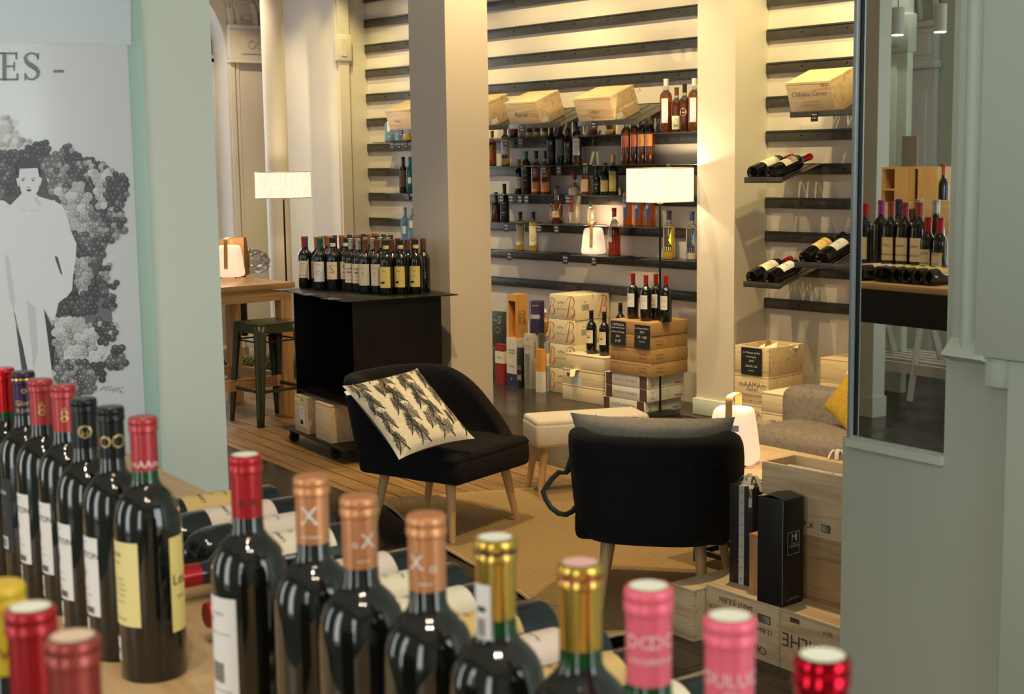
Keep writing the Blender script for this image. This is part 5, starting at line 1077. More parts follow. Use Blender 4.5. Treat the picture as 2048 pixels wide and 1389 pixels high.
# ================================================================== FLOOR LAMPS
SHD = mat('linen_shade', (.95, .85, .66), .8, emit=.0); 
m_, nt_, b_ = _mk('lit_linen_shade'); N_ = nt_.nodes; L_ = nt_.links
b_.inputs['Base Color'].default_value = (.45, .38, .28, 1); b_.inputs['Roughness'].default_value = .9
tc_ = N_.new('ShaderNodeTexCoord'); w1 = N_.new('ShaderNodeTexNoise'); mp1 = N_.new('ShaderNodeMapping'); mp1.inputs['Scale'].default_value = (25, 25, 260); w2 = N_.new('ShaderNodeTexNoise'); mp2 = N_.new('ShaderNodeMapping'); mp2.inputs['Scale'].default_value = (170, 170, 8)
w1.inputs['Scale'].default_value = 1; w2.inputs['Scale'].default_value = 1
L_.new(tc_.outputs['Object'], mp1.inputs[0]); L_.new(tc_.outputs['Object'], mp2.inputs[0]); L_.new(mp1.outputs[0], w1.inputs['Vector']); L_.new(mp2.outputs[0], w2.inputs['Vector'])
ad = N_.new('ShaderNodeMath'); ad.operation = 'ADD'; L_.new(w1.outputs[0], ad.inputs[0]); L_.new(w2.outputs[0], ad.inputs[1])
ml = N_.new('ShaderNodeMath'); ml.operation = 'MULTIPLY_ADD'; ml.inputs[1].default_value = .72; ml.inputs[2].default_value = .30; L_.new(ad.outputs[0], ml.inputs[0])
b_.inputs['Emission Color'].default_value = (1.0, .85, .62, 1); L_.new(ml.outputs[0], b_.inputs['Emission Strength'])
SHD = m_
def floor_lamp(label, foot, w, ztop, zbot, power, lean=(0, 0)):
    t = thing('floor_lamp', label, 'lamp', foot)
    b = MB(); b.lathe([(.13, 0), (.13, .008), (.11, .014), (.012, .018)], 36, 0); part('base', b, BLACKM, t)
    b = MB(); b.rod((0, 0, .015), (lean[0], lean[1], zbot+.02), .0075, .0075, 12); part('pole', b, BLACKM, t)
    b = MB(); r = w/2; n = 48
    b.add([((r-.002)*math.cos(2*PI*k/n)+lean[0], (r-.002)*math.sin(2*PI*k/n)+lean[1], z) for z in (zbot, ztop) for k in range(n)]+[(r*math.cos(2*PI*k/n)+lean[0], r*math.sin(2*PI*k/n)+lean[1], z) for z in (zbot, ztop) for k in range(n)],
          [(k, n+k, n+(k+1) % n, (k+1) % n) for k in range(n)]+[(2*n+k, 2*n+(k+1) % n, 3*n+(k+1) % n, 3*n+k) for k in range(n)]+[(k, (k+1) % n, 2*n+(k+1) % n, 2*n+k) for k in range(n)]+[(n+k, 3*n+k, 3*n+(k+1) % n, n+(k+1) % n) for k in range(n)])
    part('lamp_shade', b, SHD, t, 'cream linen drum shade, lit', smooth=50)
    b = MB()
    for zz in (zbot+.001, ztop-.001): b.tube([(r*math.cos(2*PI*k/n)+lean[0], r*math.sin(2*PI*k/n)+lean[1], zz) for k in range(n+1)], .0025, 6, 0)
    b.rod((lean[0]-r, lean[1], zbot+.03), (lean[0]+r, lean[1], zbot+.03), .003); b.rod((lean[0], lean[1]-r, zbot+.03), (lean[0], lean[1]+r, zbot+.03), .003)
    b.lathe([(.02, zbot-.012), (.02, zbot+.06)], 12, 0, Matrix.Translation((lean[0], lean[1], 0)))
    part('shade_ring', b, mat('brass_ring', (.45, .33, .15), .4, metal=.6), t)
    b = MB(); b.lathe([(.012, zbot+.06), (.03, zbot+.09), (.03, zbot+.11), (.01, zbot+.135)], 16, 0, Matrix.Translation((lean[0], lean[1], 0))); part('bulb', b, mat('lit_bulb', (1, .9, .7), .4, emit=6, emitcol=(1, .78, .5)), t)
    for dz, pw in ((.0, power),):
        L = bpy.data.lights.new('lamp_bulb', 'POINT'); L.energy = pw; L.color = (1, .76, .48); L.shadow_soft_size = .03
        o = bpy.data.objects.new('lamp_bulb', L); COL.objects.link(o); o.location = Vector(foot)+Vector((lean[0]+.0, lean[1], (ztop+zbot)/2+.04))
    return t
tp = onz(1340, 838, 0); td = (tp-CC).dot(CF); top = atD(1320, 372, td*1.0); 
shc = Vector((top.x, top.y, 0)); ztp = atD(1320, 336, td).z; zbt = atD(1320, 404, td).z
floor_lamp('slim black floor lamp with glowing drum shade beside the lit pier', (shc.x, shc.y, 0), .432, ztp, zbt, 16)
tl = td*135/110*.99; P = atD(566, 370, tl); zt_ = atD(566, 344, tl).z; zb_ = atD(566, 396, tl).z
floor_lamp('slim black floor lamp with glowing drum shade in the far left corner', (P.x, P.y, 0), .432, zt_, zb_, 12)
# lamp flex trailing to the pier
b = MB(); q0 = onz(1330, 832, 0); b.tube([(q0.x, q0.y, .006), (q0.x+.15, q0.y+.06, .006), (q0.x+.30, q0.y+.02, .008), (q0.x+.42, q0.y+.12, .010), (q0.x+.44, YW-.35, .03), (q0.x+.40, YW-.36, .12), (-5.99, 6.905, .30)][:5], .004, 6)
single('lamp_cord', 'thin black flex trailing on the floor by the white cartons', 'cord', b, BLACKM)
# ================================================================== SEATING
def smooth(a, b_, t): t = max(0, min(1, (t-a)/(b_-a))); return t*t*(3-2*t)
def armchair(name, label, loc, face, HT=.69, legspec=None, zs=.27):
    t = thing(name, label, 'armchair', (loc[0], loc[1], 0), face+PI/2)
    W_, D_ = .305, .30; DB_ = .335; st = .395
    # barrel shell: parameter a runs from front-left side, round the back, to front-right side (front is -y)
    b = MB(); n = 40; rows = []
    def plan(a, k):   # a in [-1,1], k = offset inwards
        ang = a*PI*.80; c, s_ = math.cos(ang), math.sin(ang); e = 3.2
        q = (abs(c)**e+abs(s_)**e)**(-1/e); return ((W_-k)*s_*q, ((DB_ if c > 0 else D_)-k)*c*q+.0)
    m = 10
    ring = []
    for i in range(n+1):
        a = -1+2*i/n; f = 1-smooth(.40, .98, abs(a)); top = st+.005+(HT-st)*f**.85
        zb = zs-.01; lean = .05
        o0 = plan(a, -.0); prof = []
        th = .052+.02*f
        hs = [0, .25, .5, .75, .92, 1.0]
        tilt = lambda z: 1+.10*max(0, (z-zb)/(HT-zb))
        col = []
        for h in hs:
            z = zb+(top-zb)*h; x, y = plan(a, .012 if h == 0 else (.004 if h == 1.0 else 0)); k = tilt(z); col.append((x*(1+(k-1)*.6)*(.965+.035*min(1, h*1.6)), (y*(1+(k-1)*2.6)) if y > 0 else y, z))
        x, y = plan(a, th*.5); k = tilt(top+.0); col.append((x*(1+(k-1)*.6), y*(1+(k-1)*2.6) if y > 0 else y, top+.012))
        for h in (1.0, .9, .6, .3):
            z = (st-.06)+(top-(st-.06))*h; x, y = plan(a, th); k = tilt(z); col.append((x*(1+(k-1)*.6), y*(1+(k-1)*2.6) if y > 0 else y, z))
        x, y = plan(a, .10); col.append((x*.965, y, zb+.01)); 
        rows.append(col)
    mm = len(rows[0]); vs = [p for c in rows for p in c]; fs = []
    for i in range(n):
        for k in range(mm): k2 = (k+1) % mm; fs.append((i*mm+k, (i+1)*mm+k, (i+1)*mm+k2, i*mm+k2))
    fs.append(tuple(range(mm))); fs.append(tuple(n*mm+k for k in range(mm))[::-1])
    b.add(vs, fs); o = part('backrest', b, FABB, t, smooth=180)
    md = o.modifiers.new('sub', 'SUBSURF'); md.levels = 1; md.render_levels = 1
    b = MB(); b.tube([(plan(-.36+.72*i/40, -.0005)[0]*1.047, plan(-.36+.72*i/40, -.0005)[1]*1.206, HT-.085) for i in range(41)], .003, 6); part('piping', b, FABB, o)
    b = MB(); b.box(-W_+.022, W_-.022, -D_-.02, D_-.05, zs, st-.012, 0, bev=.03, seg=3)
    b.box(-W_+.02, W_-.02, -D_-.015, D_-.06, st-.05, st+.010, 0, bev=.028, seg=4); o = part('seat', b, FABB, t, smooth=180)
    b = MB(); e = .0; pth = [(-W_+.02, D_-.1), (-W_+.018, -D_+.02), (-W_+.035, -D_-.012), (W_-.035, -D_-.012), (W_-.018, -D_+.02), (W_-.02, D_-.1)]
    b.tube([(x, y, st-.012) for x, y in pth], .0045, 6); part('piping', b, FABB, o)
    for (x, y, fx, fy) in legspec or ((-.20, -.22, -.245, -.26), (.20, -.22, .245, -.26), (-.17, .17, -.19, .235), (.17, .17, .19, .235)):
        b = MB(); b.rod((x, y, zs+.01), (fx, fy, .0005), .024, .0135, 20); part('leg', b, LEGW, t)
    return t
f1 = math.atan2(.237, .971)
ARM1 = (-5.035, 3.925)
armchair('armchair', 'black velvet armchair turned sideways with a leaf cushion on its seat', ARM1, f1)
f2 = math.atan2(.81, -.585)
ARM2 = (-3.61, 3.865)
armchair('armchair', 'black velvet armchair seen from behind, nearer the camera, by the lit lantern', ARM2, f2, HT=.675)
CUSH = weave('cream_cushion_linen', (.60, .53, .40), (.76, .70, .56), 420, .95, .3); CUSHG = weave('grey_cushion_linen', (.26, .23, .18), (.38, .34, .28), 420, .95, .3)
LEAFI = mat('leaf_print_ink', (.012, .013, .012), .85)
def cushion(label, M4, w, h, th, pm, seed=1, prt=True, gr=False, bm_=None, cat='cushion'):
    loc, rot, _ = M4.decompose(); t = thing('cushion', label, cat, loc, 0, None, rot.to_euler())
    def srf(u, v, s):
        pu = 1-abs(u)**6; pv = 1-abs(v)**6; z = th/2*max(0, (1-u*u)*(1-v*v))**.42
        k = 1-.085*(1-abs(v)**2)*abs(u)**2 if 1 else 1; k2 = 1-.085*(1-abs(u)**2)*abs(v)**2
        return Vector((u*w/2*(1-.09*(1-v*v)*u*u), v*h/2*(1-.09*(1-u*u)*v*v), s*z+.004*math.sin(9*u+5*v)*(1-u*u)*(1-v*v)))
    n = 26; b = MB()
    for s in (1, -1):
        vs = [srf(-1+2*i/n, -1+2*j/n, s) for j in range(n+1) for i in range(n+1)]
        fs = [(j*(n+1)+i, j*(n+1)+i+1, (j+1)*(n+1)+i+1, (j+1)*(n+1)+i) for j in range(n) for i in range(n)]
        if s < 0: fs = [f[::-1] for f in fs]
        b.add(vs, fs, 0 if s > 0 else 1)
    part('cover', b, [pm, bm_ or pm], t, smooth=80)
    if prt:
        r = random.Random(seed); b = MB()
        def strip(p, q, w0, w1):
            d = (q[0]-p[0], q[1]-p[1]); L = math.hypot(*d)+1e-9; nx, ny = -d[1]/L, d[0]/L
            P = []
            for (c, ww) in ((p, w0), (q, w1)):
                for sgn in (-1, 1):
                    u, v = (c[0]+nx*ww*sgn)/(w/2), (c[1]+ny*ww*sgn)/(h/2)
                    if abs(u) > .97 or abs(v) > .97: return
                    P.append(srf(u, v, 1)+Vector((0, 0, .0011)))
            b.add([P[0], P[2], P[3], P[1]], [(0, 1, 2, 3)], 0)
        rows_ = 8
        for rI in range(rows_):
            for cI in range(7):
                x = -w/2+w*(cI+.3+(.5 if rI % 2 else 0))/7+r.uniform(-.008, .008); y = -h/2+h*(rI+.2)/rows_; dirn = 1 if (cI+rI) % 2 else -1
                ang = PI/2+dirn*.55+r.uniform(-.15, .15); px0, py0 = x, y; L = .095+r.uniform(-.01, .02); ns = 11
                for k in range(ns):
                    ang += -dirn*.055; nx_, ny_ = px0+math.cos(ang)*L/ns, py0+math.sin(ang)*L/ns
                    strip((px0, py0), (nx_, ny_), .0017*(1-k/ns)+.0006, .0017*(1-(k+1)/ns)+.0006)
                    for sd in (-1, 1):
                        l2 = (.036*(1-k/ns)+.012)*r.uniform(.8, 1.15); a2 = ang+sd*.55; q = (nx_+math.cos(a2)*l2, ny_+math.sin(a2)*l2)
                        strip((nx_, ny_), q, .0010, .0004)
                        for u_ in (.5, .8):
                            c = (nx_+(q[0]-nx_)*u_, ny_+(q[1]-ny_)*u_); a3 = a2+sd*.5; strip(c, (c[0]+math.cos(a3)*.010, c[1]+math.sin(a3)*.010), .0008, .0004)
                    px0, py0 = nx_, ny_
        part('leaf_print', b, LEAFI, t, 'black conifer leaf print', smooth=0)
    b = MB(); b.box(-w/2-.012, -w/2+.012, h/2-.06, h/2-.035, -.001, .001); part('care_tag', b, PAPER, t)
    return t
# cushion on the side-facing chair: leaning on the backrest, face toward the camera
def cush_matrix(c, normal, upv):
    n_ = Vector(normal).normalized(); u = Vector(upv); u = (u-n_*u.dot(n_)).normalized(); x = u.cross(n_)
    M4 = Matrix((tuple(x), tuple(u), tuple(n_))).transposed().to_4x4(); M4.translation = Vector(c); return M4

fd = Vector((math.cos(f1), math.sin(f1), 0)); sd_ = Vector((math.sin(f1), -math.cos(f1), 0))
cpos = onz(817, 825, .585)
nrm = CR*.295+CU*.748-CF*.593; cup = -CR*.565+CU*.638+CF*.524
cushion('cream square cushion with black conifer leaf print leaning on the sideways armchair', cush_matrix(cpos, nrm, cup), .40, .47, .12, CUSH, 3, bm_=CUSHG)
fd = Vector((math.cos(f2), math.sin(f2), 0))
cpos = Vector((ARM2[0], ARM2[1], 0))-fd*.115+Vector((.045, .035, .545))-CR*.062
cushion('grey backed leaf cushion peeking over the armchair seen from behind', cush_matrix(cpos, fd*.92+Vector((0, 0, .30)), Vector((0, 0, 1))-fd*.3), .60, .40, .13, CUSHG, 5)
# ottoman bench
bcor = onz(1072, 846, .385); ldir = Vector((.438, .90, 0)).normalized(); wdir = Vector((-.90, .438, 0)).normalized()
lg = .60; wd = .26
t = thing('ottoman_bench', 'cream upholstered bench on splayed wooden legs between the armchairs', 'bench', (bcor.x, bcor.y, 0), math.atan2(ldir.y, ldir.x))
b = MB(); b.box(0, lg, 0, wd, .252, .375, 0, bev=.022, seg=3); sp = part('seat', b, FABC, t, smooth=180)
b = MB(); b.box(.004, lg-.004, .004, wd-.004, .345, .392, 0, bev=.018, seg=3); part('seat_pad', b, FABC, sp, smooth=180)
b = MB(); b.tube([(.012, .012, .378), (lg-.012, .012, .378), (lg-.012, wd-.012, .378), (.012, wd-.012, .378), (.012, .012, .378)], .004, 6); part('piping', b, FABC, sp)
for (x, y, fx, fy) in ((.06, .05, .02, .02), (.06, wd-.05, .02, wd-.02), (lg-.06, .05, lg-.02, .02), (lg-.06, wd-.05, lg-.02, wd-.02)):
    b = MB(); b.rod((x, y, .26), (fx, fy, .0155 if 0 else .0005), .022, .014, 18); part('leg', b, LEGW, t)
# strap hanging at the side of the rear-view chair
b = MB(); P0 = onz(1140, 925, .42); tt = (P0-CC).dot(CF); tt = 5.32
path = [(1146, 905), (1140, 925), (1132, 946), (1118, 945), (1104, 958), (1092, 975), (1086, 984), (1092, 1000), (1102, 1016), (1118, 1028), (1132, 1030), (1144, 1024), (1156, 1010)]
b.tube([atD(x, y, tt+.002*i) for i, (x, y) in enumerate(path)], .0022, 6, 0, flat=4.5, up=tuple(CF))
b.tube([atD(x, y, tt+.01) for x, y in ((1146, 930), (1138, 945), (1130, 947))], .004, 6)
single('bag_strap', 'dark green leather strap looping out beside the armchair seen from behind', 'strap', b, mat('green_leather', (.035, .042, .028), .4))
# rug
RUG = weave('jute_weave', (.24, .155, .07), (.48, .34, .18), 95, .95, 1.0)
m_, nt_, b_ = _mk('jute_herringbone'); N_ = nt_.nodes; L_ = nt_.links
tc_ = N_.new('ShaderNodeTexCoord'); mp_ = N_.new('ShaderNodeMapping'); mp_.inputs['Rotation'].default_value = (0, 0, .5)
wv = N_.new('ShaderNodeTexWave'); wv.inputs['Scale'].default_value = 26; wv.inputs['Distortion'].default_value = 1.2; wv.inputs['Detail'].default_value = 2; wv.inputs['Detail Scale'].default_value = 6
wv2 = N_.new('ShaderNodeTexWave'); wv2.inputs['Scale'].default_value = 30; wv2.inputs['Distortion'].default_value = 1.0; wv2.bands_direction = 'Y'
L_.new(tc_.outputs['Object'], mp_.inputs[0]); L_.new(mp_.outputs[0], wv.inputs[0]); L_.new(mp_.outputs[0], wv2.inputs[0])
mu = N_.new('ShaderNodeMath'); mu.operation = 'MULTIPLY'; L_.new(wv.outputs['Fac'], mu.inputs[0]); L_.new(wv2.outputs['Fac'], mu.inputs[1])
cr_r = N_.new('ShaderNodeValToRGB'); cr_r.color_ramp.elements[0].color = (.28, .19, .085, 1); cr_r.color_ramp.elements[1].color = (.64, .46, .24, 1); cr_r.color_ramp.elements[1].position = .6
L_.new(mu.outputs[0], cr_r.inputs[0]); L_.new(cr_r.outputs[0], b_.inputs['Base Color']); b_.inputs['Roughness'].default_value = .95; b_.inputs['Specular IOR Level'].default_value = .1
bp_ = N_.new('ShaderNodeBump'); bp_.inputs['Strength'].default_value = .8; bp_.inputs['Distance'].default_value = .004; L_.new(mu.outputs[0], bp_.inputs['Height']); L_.new(bp_.outputs[0], b_.inputs['Normal'])
RUG = m_
A = Vector((-5.60, 3.965, 0)); B = Vector((-3.30, 3.26, 0)); Cc = Vector((-3.38, 5.45, 0)); D = Vector((-4.72, 5.85, 0))
t = thing('jute_rug', 'woven jute rug with wavy near edge under the two armchairs', 'rug', (0, 0, 0))
b = MB(); n = 48; vs = []
def rugz(u, v):
    e = math.exp(-((1-u)/.05)**2)*math.exp(-(v/.10)**2)
    return .0085+.007*max(0, math.sin(u*19))*math.exp(-(v/.03)**2)+.045*e
def rp(u, v, dz=0):
    P = (A*(1-u)+B*u)*(1-v)+(D*(1-u)+Cc*u)*v; wv_ = .020*math.sin(u*11+1)*math.exp(-v*9)
    return Vector((P.x+.2*wv_, P.y+wv_, rugz(u, v)+dz))
for s in (0, 1):
    for j in range(n+1):
        for i in range(n+1):
            u, v = i/n, (j/n)**1.6; p = rp(u, v); 
            if s: p.z = max(p.z-.007, .0006)
            vs.append(p)
N1 = (n+1)*(n+1); fs = []
for j in range(n):
    for i in range(n): a = j*(n+1)+i; fs.append((a, a+1, a+n+2, a+n+1)); fs.append((N1+a, N1+a+n+1, N1+a+n+2, N1+a+1))
for i in range(n):
    fs.append((i, N1+i, N1+i+1, i+1)); a = n*(n+1)+i; fs.append((a, a+1, N1+a+1, N1+a))
    a = i*(n+1); fs.append((a, a+n+1, N1+a+n+1, N1+a)); a = i*(n+1)+n; fs.append((a, N1+a, N1+a+n+1, a+n+1))
b.add(vs, fs); part('woven_field', b, RUG, t, smooth=60)
b = MB(); b.tube([rp(i/60, 0, .0) for i in range(61)], .0075, 6); b.tube([rp(0, i/30, .0) for i in range(31)], .0075, 6); b.tube([rp(1, i/30, .0) for i in range(31)], .0075, 6); part('braided_edge', b, mat('jute_braid', (.48, .36, .20), .9, bump=.6, nscale=80), t)
# coffee table
t = thing('coffee_table', 'low light wood coffee table on black metal frame carrying the big lantern', 'table', (-3.86, 4.235, 0), -.06)
CT = .435
b = MB(); b.box(0, .86, 0, .50, CT-.025, CT, 0, bev=.003); part('tabletop', b, COFW, t)
for x in (.08, .76):
    b = MB(); b.box(x-.012, x+.012, .03, .055, .022, CT-.026); b.box(x-.012, x+.012, .445, .47, .022, CT-.026); b.box(x-.012, x+.012, .0551, .4449, .05, .072); b.lathe([(.01, .0165), (.01, .0225)], 10, 0, Matrix.Translation((x, .0425, 0))); b.lathe([(.01, .0165), (.01, .0225)], 10, 0, Matrix.Translation((x, .4575, 0))); part('leg', b, BLACKM, t)
b = MB(); b.box(.0921, .7479, .035, .05, .055, .075); part('stretcher', b, BLACKM, t)
P = onz(1467, 928, CT); lantern('large glowing lantern with bamboo handle on the coffee table behind the chair', P+Vector((0, .0, 0)), la(P, -16), 1.1, 5)
# sofa
t = thing('sofa', 'grey woven sofa with rounded end beyond the coffee table', 'sofa', (0, 0, 0))
sl = onY(1556, 780, 5.35).x
b = MB(); b.box(sl, -2.9, 5.35, 5.56, .10, .575, 0, bev=.055, seg=4); part('backrest', b, FABG, t, smooth=180)
b = MB(); b.box(sl+.10, -2.9, 4.99, 5.345, .16, .445, 0, bev=.06, seg=4); part('seat', b, FABG, t, smooth=180)
for (x, y) in ((sl+.25, 5.06), (sl+.08, 5.48), (-3.1, 5.06), (-3.1, 5.48)):
    b = MB(); b.rod((x, y, .17), (x, y, 0), .02, .015, 12); part('leg', b, LEGW, t)
cpos = onY(1708, 822, 5.27); cpos.z = .565
cushion('mustard yellow cushion on the grey sofa', cush_matrix(cpos, Vector((-.1, -1, .35)), Vector((.55, 0, 1))), .25, .25, .10, weave('mustard_cloth', (.42, .26, .02), (.60, .40, .05), 200, .9, .4), prt=False)
# ================================================================== NEAR WINE CASES AND GIFT BOXES
def xdir(p, q): d = q-p; return math.atan2(d.y, d.x), d.length
zc = .20
L2 = onz(1412, 1168, zc); R2 = onz(1560, 1217, zc); an, ln = xdir(L2, R2)
nearC = lambda lb, p, w, d, h, **k: crate('wooden_wine_case', lb, p, an, w, d, h, **k)
exv = Vector((math.cos(an), math.sin(an), 0)); eyv = Vector((-math.sin(an), math.cos(an), 0))
base2 = Vector((L2.x, L2.y, 0))
nearC('wooden wine case printed upside down, standing at the middle of the near stack', base2, ln-.003, .29, zc,
      front=[('rot', 'SAINT-JULIEN', .026, ln*.42, .165, 1, 0, PI), ('rot', '12 Btles', .024, ln*.80, .105, 1, 0, PI), ('rect', ln*.80, .145, .028, .014, 1), ('rect', ln*.80, .145, .025, .011, 0), ('rot', 'CROIX', .036, ln*.68, .045, 1, 0, PI*.93), ('rot', 'DUCRU', .020, ln*.12, .13, 1, 0, PI)])
L1 = onz(1337, 1160, .19); d1 = (L2-L1).dot(exv)
nearC('plain wooden wine case with sliding lid at the left end of the near stack', Vector((-3.285, 3.575, 0)), .118, .29, .185)
nearC('wooden wine case printed with large upside-down capitals at the right of the near stack', base2+exv*(ln+.001), .37, .29, zc,
      front=[('rot', "D'AIGUILHE", .066, .185, .105, 1, 0, PI), ('rot', '2014', .020, .205, .168, 1, 0, PI), ('rot', 'CHATEAU', .026, .185, .048, 1, 0, PI), ('rect', .065, .175, .02, .008, 1)])
# upper cases, set back
L5 = onY(1524, 925, 3.725)
pw = Vector((L5.x, L5.y, 0))
wmax = .30
crate('wooden_wine_case', 'dark brown wooden case directly under the open case', (pw.x+.03, pw.y+.0, zc+.0005), -.02, .32, .16, .218, [wood('pine_dark', (.34, .20, .08), (.50, .33, .16), 0, 5), INKB])  # darker brown pine than the other cases
crate('wooden_wine_case', 'open wooden case with a wrapped bottle inside on top of the near stack', (pw.x, pw.y, zc+.2192), -.02, .36, .17, .218, opened=True, front=[('c', .02, .12, .035, 3, 0), ('P.X', .028, .20, .035, 3, 0), ('rect', .27, .035, .018, .013, 3), ('rect', .27, .035, .016, .011, 0), ('O', .026, .145, .035, 3, 0)])
b = MB(); b.lathe([(.02, 0), (.046, .01), (.046, .24), (.02, .29)], 20, 0); 
for k in range(14): b.curvedpatch(.0468, 1.0+.3*random.random()+k*.18, 1.15+k*.18+.2*random.random(), .03+.014*k, .036+.014*k, 1+k % 2, 3)
single('wrapped_bottle', 'bottle wrapped in printed white paper inside the open case', 'bottle', b, [PAPER, INK, mat('orange_print', (.85, .30, .04), .5)], (pw.x+.035, pw.y+.085, zc+.2192+.155), rot=(0, PI/2, -.02))
BXB = mat('black_card', (.014, .014, .016), .42); WINK = mat('silver_print', (.75, .75, .75), .4)
# tall black gift box with emblem
c = onz(1564, 1217, zc); rot_ = math.atan2(-c.y, -c.x)
hB = .355; lA = onz(1523, 1206, zc); rA = onz(1618, 1200, zc)
az = R_(89)
t = thing('gift_box', 'tall black magnum gift box with white square emblem on the near cases', 'box', (c.x, c.y, zc+.0008), az)
b = MB(); w = .105; b.box(0, w, 0, w, 0, hB, 0, bev=.0012)
b.add([(.004, -.0001, hB), (w-.004, -.0001, hB), (w-.004, w*.5, hB+.010), (.004, w*.5, hB+.010), (.004, w, hB), (w-.004, w, hB)], [(0, 1, 2, 3), (3, 2, 5, 4)], 0)
part('carton', b, BXB, t)
b = MB()
def fr(x0, x1, z0, z1, tk): 
    b.box(x0, x1, -.0010, -.0006, z0, z0+tk, 0); b.box(x0, x1, -.0010, -.0006, z1-tk, z1, 0); b.box(x0, x0+tk, -.0010, -.0006, z0, z1, 0); b.box(x1-tk, x1, -.0010, -.0006, z0, z1, 0)
fr(.024, .084, .170, .245, .0012)
b.text('M', .032, 0, Matrix.Translation((.055, -.0010, .225))@FRONT); b.text('BORDEAUX', .0065, 0, Matrix.Translation((.059, -.0010, .205))@FRONT); b.text('MAGNUM', .011, 0, Matrix.Translation((.059, -.0010, .196))@FRONT)
b.prism([(.066, .214), (.071, .214), (.071, .231), (.0695, .236), (.0695, .243), (.0675, .243), (.0675, .236), (.066, .231)], -.0010, -.0006, 0, Matrix(((1, 0, 0, 0), (0, 0, 1, 0), (0, 1, 0, 0), (0, 0, 0, 1))))
b.box(.015, .10, -.0010, -.0006, .018, .0186, 0); b.text('bordeauxmagnum', .006, 0, Matrix.Translation((.06, -.0010, .024))@FRONT)
b.box(-.0008, -.0002, -.0008, -.0002, .005, hB-.002, 0)
part('printed_emblem', b, WINK, t, 'white square emblem and lettering')
# tall black box with ribbon
c = onz(1504, 1176, zc); az2 = az+.03
t = thing('gift_box', 'tall black gift box tied with a printed ribbon on the near cases', 'box', (c.x, c.y, zc+.0008), az2)
hA = .345
b = MB(); b.box(-.0, .10, 0, .10, 0, hA, 0, bev=.0012); part('carton', b, BXB, t)
RIB = mat('white_ribbon', (.62, .60, .55), .6)
b = MB(); b.box(-.0016, -.0006, .035, .058, 0, hA+.001, 0); b.box(-.0016, .1016, .035, .058, hA+.0006, hA+.0016, 0); b.box(.1006, .1016, .035, .058, 0, hA+.001, 0)
for k in range(9):
    b.text('M', .012, 1, Matrix.Translation((.050, -.0018, .02+.038*k))@FRONT@Matrix.Rotation(PI/2, 4, 'Z')); 
    b.text('M', .012, 1, Matrix(((0, 0, -1, -.0018), (-1, 0, 0, .0465), (0, 1, 0, .02+.038*k), (0, 0, 0, 1))))
rb = part('ribbon', b, [RIB, INK], t, 'white printed ribbon')
b = MB()
for k in range(7):
    a = k*.9; r0 = .03+.008*(k % 3)
    b.tube([(.05+r0*math.cos(a)*u, .048+r0*math.sin(a)*u, hA+.004+.022*math.sin(PI*u)*(1+.3*(k % 2))) for u in [i/8*1.25 for i in range(9)]], .0012, 6, 0, flat=6)
b.tube([(.02, .02, hA+.004), (-.01, .0, hA), (-.022, -.008, hA-.03), (-.024, -.008, hA-.06)], .0012, 6, 0, flat=6)
part('bow', b, [RIB, INK], rb)
P = onz(1513, 1182, zc); 
crate('wooden_wine_case', 'slim upright wooden bottle case between the two black gift boxes', (-2.95, 3.655, zc+.0008), az2, .05, .05, .20, [wood('cedar_box', (.50, .25, .08), (.66, .38, .16), 2, 5), INKB])
# ribbon curls behind the open case on the coffee table
b = MB()
for k in range(6): a = k*1.05; b.tube([(.04*math.cos(a)*u, .04*math.sin(a)*u, .004+.03*math.sin(PI*min(1, u))) for u in [i/6 for i in range(7)]], .0014, 6, 0, flat=6)
P = onz(1675, 918, CT); 
single('ribbon_bow', 'white ribbon bow lying on the coffee table behind the open case', 'ribbon', b, RIB, (max(P.x, -3.05) if 0 else P.x, P.y, CT+.001))
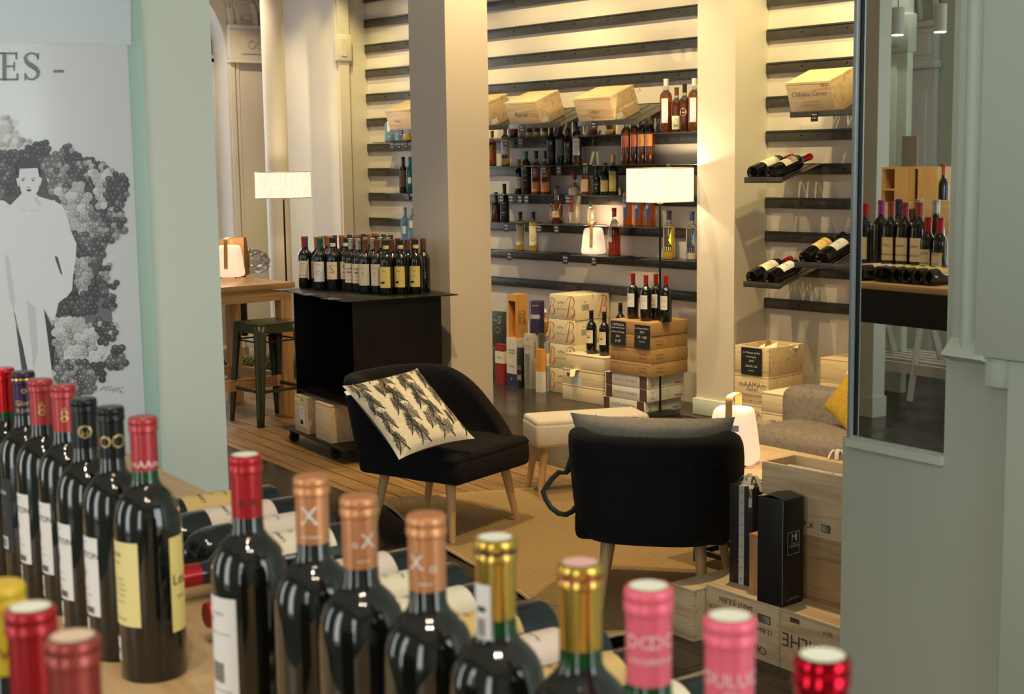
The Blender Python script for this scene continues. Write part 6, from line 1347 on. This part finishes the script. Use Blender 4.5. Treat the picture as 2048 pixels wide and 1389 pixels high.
# ================================================================== CARTONS AND CASES ALONG THE BACK WALL
def pxbox(Y0, xl, xc, xr):
    A_ = onY(xl, 700, Y0).x; B_ = onY(xc, 700, Y0).x; d = onX(xr, 700, B_).y-Y0; return A_, B_, max(.04, d)
def zat(px, py, Y): return onY(px, py, Y).z
CARTC = mat('cream_carton', (.78, .70, .46), .6); RINK = mat('ornate_red_ink', (.60, .10, .03), .55)
def letterB(mb, cx_, cz, s, T, mi):
    """a big looping capital B drawn as ribbons of varying width"""
    def rib(pts, ws):
        for i in range(len(pts)-1):
            (x0, z0), (x1, z1) = pts[i], pts[i+1]; d = math.hypot(x1-x0, z1-z0)+1e-9; nx, nz = -(z1-z0)/d, (x1-x0)/d
            w0, w1 = ws(i/(len(pts)-1))*s, ws((i+1)/(len(pts)-1))*s
            mb.add([(cx_+s*x0-nx*w0, 0, cz+s*z0-nz*w0), (cx_+s*x1-nx*w1, 0, cz+s*z1-nz*w1), (cx_+s*x1+nx*w1, 0, cz+s*z1+nz*w1), (cx_+s*x0+nx*w0, 0, cz+s*z0+nz*w0)], [(0, 1, 2, 3)], mi, T)
    sp = lambda P: [tuple(sum(a*b_ for a, b_ in zip(w, c)) for c in zip(P[i-1], P[i], P[i+1], P[i+2])) for i in range(1, len(P)-2) for q in range(5) for w in [((-.5*(q/5)**3+(q/5)**2-.5*q/5), (1.5*(q/5)**3-2.5*(q/5)**2+1), (-1.5*(q/5)**3+2*(q/5)**2+.5*q/5), (.5*(q/5)**3-.5*(q/5)**2))]]
    rib(sp([(-.1, 1.0), (.02, .95), (-.08, .4), (-.22, -.2), (-.38, -.75), (-.52, -.95), (-.62, -.9), (-.66, -.85)]), lambda t_: .015+.06*math.sin(PI*t_))
    rib(sp([(-.5, .2), (-.55, .35), (-.45, .75), (-.1, 1.0), (.3, .95), (.52, .65), (.40, .25), (.08, .05), (.0, .04)]), lambda t_: .014+.05*math.exp(-((t_-.62)/.2)**2))
    rib(sp([(.0, .05), (.08, .05), (.42, -.05), (.56, -.42), (.35, -.82), (.02, -.95), (-.2, -.8), (-.15, -.6), (-.1, -.55)]), lambda t_: .014+.07*math.exp(-((t_-.42)/.2)**2))
Yb = 6.88; A_, B_, dp = pxbox(Yb, 1099, 1147, 1208); Bh = .178
def bcarton(label, z, dx=0, art=True):
    t = thing('wine_carton', label, 'carton', (A_+dx, Yb, z), 0)
    w, d, h = B_-A_+.02, .335, Bh-.001
    b = MB(); b.box(0, w, 0, d, 0, h, 0, bev=.003); b.box(-.0005, w+.0005, d*.47, d*.53, h-.03, h+.0006, 4)
    part('carton', b, [CARTC, RINK, INKG, INKR, mat('tape_cream', (.70, .62, .42), .4)], t)
    b = MB(); Tf = Matrix.Translation((0, -.0008, 0)); Tsd = Matrix.Translation((w+.0008, 0, 0))@Matrix.Rotation(PI/2, 4, 'Z')
    letterB(b, .02, h*.5, .062, Tf, 1); letterB(b, w-.055, h*.5, .078, Tf, 1)
    b.text('mMm', .030, 3, Matrix.Translation((w*.44, -.0008, h*.68))@FRONT); b.text('BEAUCAILLOU', .0155, 2, Matrix.Translation((w*.47, -.0008, h*.42))@FRONT); b.text('..x..', .014, 3, Matrix.Translation((w*.45, -.0008, h*.54))@FRONT); b.text('Saint-Julien', .008, 2, Matrix.Translation((w*.47, -.0008, h*.18))@FRONT); b.text('CRD', .017, 2, Matrix.Translation((w-.035, -.0008, h*.18))@FRONT)
    letterB(b, d-.07, h*.5, .075, Tsd, 1); b.text('2016', .016, 2, Tsd@Matrix.Translation((.09, 0, h*.72))@FRONT)
    for k in range(10): b.box(w+.0006, w+.001, .06+.007*k, .063+.007*k+.002*(k % 2), h*.38, h*.62, 2)
    part('printed_front', b, [CARTC, RINK, INKG, INKR], t, 'ornate red capital letters')
    return t
for k, nm in enumerate(('bottommost', 'second from the bottom', 'second from the top', 'topmost')): bcarton('cream wine carton with ornate red B, %s of the stack of four' % nm, .0005+Bh*k, (-.0, .004, -.002, .006)[k])
# three flat wooden cases in front
Yc = 6.73; A3, B3, _ = pxbox(Yc, 1124, 1206, 1215); hc = .108
for k, nm in enumerate(('lowest of the flat trio beside the cream cartons', 'middle one of the flat trio, with a paper label and note', 'top one of the flat trio, carrying two bottles')):
    crate('wooden_wine_case', 'pale wooden wine case, '+nm, (A3+(.0, .0, .03)[k], Yc+.004*k, .0005+(hc+.0005)*k), 0, B3-A3-.02*(k == 2), .28 if k < 2 else .24, hc, [PINE2, INKB], front=[] if k != 1 else [('rect', .15, .045, .045, .042, 0), ('750', .012, .16, .06, 3, 0), ('bars', .010, .15, .035, 3, 0), ('rect', .06, .07, .015, .012, 1)])
b = MB(); b.add([(0, 0, .001), (.055, 0, .001), (.055, -.03, .001), (0, -.03, .001), (.075, -.062, -.035), (.03, -.062, -.04), (0, .03, .0015), (.055, .03, .0015)], [(0, 3, 2, 1), (3, 5, 4, 2), (0, 1, 7, 6)])
xx = onY(1150, 740, Yc).x; single('paper_note', 'pale yellow paper note folded over the edge of a flat wooden case', 'note', b, mat('note_paper', (.85, .78, .50), .7), (A3+.13, Yc+.0, .0005+(hc+.0005)*2+.0006) if 0 else (A3+.115, Yc-.002, .219), smooth=0)
ztop3 = .0005+(hc+.0005)*3
LBC = dict(z0=.075, z1=.165, ha=.85, a=0, mat=CREAM, marks=[('CHATEAU', .009, .155, 2, 0), ('W', .028, .122, 3, 0), ('#', 0, .012, .110, .116, 10), ('cuvee', .006, .09, 2, 0)])
for px, nm in ((1183, 'left'), (1211, 'right')):
    x = onY(px, 680, Yc+.11).x; l = (x, Yc+.11 if px < 1200 else Yc+.10, ztop3+.0005); bottle('wine_bottle', 'red-banded black capsule bottle with crest label, %s one on the flat wooden cases' % nm, 'wine bottle', 'bordeaux', l, WINEG, cBLK, lab=LBC, rz=face_angle(l, -35), seg=20, ring=cRED)
b = MB(); b.box(-.075, .075, -.05, .05, 0, .0012); b.text('Promotion', .024, 1, Matrix.Translation((0, .015, .0016))); b.text('21,90', .024, 1, Matrix.Translation((0, -.02, .0016)))
single('chalk_card', 'black price card lying flat behind the bottles on the flat cases', 'card', b, [CHALK, WHITEI], (onY(1196, 708, Yc+.2).x, Yc+.19, ztop3+.0005))
# white cartons
Yw = 6.655; A4, B4, d4 = pxbox(Yw, 1210, 1296, 1376); hw = .084
WCAR = mat('white_carton', (.74, .71, .66), .55); BRN_ = mat('carton_brown_band', (.12, .06, .045), .5)
for k, nm in enumerate(('bottom', 'middle', 'top')):
    t = thing('wine_carton', 'flat white wine carton with brown bands, %s one of three' % nm, 'carton', (A4+(-.025, 0, 0)[k], Yw, .0005+k*(hw+.0005)), 0)
    w, d, h = B4-A4, .345, hw
    b = MB(); b.box(0, w, 0, d, 0, h, 0, bev=.002); part('carton', b, WCAR, t)
    b = MB(); b.box(.01, .065, -.0010, -.0003, .002, h-.002, 0); b.box(w-.075, w-.012, -.0010, -.0003, .002, h-.002, 0)
    b.text('CHATEAU PEYRABON', .028, 1, Matrix.Translation((w*.48, -.0008, h*.5))@FRONT, sx=.78)
    b.text('2016', .012, 1, Matrix.Translation((w+.0008, .04, h*.74))@SIDE); b.text('CRD', .010, 1, Matrix.Translation((w+.0008, .04, h*.56))@SIDE); b.text('eO', .024, 2, Matrix.Translation((w+.0008, .045, h*.28))@SIDE)
    for q in range(4): b.text('33250 Saint-Laurent Medoc', .0085, 1, Matrix.Translation((w+.0008, .165, h*(.78-.15*q)))@SIDE)
    b.box(w+.0003, w+.001, .26, .32, h*.2, h*.32, 1)
    part('printed_front', b, [BRN_, INKG, INK], t, 'brown end bands and grey lettering')
# kraft cartons with four bottles
zk = .0005+3*(hw+.0005); A5, B5, d5 = pxbox(Yw-.01, 1219, 1302, 1384); hk = .0885
KR = mat('kraft_carton', (.46, .27, .11), .65, noise=.06, nscale=20)
for k, nm in enumerate(('bottommost', 'second', 'third', 'topmost')):
    t = thing('wine_carton', 'flat kraft wine carton, %s of the four brown cartons' % nm, 'carton', (A5+(0, .003, -.002, .004)[k], Yw-.008, zk+k*(hk+.0005)), 0)
    w, d, h = B5-A5, .35, hk
    b = MB(); b.box(0, w, 0, d, 0, h, 0, bev=.003); b.box(-.0005, w+.0005, -.0006, 0, h-.018, h-.017, 1); part('carton', b, [KR, INKB], t)
    if k < 3:
        b = MB(); b.text('Les Hauts', .017, 0, Matrix.Translation((w*.80, -.0008, h*.62))@FRONT, shear=.3); b.text('Malartic', .021, 0, Matrix.Translation((w*.80, -.0008, h*.36))@FRONT, shear=.3)
        vs = [(.055+q*math.cos(2*PI*i/24), -.0009, h*.5+q*math.sin(2*PI*i/24)) for q in (.034, .0318) for i in range(24)]; b.add(vs, [(i, (i+1) % 24, 24+(i+1) % 24, 24+i) for i in range(24)], 0)
        vs = [(w+.0009, .27+q*math.cos(2*PI*i/24), h*.5+q*math.sin(2*PI*i/24)) for q in (.034, .0318) for i in range(24)]; b.add(vs, [(i, (i+1) % 24, 24+(i+1) % 24, 24+i) for i in range(24)], 0)
        b.text('H', .02, 0, Matrix.Translation((w+.0009, .27, h*.5))@SIDE); b.text('Les Hauts', .017, 0, Matrix.Translation((w+.0009, .08, h*.62))@SIDE, shear=.3); b.text('Malartic', .021, 0, Matrix.Translation((w+.0009, .08, h*.36))@SIDE, shear=.3)
        part('printed_front', b, INKB, t)
zk2 = zk+4*(hk+.0005)
card('black chalk card with large price, left one on the kraft cartons', (onY(1235, 650, Yw-.02).x, Yw-.013, zk2-.008), 0, .135, .155, [('CASTILLON', .020, -.022), ('Cotes de Bordeaux', .015, -.042), ('Chateau Martinage', .016, -.070), ('2016', .020, -.098), ('21,90', .024, -.130)], rx=-.03)
card('black chalk card, right one on the kraft cartons', (onY(1283, 655, Yw-.02).x, Yw-.013, zk2-.018), .0, .135, .150, [('Le Chateau Malartic', .015, -.022), ('2016', .020, -.046), ('26 / 108', .024, -.080), ('la bouteille', .012, -.108)], rx=-.03)
LBK = dict(z0=.08, z1=.170, ha=.75, a=0, mat=PAPER, marks=[('Les Hauts', .009, .152, 2, 0), ('Malartic', .011, .135, 3, 0), ('#', 0, .012, .10, .102, 2)])
for i, (px, py) in enumerate(((1266, 641), (1292, 646), (1312, 641), (1332, 647))):
    P = onz(px, py, zk2); 
    yy = {0: Yw+.12, 1: Yw+.07, 2: Yw+.17, 3: Yw+.12}[i]; x = onY(px, py, yy).x
    bottle('wine_bottle', 'red-capped wine bottle with white label, %s of four on the kraft cartons' % ('leftmost', 'second', 'third', 'rightmost')[i], 'wine bottle', 'bordeaux', (x, yy, zk2+.0005), WINEG, cRED, lab=LBK, rz=face_angle((x, yy), -30), seg=20)
x = onY(1241, 640, 7.12).x
crate('wooden_wine_case', 'wooden wine case standing behind the kraft cartons against the wall', (x-.12, 7.02, 0.0005), 0, .24, .20, .355, [PINE2, INKB])
bottle('wine_bottle', 'black-capped wine bottle peeking out behind the left chalk card', 'wine bottle', 'bordeaux', (x, 7.12, .3565), WINEG, cBLK, seg=20, rz=0, ring=cRED)
# spirit gift boxes at the left
def gbox(label, Y0, xl, xc, xr, z0, ytop, mats, bands=(), texts=(), lab='carton', dmax=.11):
    a, c2, d = pxbox(Y0, xl, xc, xr); h = zat(xc, ytop, Y0)-z0; d = min(d, dmax)
    t = thing('gift_box', label, 'box', (a, Y0, z0)); w = c2-a
    b = MB(); z = 0
    if not bands: b.box(0, w, 0, d, 0, h, 0, bev=.002)
    else:
        for (f0, f1, mi) in bands: b.box(0, w, 0, d, h*f0, h*f1, mi)
    part('carton', b, mats, t)
    if texts:
        b = MB()
        for q in texts:
            if q[0] == 'rect': _, x0, x1, z0_, z1_, mi = q; b.box(w*x0, w*x1, -.0012, -.0003, h*z0_, h*z1_, mi)
            elif q[0] == 'srect': _, x0, x1, z0_, z1_, mi = q; b.box(w+.0003, w+.0012, d*x0, d*x1, h*z0_, h*z1_, mi)
            elif q[0] == 'side': _, tx, sz, y, z, mi, rr_ = q; b.text(tx, sz, mi, Matrix.Translation((w+.0014, d*y, h*z))@SIDE@Matrix.Rotation(rr_, 4, 'Z'))
            else: tx, sz, x, z, mi, sh = q; b.text(tx, sz, mi, Matrix.Translation((w*x, -.0014, h*z))@FRONT, shear=sh)
        part('printed_front', b, [PAPER, INK, INKG, GOLDI, CREAM, mRD, mNV, INKB, mat('pale_green_ink', (.30, .48, .36), .6), YELP], t)
    return t
MR = mat('maroon_card', (.28, .03, .025), .5); OR = mat('orange_card', (.72, .32, .06), .5); GRY = mat('grey_card', (.45, .42, .37), .5); NVY = mat('navy_card', (.03, .035, .11), .45); WHC = mat('white_card', (.74, .69, .64), .5); DKC = mat('dark_green_card', (.05, .06, .05), .5); BLG2 = mat('blue_grey_card', (.30, .36, .40), .5)
OW = wood('orange_wood_box', (.58, .26, .05), (.72, .38, .10), 2, 4, rough=.4)
gbox('maroon box with cream label at the far left of the floor boxes', 6.86, 990, 1006, 1015, .0005, 690, [MR, CREAM], [(0, .52, 0), (.52, .82, 1), (.82, 1, 0)], [('Brora', .022, .55, .67, 7, .2)])
crate('wooden_wine_case', 'low case hidden behind the maroon box, base for the dark carton', (onY(985, 700, 7.03).x, 7.03, .0005), 0, .20, .16, .255, [DKC, INKB])
gbox('dark green carton with leafy print, upper left of the floor boxes', 7.03, 985, 1006, 1014, .2565, 625, [DKC], texts=[('~S', .09, .5, .75, 8, .2), ('O', .08, .55, .45, 2, 0)])
gbox('white and navy tall whisky box under the orange wooden frame', 6.87, 1013, 1033, 1047, .0005, 679, [WHC, NVY], [(0, .25, 1), (.25, 1, 0)], [('TALISKER', .020, .5, .75, 1, 0), ('STORM', .020, .5, .69, 1, 0), ('single malt', .010, .5, .62, 2, 0), ('wave', .03, .5, .42, 2, .3), ('T', .03, .5, .13, 0, 0)], dmax=.12)
a, c2, d = pxbox(6.88, 1017, 1031, 1050); hO = zat(1031, 590, 6.88)-.31
zO = zat(1033, 679, 6.87)+.001
t = thing('gift_box', 'orange wooden open-fronted bottle box standing on the white and navy box', 'box', (a, 6.88, zO)); w = c2-a+.01; hO = zat(1031, 590, 6.88)-zO; d = .115
b = MB(); b.box(0, w, d-.006, d, 0, hO); b.box(0, .006, 0, d-.006, 0, hO); b.box(w-.006, w, 0, d-.006, 0, hO); b.box(.006, w-.006, 0, d-.006, 0, .006); b.box(.006, w-.006, 0, d-.006, hO-.006, hO); b.box(.006, w-.006, 0, .004, hO*.85, hO-.006); part('box_body', b, OW, t)
b = MB(); b.text('SAINT', .040, 0, Matrix.Translation((w+.001, d*.34, hO*.48))@SIDE@Matrix.Rotation(PI/2, 4, 'Z')); b.text('JAMES', .040, 0, Matrix.Translation((w+.001, d*.70, hO*.48))@SIDE@Matrix.Rotation(PI/2, 4, 'Z')); part('side_print', b, INKB, t)
gbox('slim black whisky box with golden brush characters', 6.84, 1033, 1043, 1048, .0005, 697, [BXB], texts=[('\u5c71', .042, .5, .50, 9, 0), ('\u5d0e', .050, .5, .24, 9, 0), ('THE', .008, .5, .93, 3, 0)])
gbox('grey whisky box with a tall oval window', 6.83, 1048, 1063, 1077, .0005, 669, [GRY], texts=[('rect', .16, .72, .08, .64, 2), ('U', .030, .5, .91, 1, 0), ('BENRIACH', .014, .5, .78, 2, 0), ('malt whisky', .010, .5, .73, 2, 0), ('side', 'BENRIACH', .024, .5, .72, 7, PI/2)], dmax=.13)
gbox('plain grey box behind the windowed one', 6.98, 1066, 1080, 1090, .0005, 669, [GRY], texts=[('side', '|', .1, .5, .8, 0, 0)])
# canister
x = onY(1071, 640, 6.90).x; zcn = zat(1063, 669, 6.83)+.0012; hcn = zat(1071, 603, 6.90)-zcn
t = thing('gift_canister', 'dark violet cylindrical whisky canister standing on the grey boxes', 'canister', (x, 6.915, zcn)); b = MB(); b.lathe([(.055, 0), (.055, hcn-.004), (.053, hcn)], 28, 0); part('tube', b, mat('violet_card', (.045, .03, .11), .3, noise=.7, nscale=22), t)
b = MB(); fa = face_angle((x, 6.9)); b.curvedpatch(.0556, fa-1.0, fa+.35, hcn*.46, hcn*.60, 0, 8); b.curvedpatch(.0556, fa-.7, fa+.2, hcn*.86, hcn*.90, 1, 6); b.text('KAVALAN', .018, 2, None, lambda u, v: (.0562*math.cos(fa-.3+u/.0562), .0562*math.sin(fa-.3+u/.0562), hcn*.53+v)); part('printed_band', b, [GRY, GOLDI, WHITEI], t)
gbox('small orange over white bottle box', 6.80, 1071, 1083, 1089, .0005, 700, [WHC, OR], [(0, .48, 0), (.48, 1, 1)], [('vin', .02, .5, .60, 7, 0), ('500 ml', .010, .5, .05, 2, 0)])
gbox('slim blue-grey box next to the cream cartons', 6.86, 1088, 1094, 1098, .0005, 686, [BLG2, CREAM], [(0, .52, 0), (.52, .78, 1), (.78, 1, 0)], [('Islay', .016, .5, .65, 2, 0)])
b = MB(); b.lathe([(.012, 0), (.030, .03), (.035, .10), (.02, .12), (.010, .13)], 14, 0); b.tube([(0, 0, .13), (.03, -.01, .17), (.01, 0, .19), (-.03, 0, .17), (0, 0, .13)], .006, 6, 1, flat=2)
t_ = gbox('narrow grey carton under the ribbon-tied pouch', 7.06, 1086, 1093, 1097, .0005, 672, [GRY])
xq = onY(1091, 650, 7.10).x; single('gift_pouch', 'small orange pouch tied with a white bow beside the top cream carton', 'pouch', b, [OR, PAPER], (xq-.01, 7.095, zat(1093, 672, 7.06)+.001))
# cases right of the lit pier
xa_, xb_, dd_ = pxbox(6.66, 1469, 1537, 1607); hT = .1755
for k, (nm, op) in enumerate((('bottommost of the tall tower, with castle stamp', 0), ('middle of the tall tower, stamped with a big castle', 0), ('top of the tower, open and wearing a chalk card', 1))):
    fr_ = [('mAAMAm', .048, .14, .120, 2, 0), ('rot', 'CHATEAU DE PEZ', .020, .14, .055, 2, 0, 0), ('MAMM', .030, .14, .090, 2, 0), ('100% B', .012, .06, .022, 3, 0), ('CRD', .012, .13, .022, 3, 0), ('SGT', .012, .20, .022, 3, 0)] if k < 2 else []
    crate('wooden_wine_case', 'wooden wine case, '+nm, (xa_, 6.66+.002*k, .0005+k*(hT+.0005)), 0, xb_-xa_, dd_, hT, [PINE, INKB], front=fr_, opened=bool(op))
b = MB()
for k in range(7): 
    r = random.Random(k); q = [(r.uniform(.02, .2), r.uniform(.03, .22)) for _ in range(2)]; b.add([(q[0][0], q[0][1], r.uniform(0, .02)), (q[0][0]+.08, q[0][1]+.02, r.uniform(0, .03)), (q[0][0]+.05, q[0][1]+.07, r.uniform(.02, .05))], [(0, 1, 2)])
single('packing_paper', 'crumpled cream packing paper sticking out of the open case on the tower', 'paper', b, CREAM, (xa_+.015, 6.675, .0005+3*(hT+.0005)-.04), smooth=0)
card('black chalk card on the open case at the top of the wooden tower', (onY(1503, 700, 6.655).x, 6.655, 3*hT-.004), 0, .158, .165, [('Le Chateau de Pez', .017, -.030), ('Saint Estephe', .014, -.055), ('2016', .018, -.080), ('236,40 | 165', .018, -.112), ('la caisse', .012, -.138)])
xs_ = onY(1523, 800, 6.30).x; hs_ = .112
for k, nm in enumerate(('bottommost', 'middle', 'topmost')):
    crate('wooden_wine_case', 'pale low wooden case, %s of three beside the sofa end' % nm, (xs_, 6.30, .0005+k*(hs_+.0005)), 0, .40, .32, hs_, [PINE2, INKB], front=[('LIBER PATER', .022, .12, .065, 1, 0)] if k < 2 else [])
xt_ = onY(1641, 720, 6.90).x
for k, (z0_, h_) in enumerate(((.0005, .20), (.201, .134), (.3355, .134))):
    crate('wooden_wine_case', 'wooden wine case, %s of three behind the sofa against the wall' % ('bottommost', 'middle', 'topmost')[k], (xt_, 6.90, z0_), 0, .50, .30, h_, [PINE, INKB])
# ================================================================== ROOM BEHIND THE POSTER PILLAR (seen in the mirror)
NM = 2.99
def mir(x, y, nv): P = onN(x, y, nv); return P.dot(GV), 2*NM-nv, P.z
display_table(3.75, 6.0, -.18, .90, 'second display table, seen in the mirror, with wine standing and lying on it')
mb_lab = lambda txt, hh=(.05, .15): dict(z0=hh[0], z1=hh[1], ha=.95, a=0, mat=CREAM, marks=[(txt, .010, hh[0]+.025, 1, 0), ('mAm', .020, hh[0]+.065, 2, 0), ('#', 0, .03, hh[1]-.010, hh[1]-.008, 1)])
FN = math.atan2(NV.y, NV.x)
MS = [(1731, 407, 5.66, 'bordeaux', cRED, mb_lab('Chateau'), 'red-capped bottle at the left edge'), (1763, 401, 5.86, 'bordeaux', CP('capsule_magenta', (.35, .03, .25)), None, 'magenta-capped bottle'), (1783, 405, 5.68, 'bordeaux', cBRN, mb_lab('CHASSE-SPLEEN'), 'first ship-label bottle from the left'), (1798, 398, 5.88, 'bordeaux', kNV, None, 'navy-capped bottle'), (1811, 405, 5.68, 'bordeaux', cBRN, mb_lab('CHASSE-SPLEEN'), 'middle ship-label bottle'),
      (1823, 418, 5.92, 'bordeaux', kBR, None, 'brown-capped rear bottle'), (1840, 405, 5.68, 'bordeaux', cBRN, mb_lab('CHASSE-SPLEEN'), 'right ship-label bottle'), (1838, 392, 5.94, 'bordeaux', kGY, None, 'silver-capped rear bottle'), (1873, 392, 5.90, 'burgundy', kGY, dict(z0=.05, z1=.11, ha=.6, a=0, mat=PAPER, marks=[('v', .03, .08, 2, 0)]), 'silver-capped burgundy bottle'), (1857, 434, 5.56, 'small', cRED, mb_lab('MALARTIC', (.03, .11)), 'small pale-label bottle left of the half bottles'), (1881, 436, 5.56, 'small', cRED, mb_lab('Chateau', (.03, .10)), 'small bottle, right one of the half bottles')]
for (x, y, nv, kd, cp, lb, nm) in MS:
    g, n, z = mir(x, y, nv); h = z-TZ; sc = h/HK[kd]
    bottle('wine_bottle', nm+' reflected in the mirror', 'wine bottle', kd, gn(g, n, TZ+.0005), WINEG, cp, lab=lb, rz=FN, seg=20, scale=max(.9, min(1.2, sc)))
for i, (x, y) in enumerate(((1722, 552), (1743, 553), (1778, 556), (1792, 557), (1812, 559), (1832, 562), (1855, 565), (1877, 567))):
    g, n, z = mir(x, y, 5.22); loc = gn(g, .84, TZ+.0380)
    a = .35 if i < 2 else .02; ax = (-NV*math.cos(a)+GV*-math.sin(a)); upv = Vector((0, 0, 1)); yv = ax.cross(upv)
    e = Matrix((tuple(upv), tuple(yv), tuple(ax))).transposed().to_euler()
    bottle('lying_wine_bottle', 'lying wine bottle seen base-first in the mirror, %s from the left' % ['first', 'second', 'third', 'fourth', 'fifth', 'sixth', 'seventh', 'eighth'][i], 'wine bottle', 'bordeaux', loc, WINEG, cBLK, rot=e, seg=20, lab=dict(z0=.06, z1=.16, ha=1.1, a=0, mat=YELP if i > 2 else CREAM, marks=[('Chateau', .01, .12, 1, 0)]))
g0, n0, z1 = mir(1875, 334, 6.25); g1, _, _ = mir(1763, 338, 6.25)
t = thing('bottle_rack_box', 'tall honey-coloured wooden box with open pigeonholes, seen in the mirror', 'box', gn(0, 0, 0), AG)
b = MB(); ya, yb_ = n0-.26, n0; hz = z1
b.box(-g1, -g0, ya, ya+.01, TZ+.001, hz, 0)
xd = -g1+(g1-g0)*.70; 
b.box(-g1, -g1+.01, ya+.01, yb_, TZ+.001, hz); b.box(-g0-.01, -g0, ya+.01, yb_, TZ+.001, hz); b.box(-g1+.01, -g0-.01, ya+.01, yb_, hz-.01, hz); b.box(-g1+.01, -g0-.01, ya+.01, yb_, TZ+.001, TZ+.011)
wv_ = g1-g0
b.box(-g1+wv_*.245, -g1+wv_*.255, ya+.01, yb_, TZ+.011, hz-.01); b.box(-g1+.01, -g1+wv_*.245, ya+.01, yb_, hz-.13, hz-.12)
b.box(-g1+wv_*.255, -g1+wv_*.60, yb_-.012, yb_, TZ+.011, hz-.0101); b.box(-g1+wv_*.66, -g0-.0101, yb_-.012, yb_, TZ+.011, hz-.0101)
part('box_body', b, wood('honey_pine', (.72, .42, .12), (.88, .60, .24), 2, 5), t)
g, n, z = mir(1820, 272, 6.75); b = MB(); b.box(-g-.06, -g+.055, n-.01, n, TZ+.001, z); single('grey_board', 'plain grey upright board behind the wooden box, seen in the mirror', 'panel', b, mat('grey_board', (.30, .28, .26), .6), (0, 0, 0), AG)
g, n, z = mir(1784, 405, 6.02); b = MB(); b.box(-g-.05, -g+.045, n-.10, n, TZ+.001, z); b.text('mM', .03, 1, Matrix.Translation((-g, n+.001, z-.04))@Matrix.Rotation(PI, 4, 'Z')@FRONT); b.text('Le Pin', .022, 1, Matrix.Translation((-g, n+.001, z-.085))@Matrix.Rotation(PI, 4, 'Z')@FRONT); single('wine_carton', 'small cream printed carton between the bottles in the mirror', 'carton', b, [CREAM, INK], (0, 0, 0), AG)
g, n, z = mir(1868, 402, 6.08); b = MB(); b.box(-g-.07, -g+.10, n-.14, n, TZ+.001, z, 0, bev=.001); single('wooden_wine_case', 'yellowish wooden case at the right behind the bottles in the mirror', 'wooden case', b, PINEY, (0, 0, 0), AG)
g, n, z = mir(1885, 350, 6.30); bottle('wine_bottle', 'dark bottle at the far right beside the wooden box in the mirror', 'wine bottle', 'bordeaux', gn(g, n, TZ+.24), WINEG, cBRN, seg=20, rz=FN)
b = MB(); b.box(-g-.06, -g+.10, n-.08, n+.08, TZ+.001, TZ+.2395); single('wooden_wine_case', 'wooden case carrying a dark bottle at the far right of the mirror', 'wooden case', b, PINE, (0, 0, 0), AG)
# pendant cylinders
for i, (x, y) in enumerate(((1795, 70), (1880, 64))):
    g, n, z = mir(x, y, 7.4); t = thing('pendant_lamp', 'white cylinder pendant lamp, %s of the two seen in the mirror' % ('left', 'right')[i], 'lamp', gn(g, n, z))
    b = MB(); b.lathe([(.040, 0), (.040, .17), (.036, .175)], 24, 0); part('shade', b, mat('pendant_white', (.62, .60, .55), .5), t)
    b = MB(); b.rod((0, 0, .175), (0, 0, CEIL-z), .003); part('cord', b, BLACKM, t)
    b = MB(); b.lathe([(.036, -.002), (.036, .0)], 24, 0); part('diffuser', b, mat('pendant_lit', (1, .95, .85), .5, emit=14, emitcol=(1, .9, .72)), t)
# LED strip inside the arched window, seen in the mirror
b = MB(); b.box(-7.452, -7.44, -2.72, -2.70, 1.0, 2.25); single('light_strip', 'thin vertical glowing light strip beside the arched window in the mirror', 'lamp', b, mat('strip_lit', (1, .9, .5), .5, emit=6, emitcol=(1, .86, .40)), (0, 0, 0), AG)
# white trestle with slatted shelf
def mp3(x, y, nv): g, n, z = mir(x, y, nv); return Vector((-g, n, z))
t = thing('white_trestle', 'white wooden trestle with slatted shelf under the table in the mirror', 'trestle', gn(0, 0, 0), AG)
WT = mat('white_trestle_paint', (.62, .58, .52), .5)
def legp(p, q, w=.022, name='leg'):
    b = MB(); d = (q-p); 
    b.tube([p, q], w*1.25, 4, 0); part(name, b, WT, t)
f1_ = mp3(1818, 842, 7.45); f1_.z = .03; f2_ = mp3(1803, 806, 8.0); f2_.z = .03
a_ = mp3(1842, 640, 7.50); a2 = mp3(1772, 640, 7.55); f3 = mp3(1900, 800, 7.9); f3.z = .03; a3 = mp3(1862, 640, 7.55); f4 = mp3(1760, 850, 7.4)
legp(f1_, a_); legp(f2_, a2); legp(f3, a3)
zz = .33
s1 = f1_.lerp(a_, .42); s2 = f2_.lerp(a2, .30)
b = MB(); xs0, xs1 = min(s1.x, s2.x)-.05, max(s1.x, s2.x)+.5
zs_ = s1.z; y0_, y1_ = sorted((s1.y, s2.y)); b.box(xs0, xs1, y1_-.02, y1_+.02, zs_-.05, zs_+.02); 
for k in range(5): yy = y0_-.1+(y1_-y0_+.1)*k/5; b.box(xs0, xs1, yy, yy+.06, zs_+.021, zs_+.035)
part('shelf', b, WT, t)
for k in range(2):
    b = MB(); b.box(s1.x+.16, s1.x+.42, y0_, y0_+.16, zs_+.036+.05*k, zs_+.083+.05*k, 0, bev=.004); b.box(s1.x+.20, s1.x+.38, y0_+.1602, y0_+.161, zs_+.05+.05*k, zs_+.068+.05*k, 1)
    single('parcel', ('lower', 'upper')[k]+' striped orange and white parcel on the trestle shelf in the mirror', 'parcel', b, [PAPER, mat('parcel_orange', (.65, .12, .03), .5)], (0, 0, 0), AG)
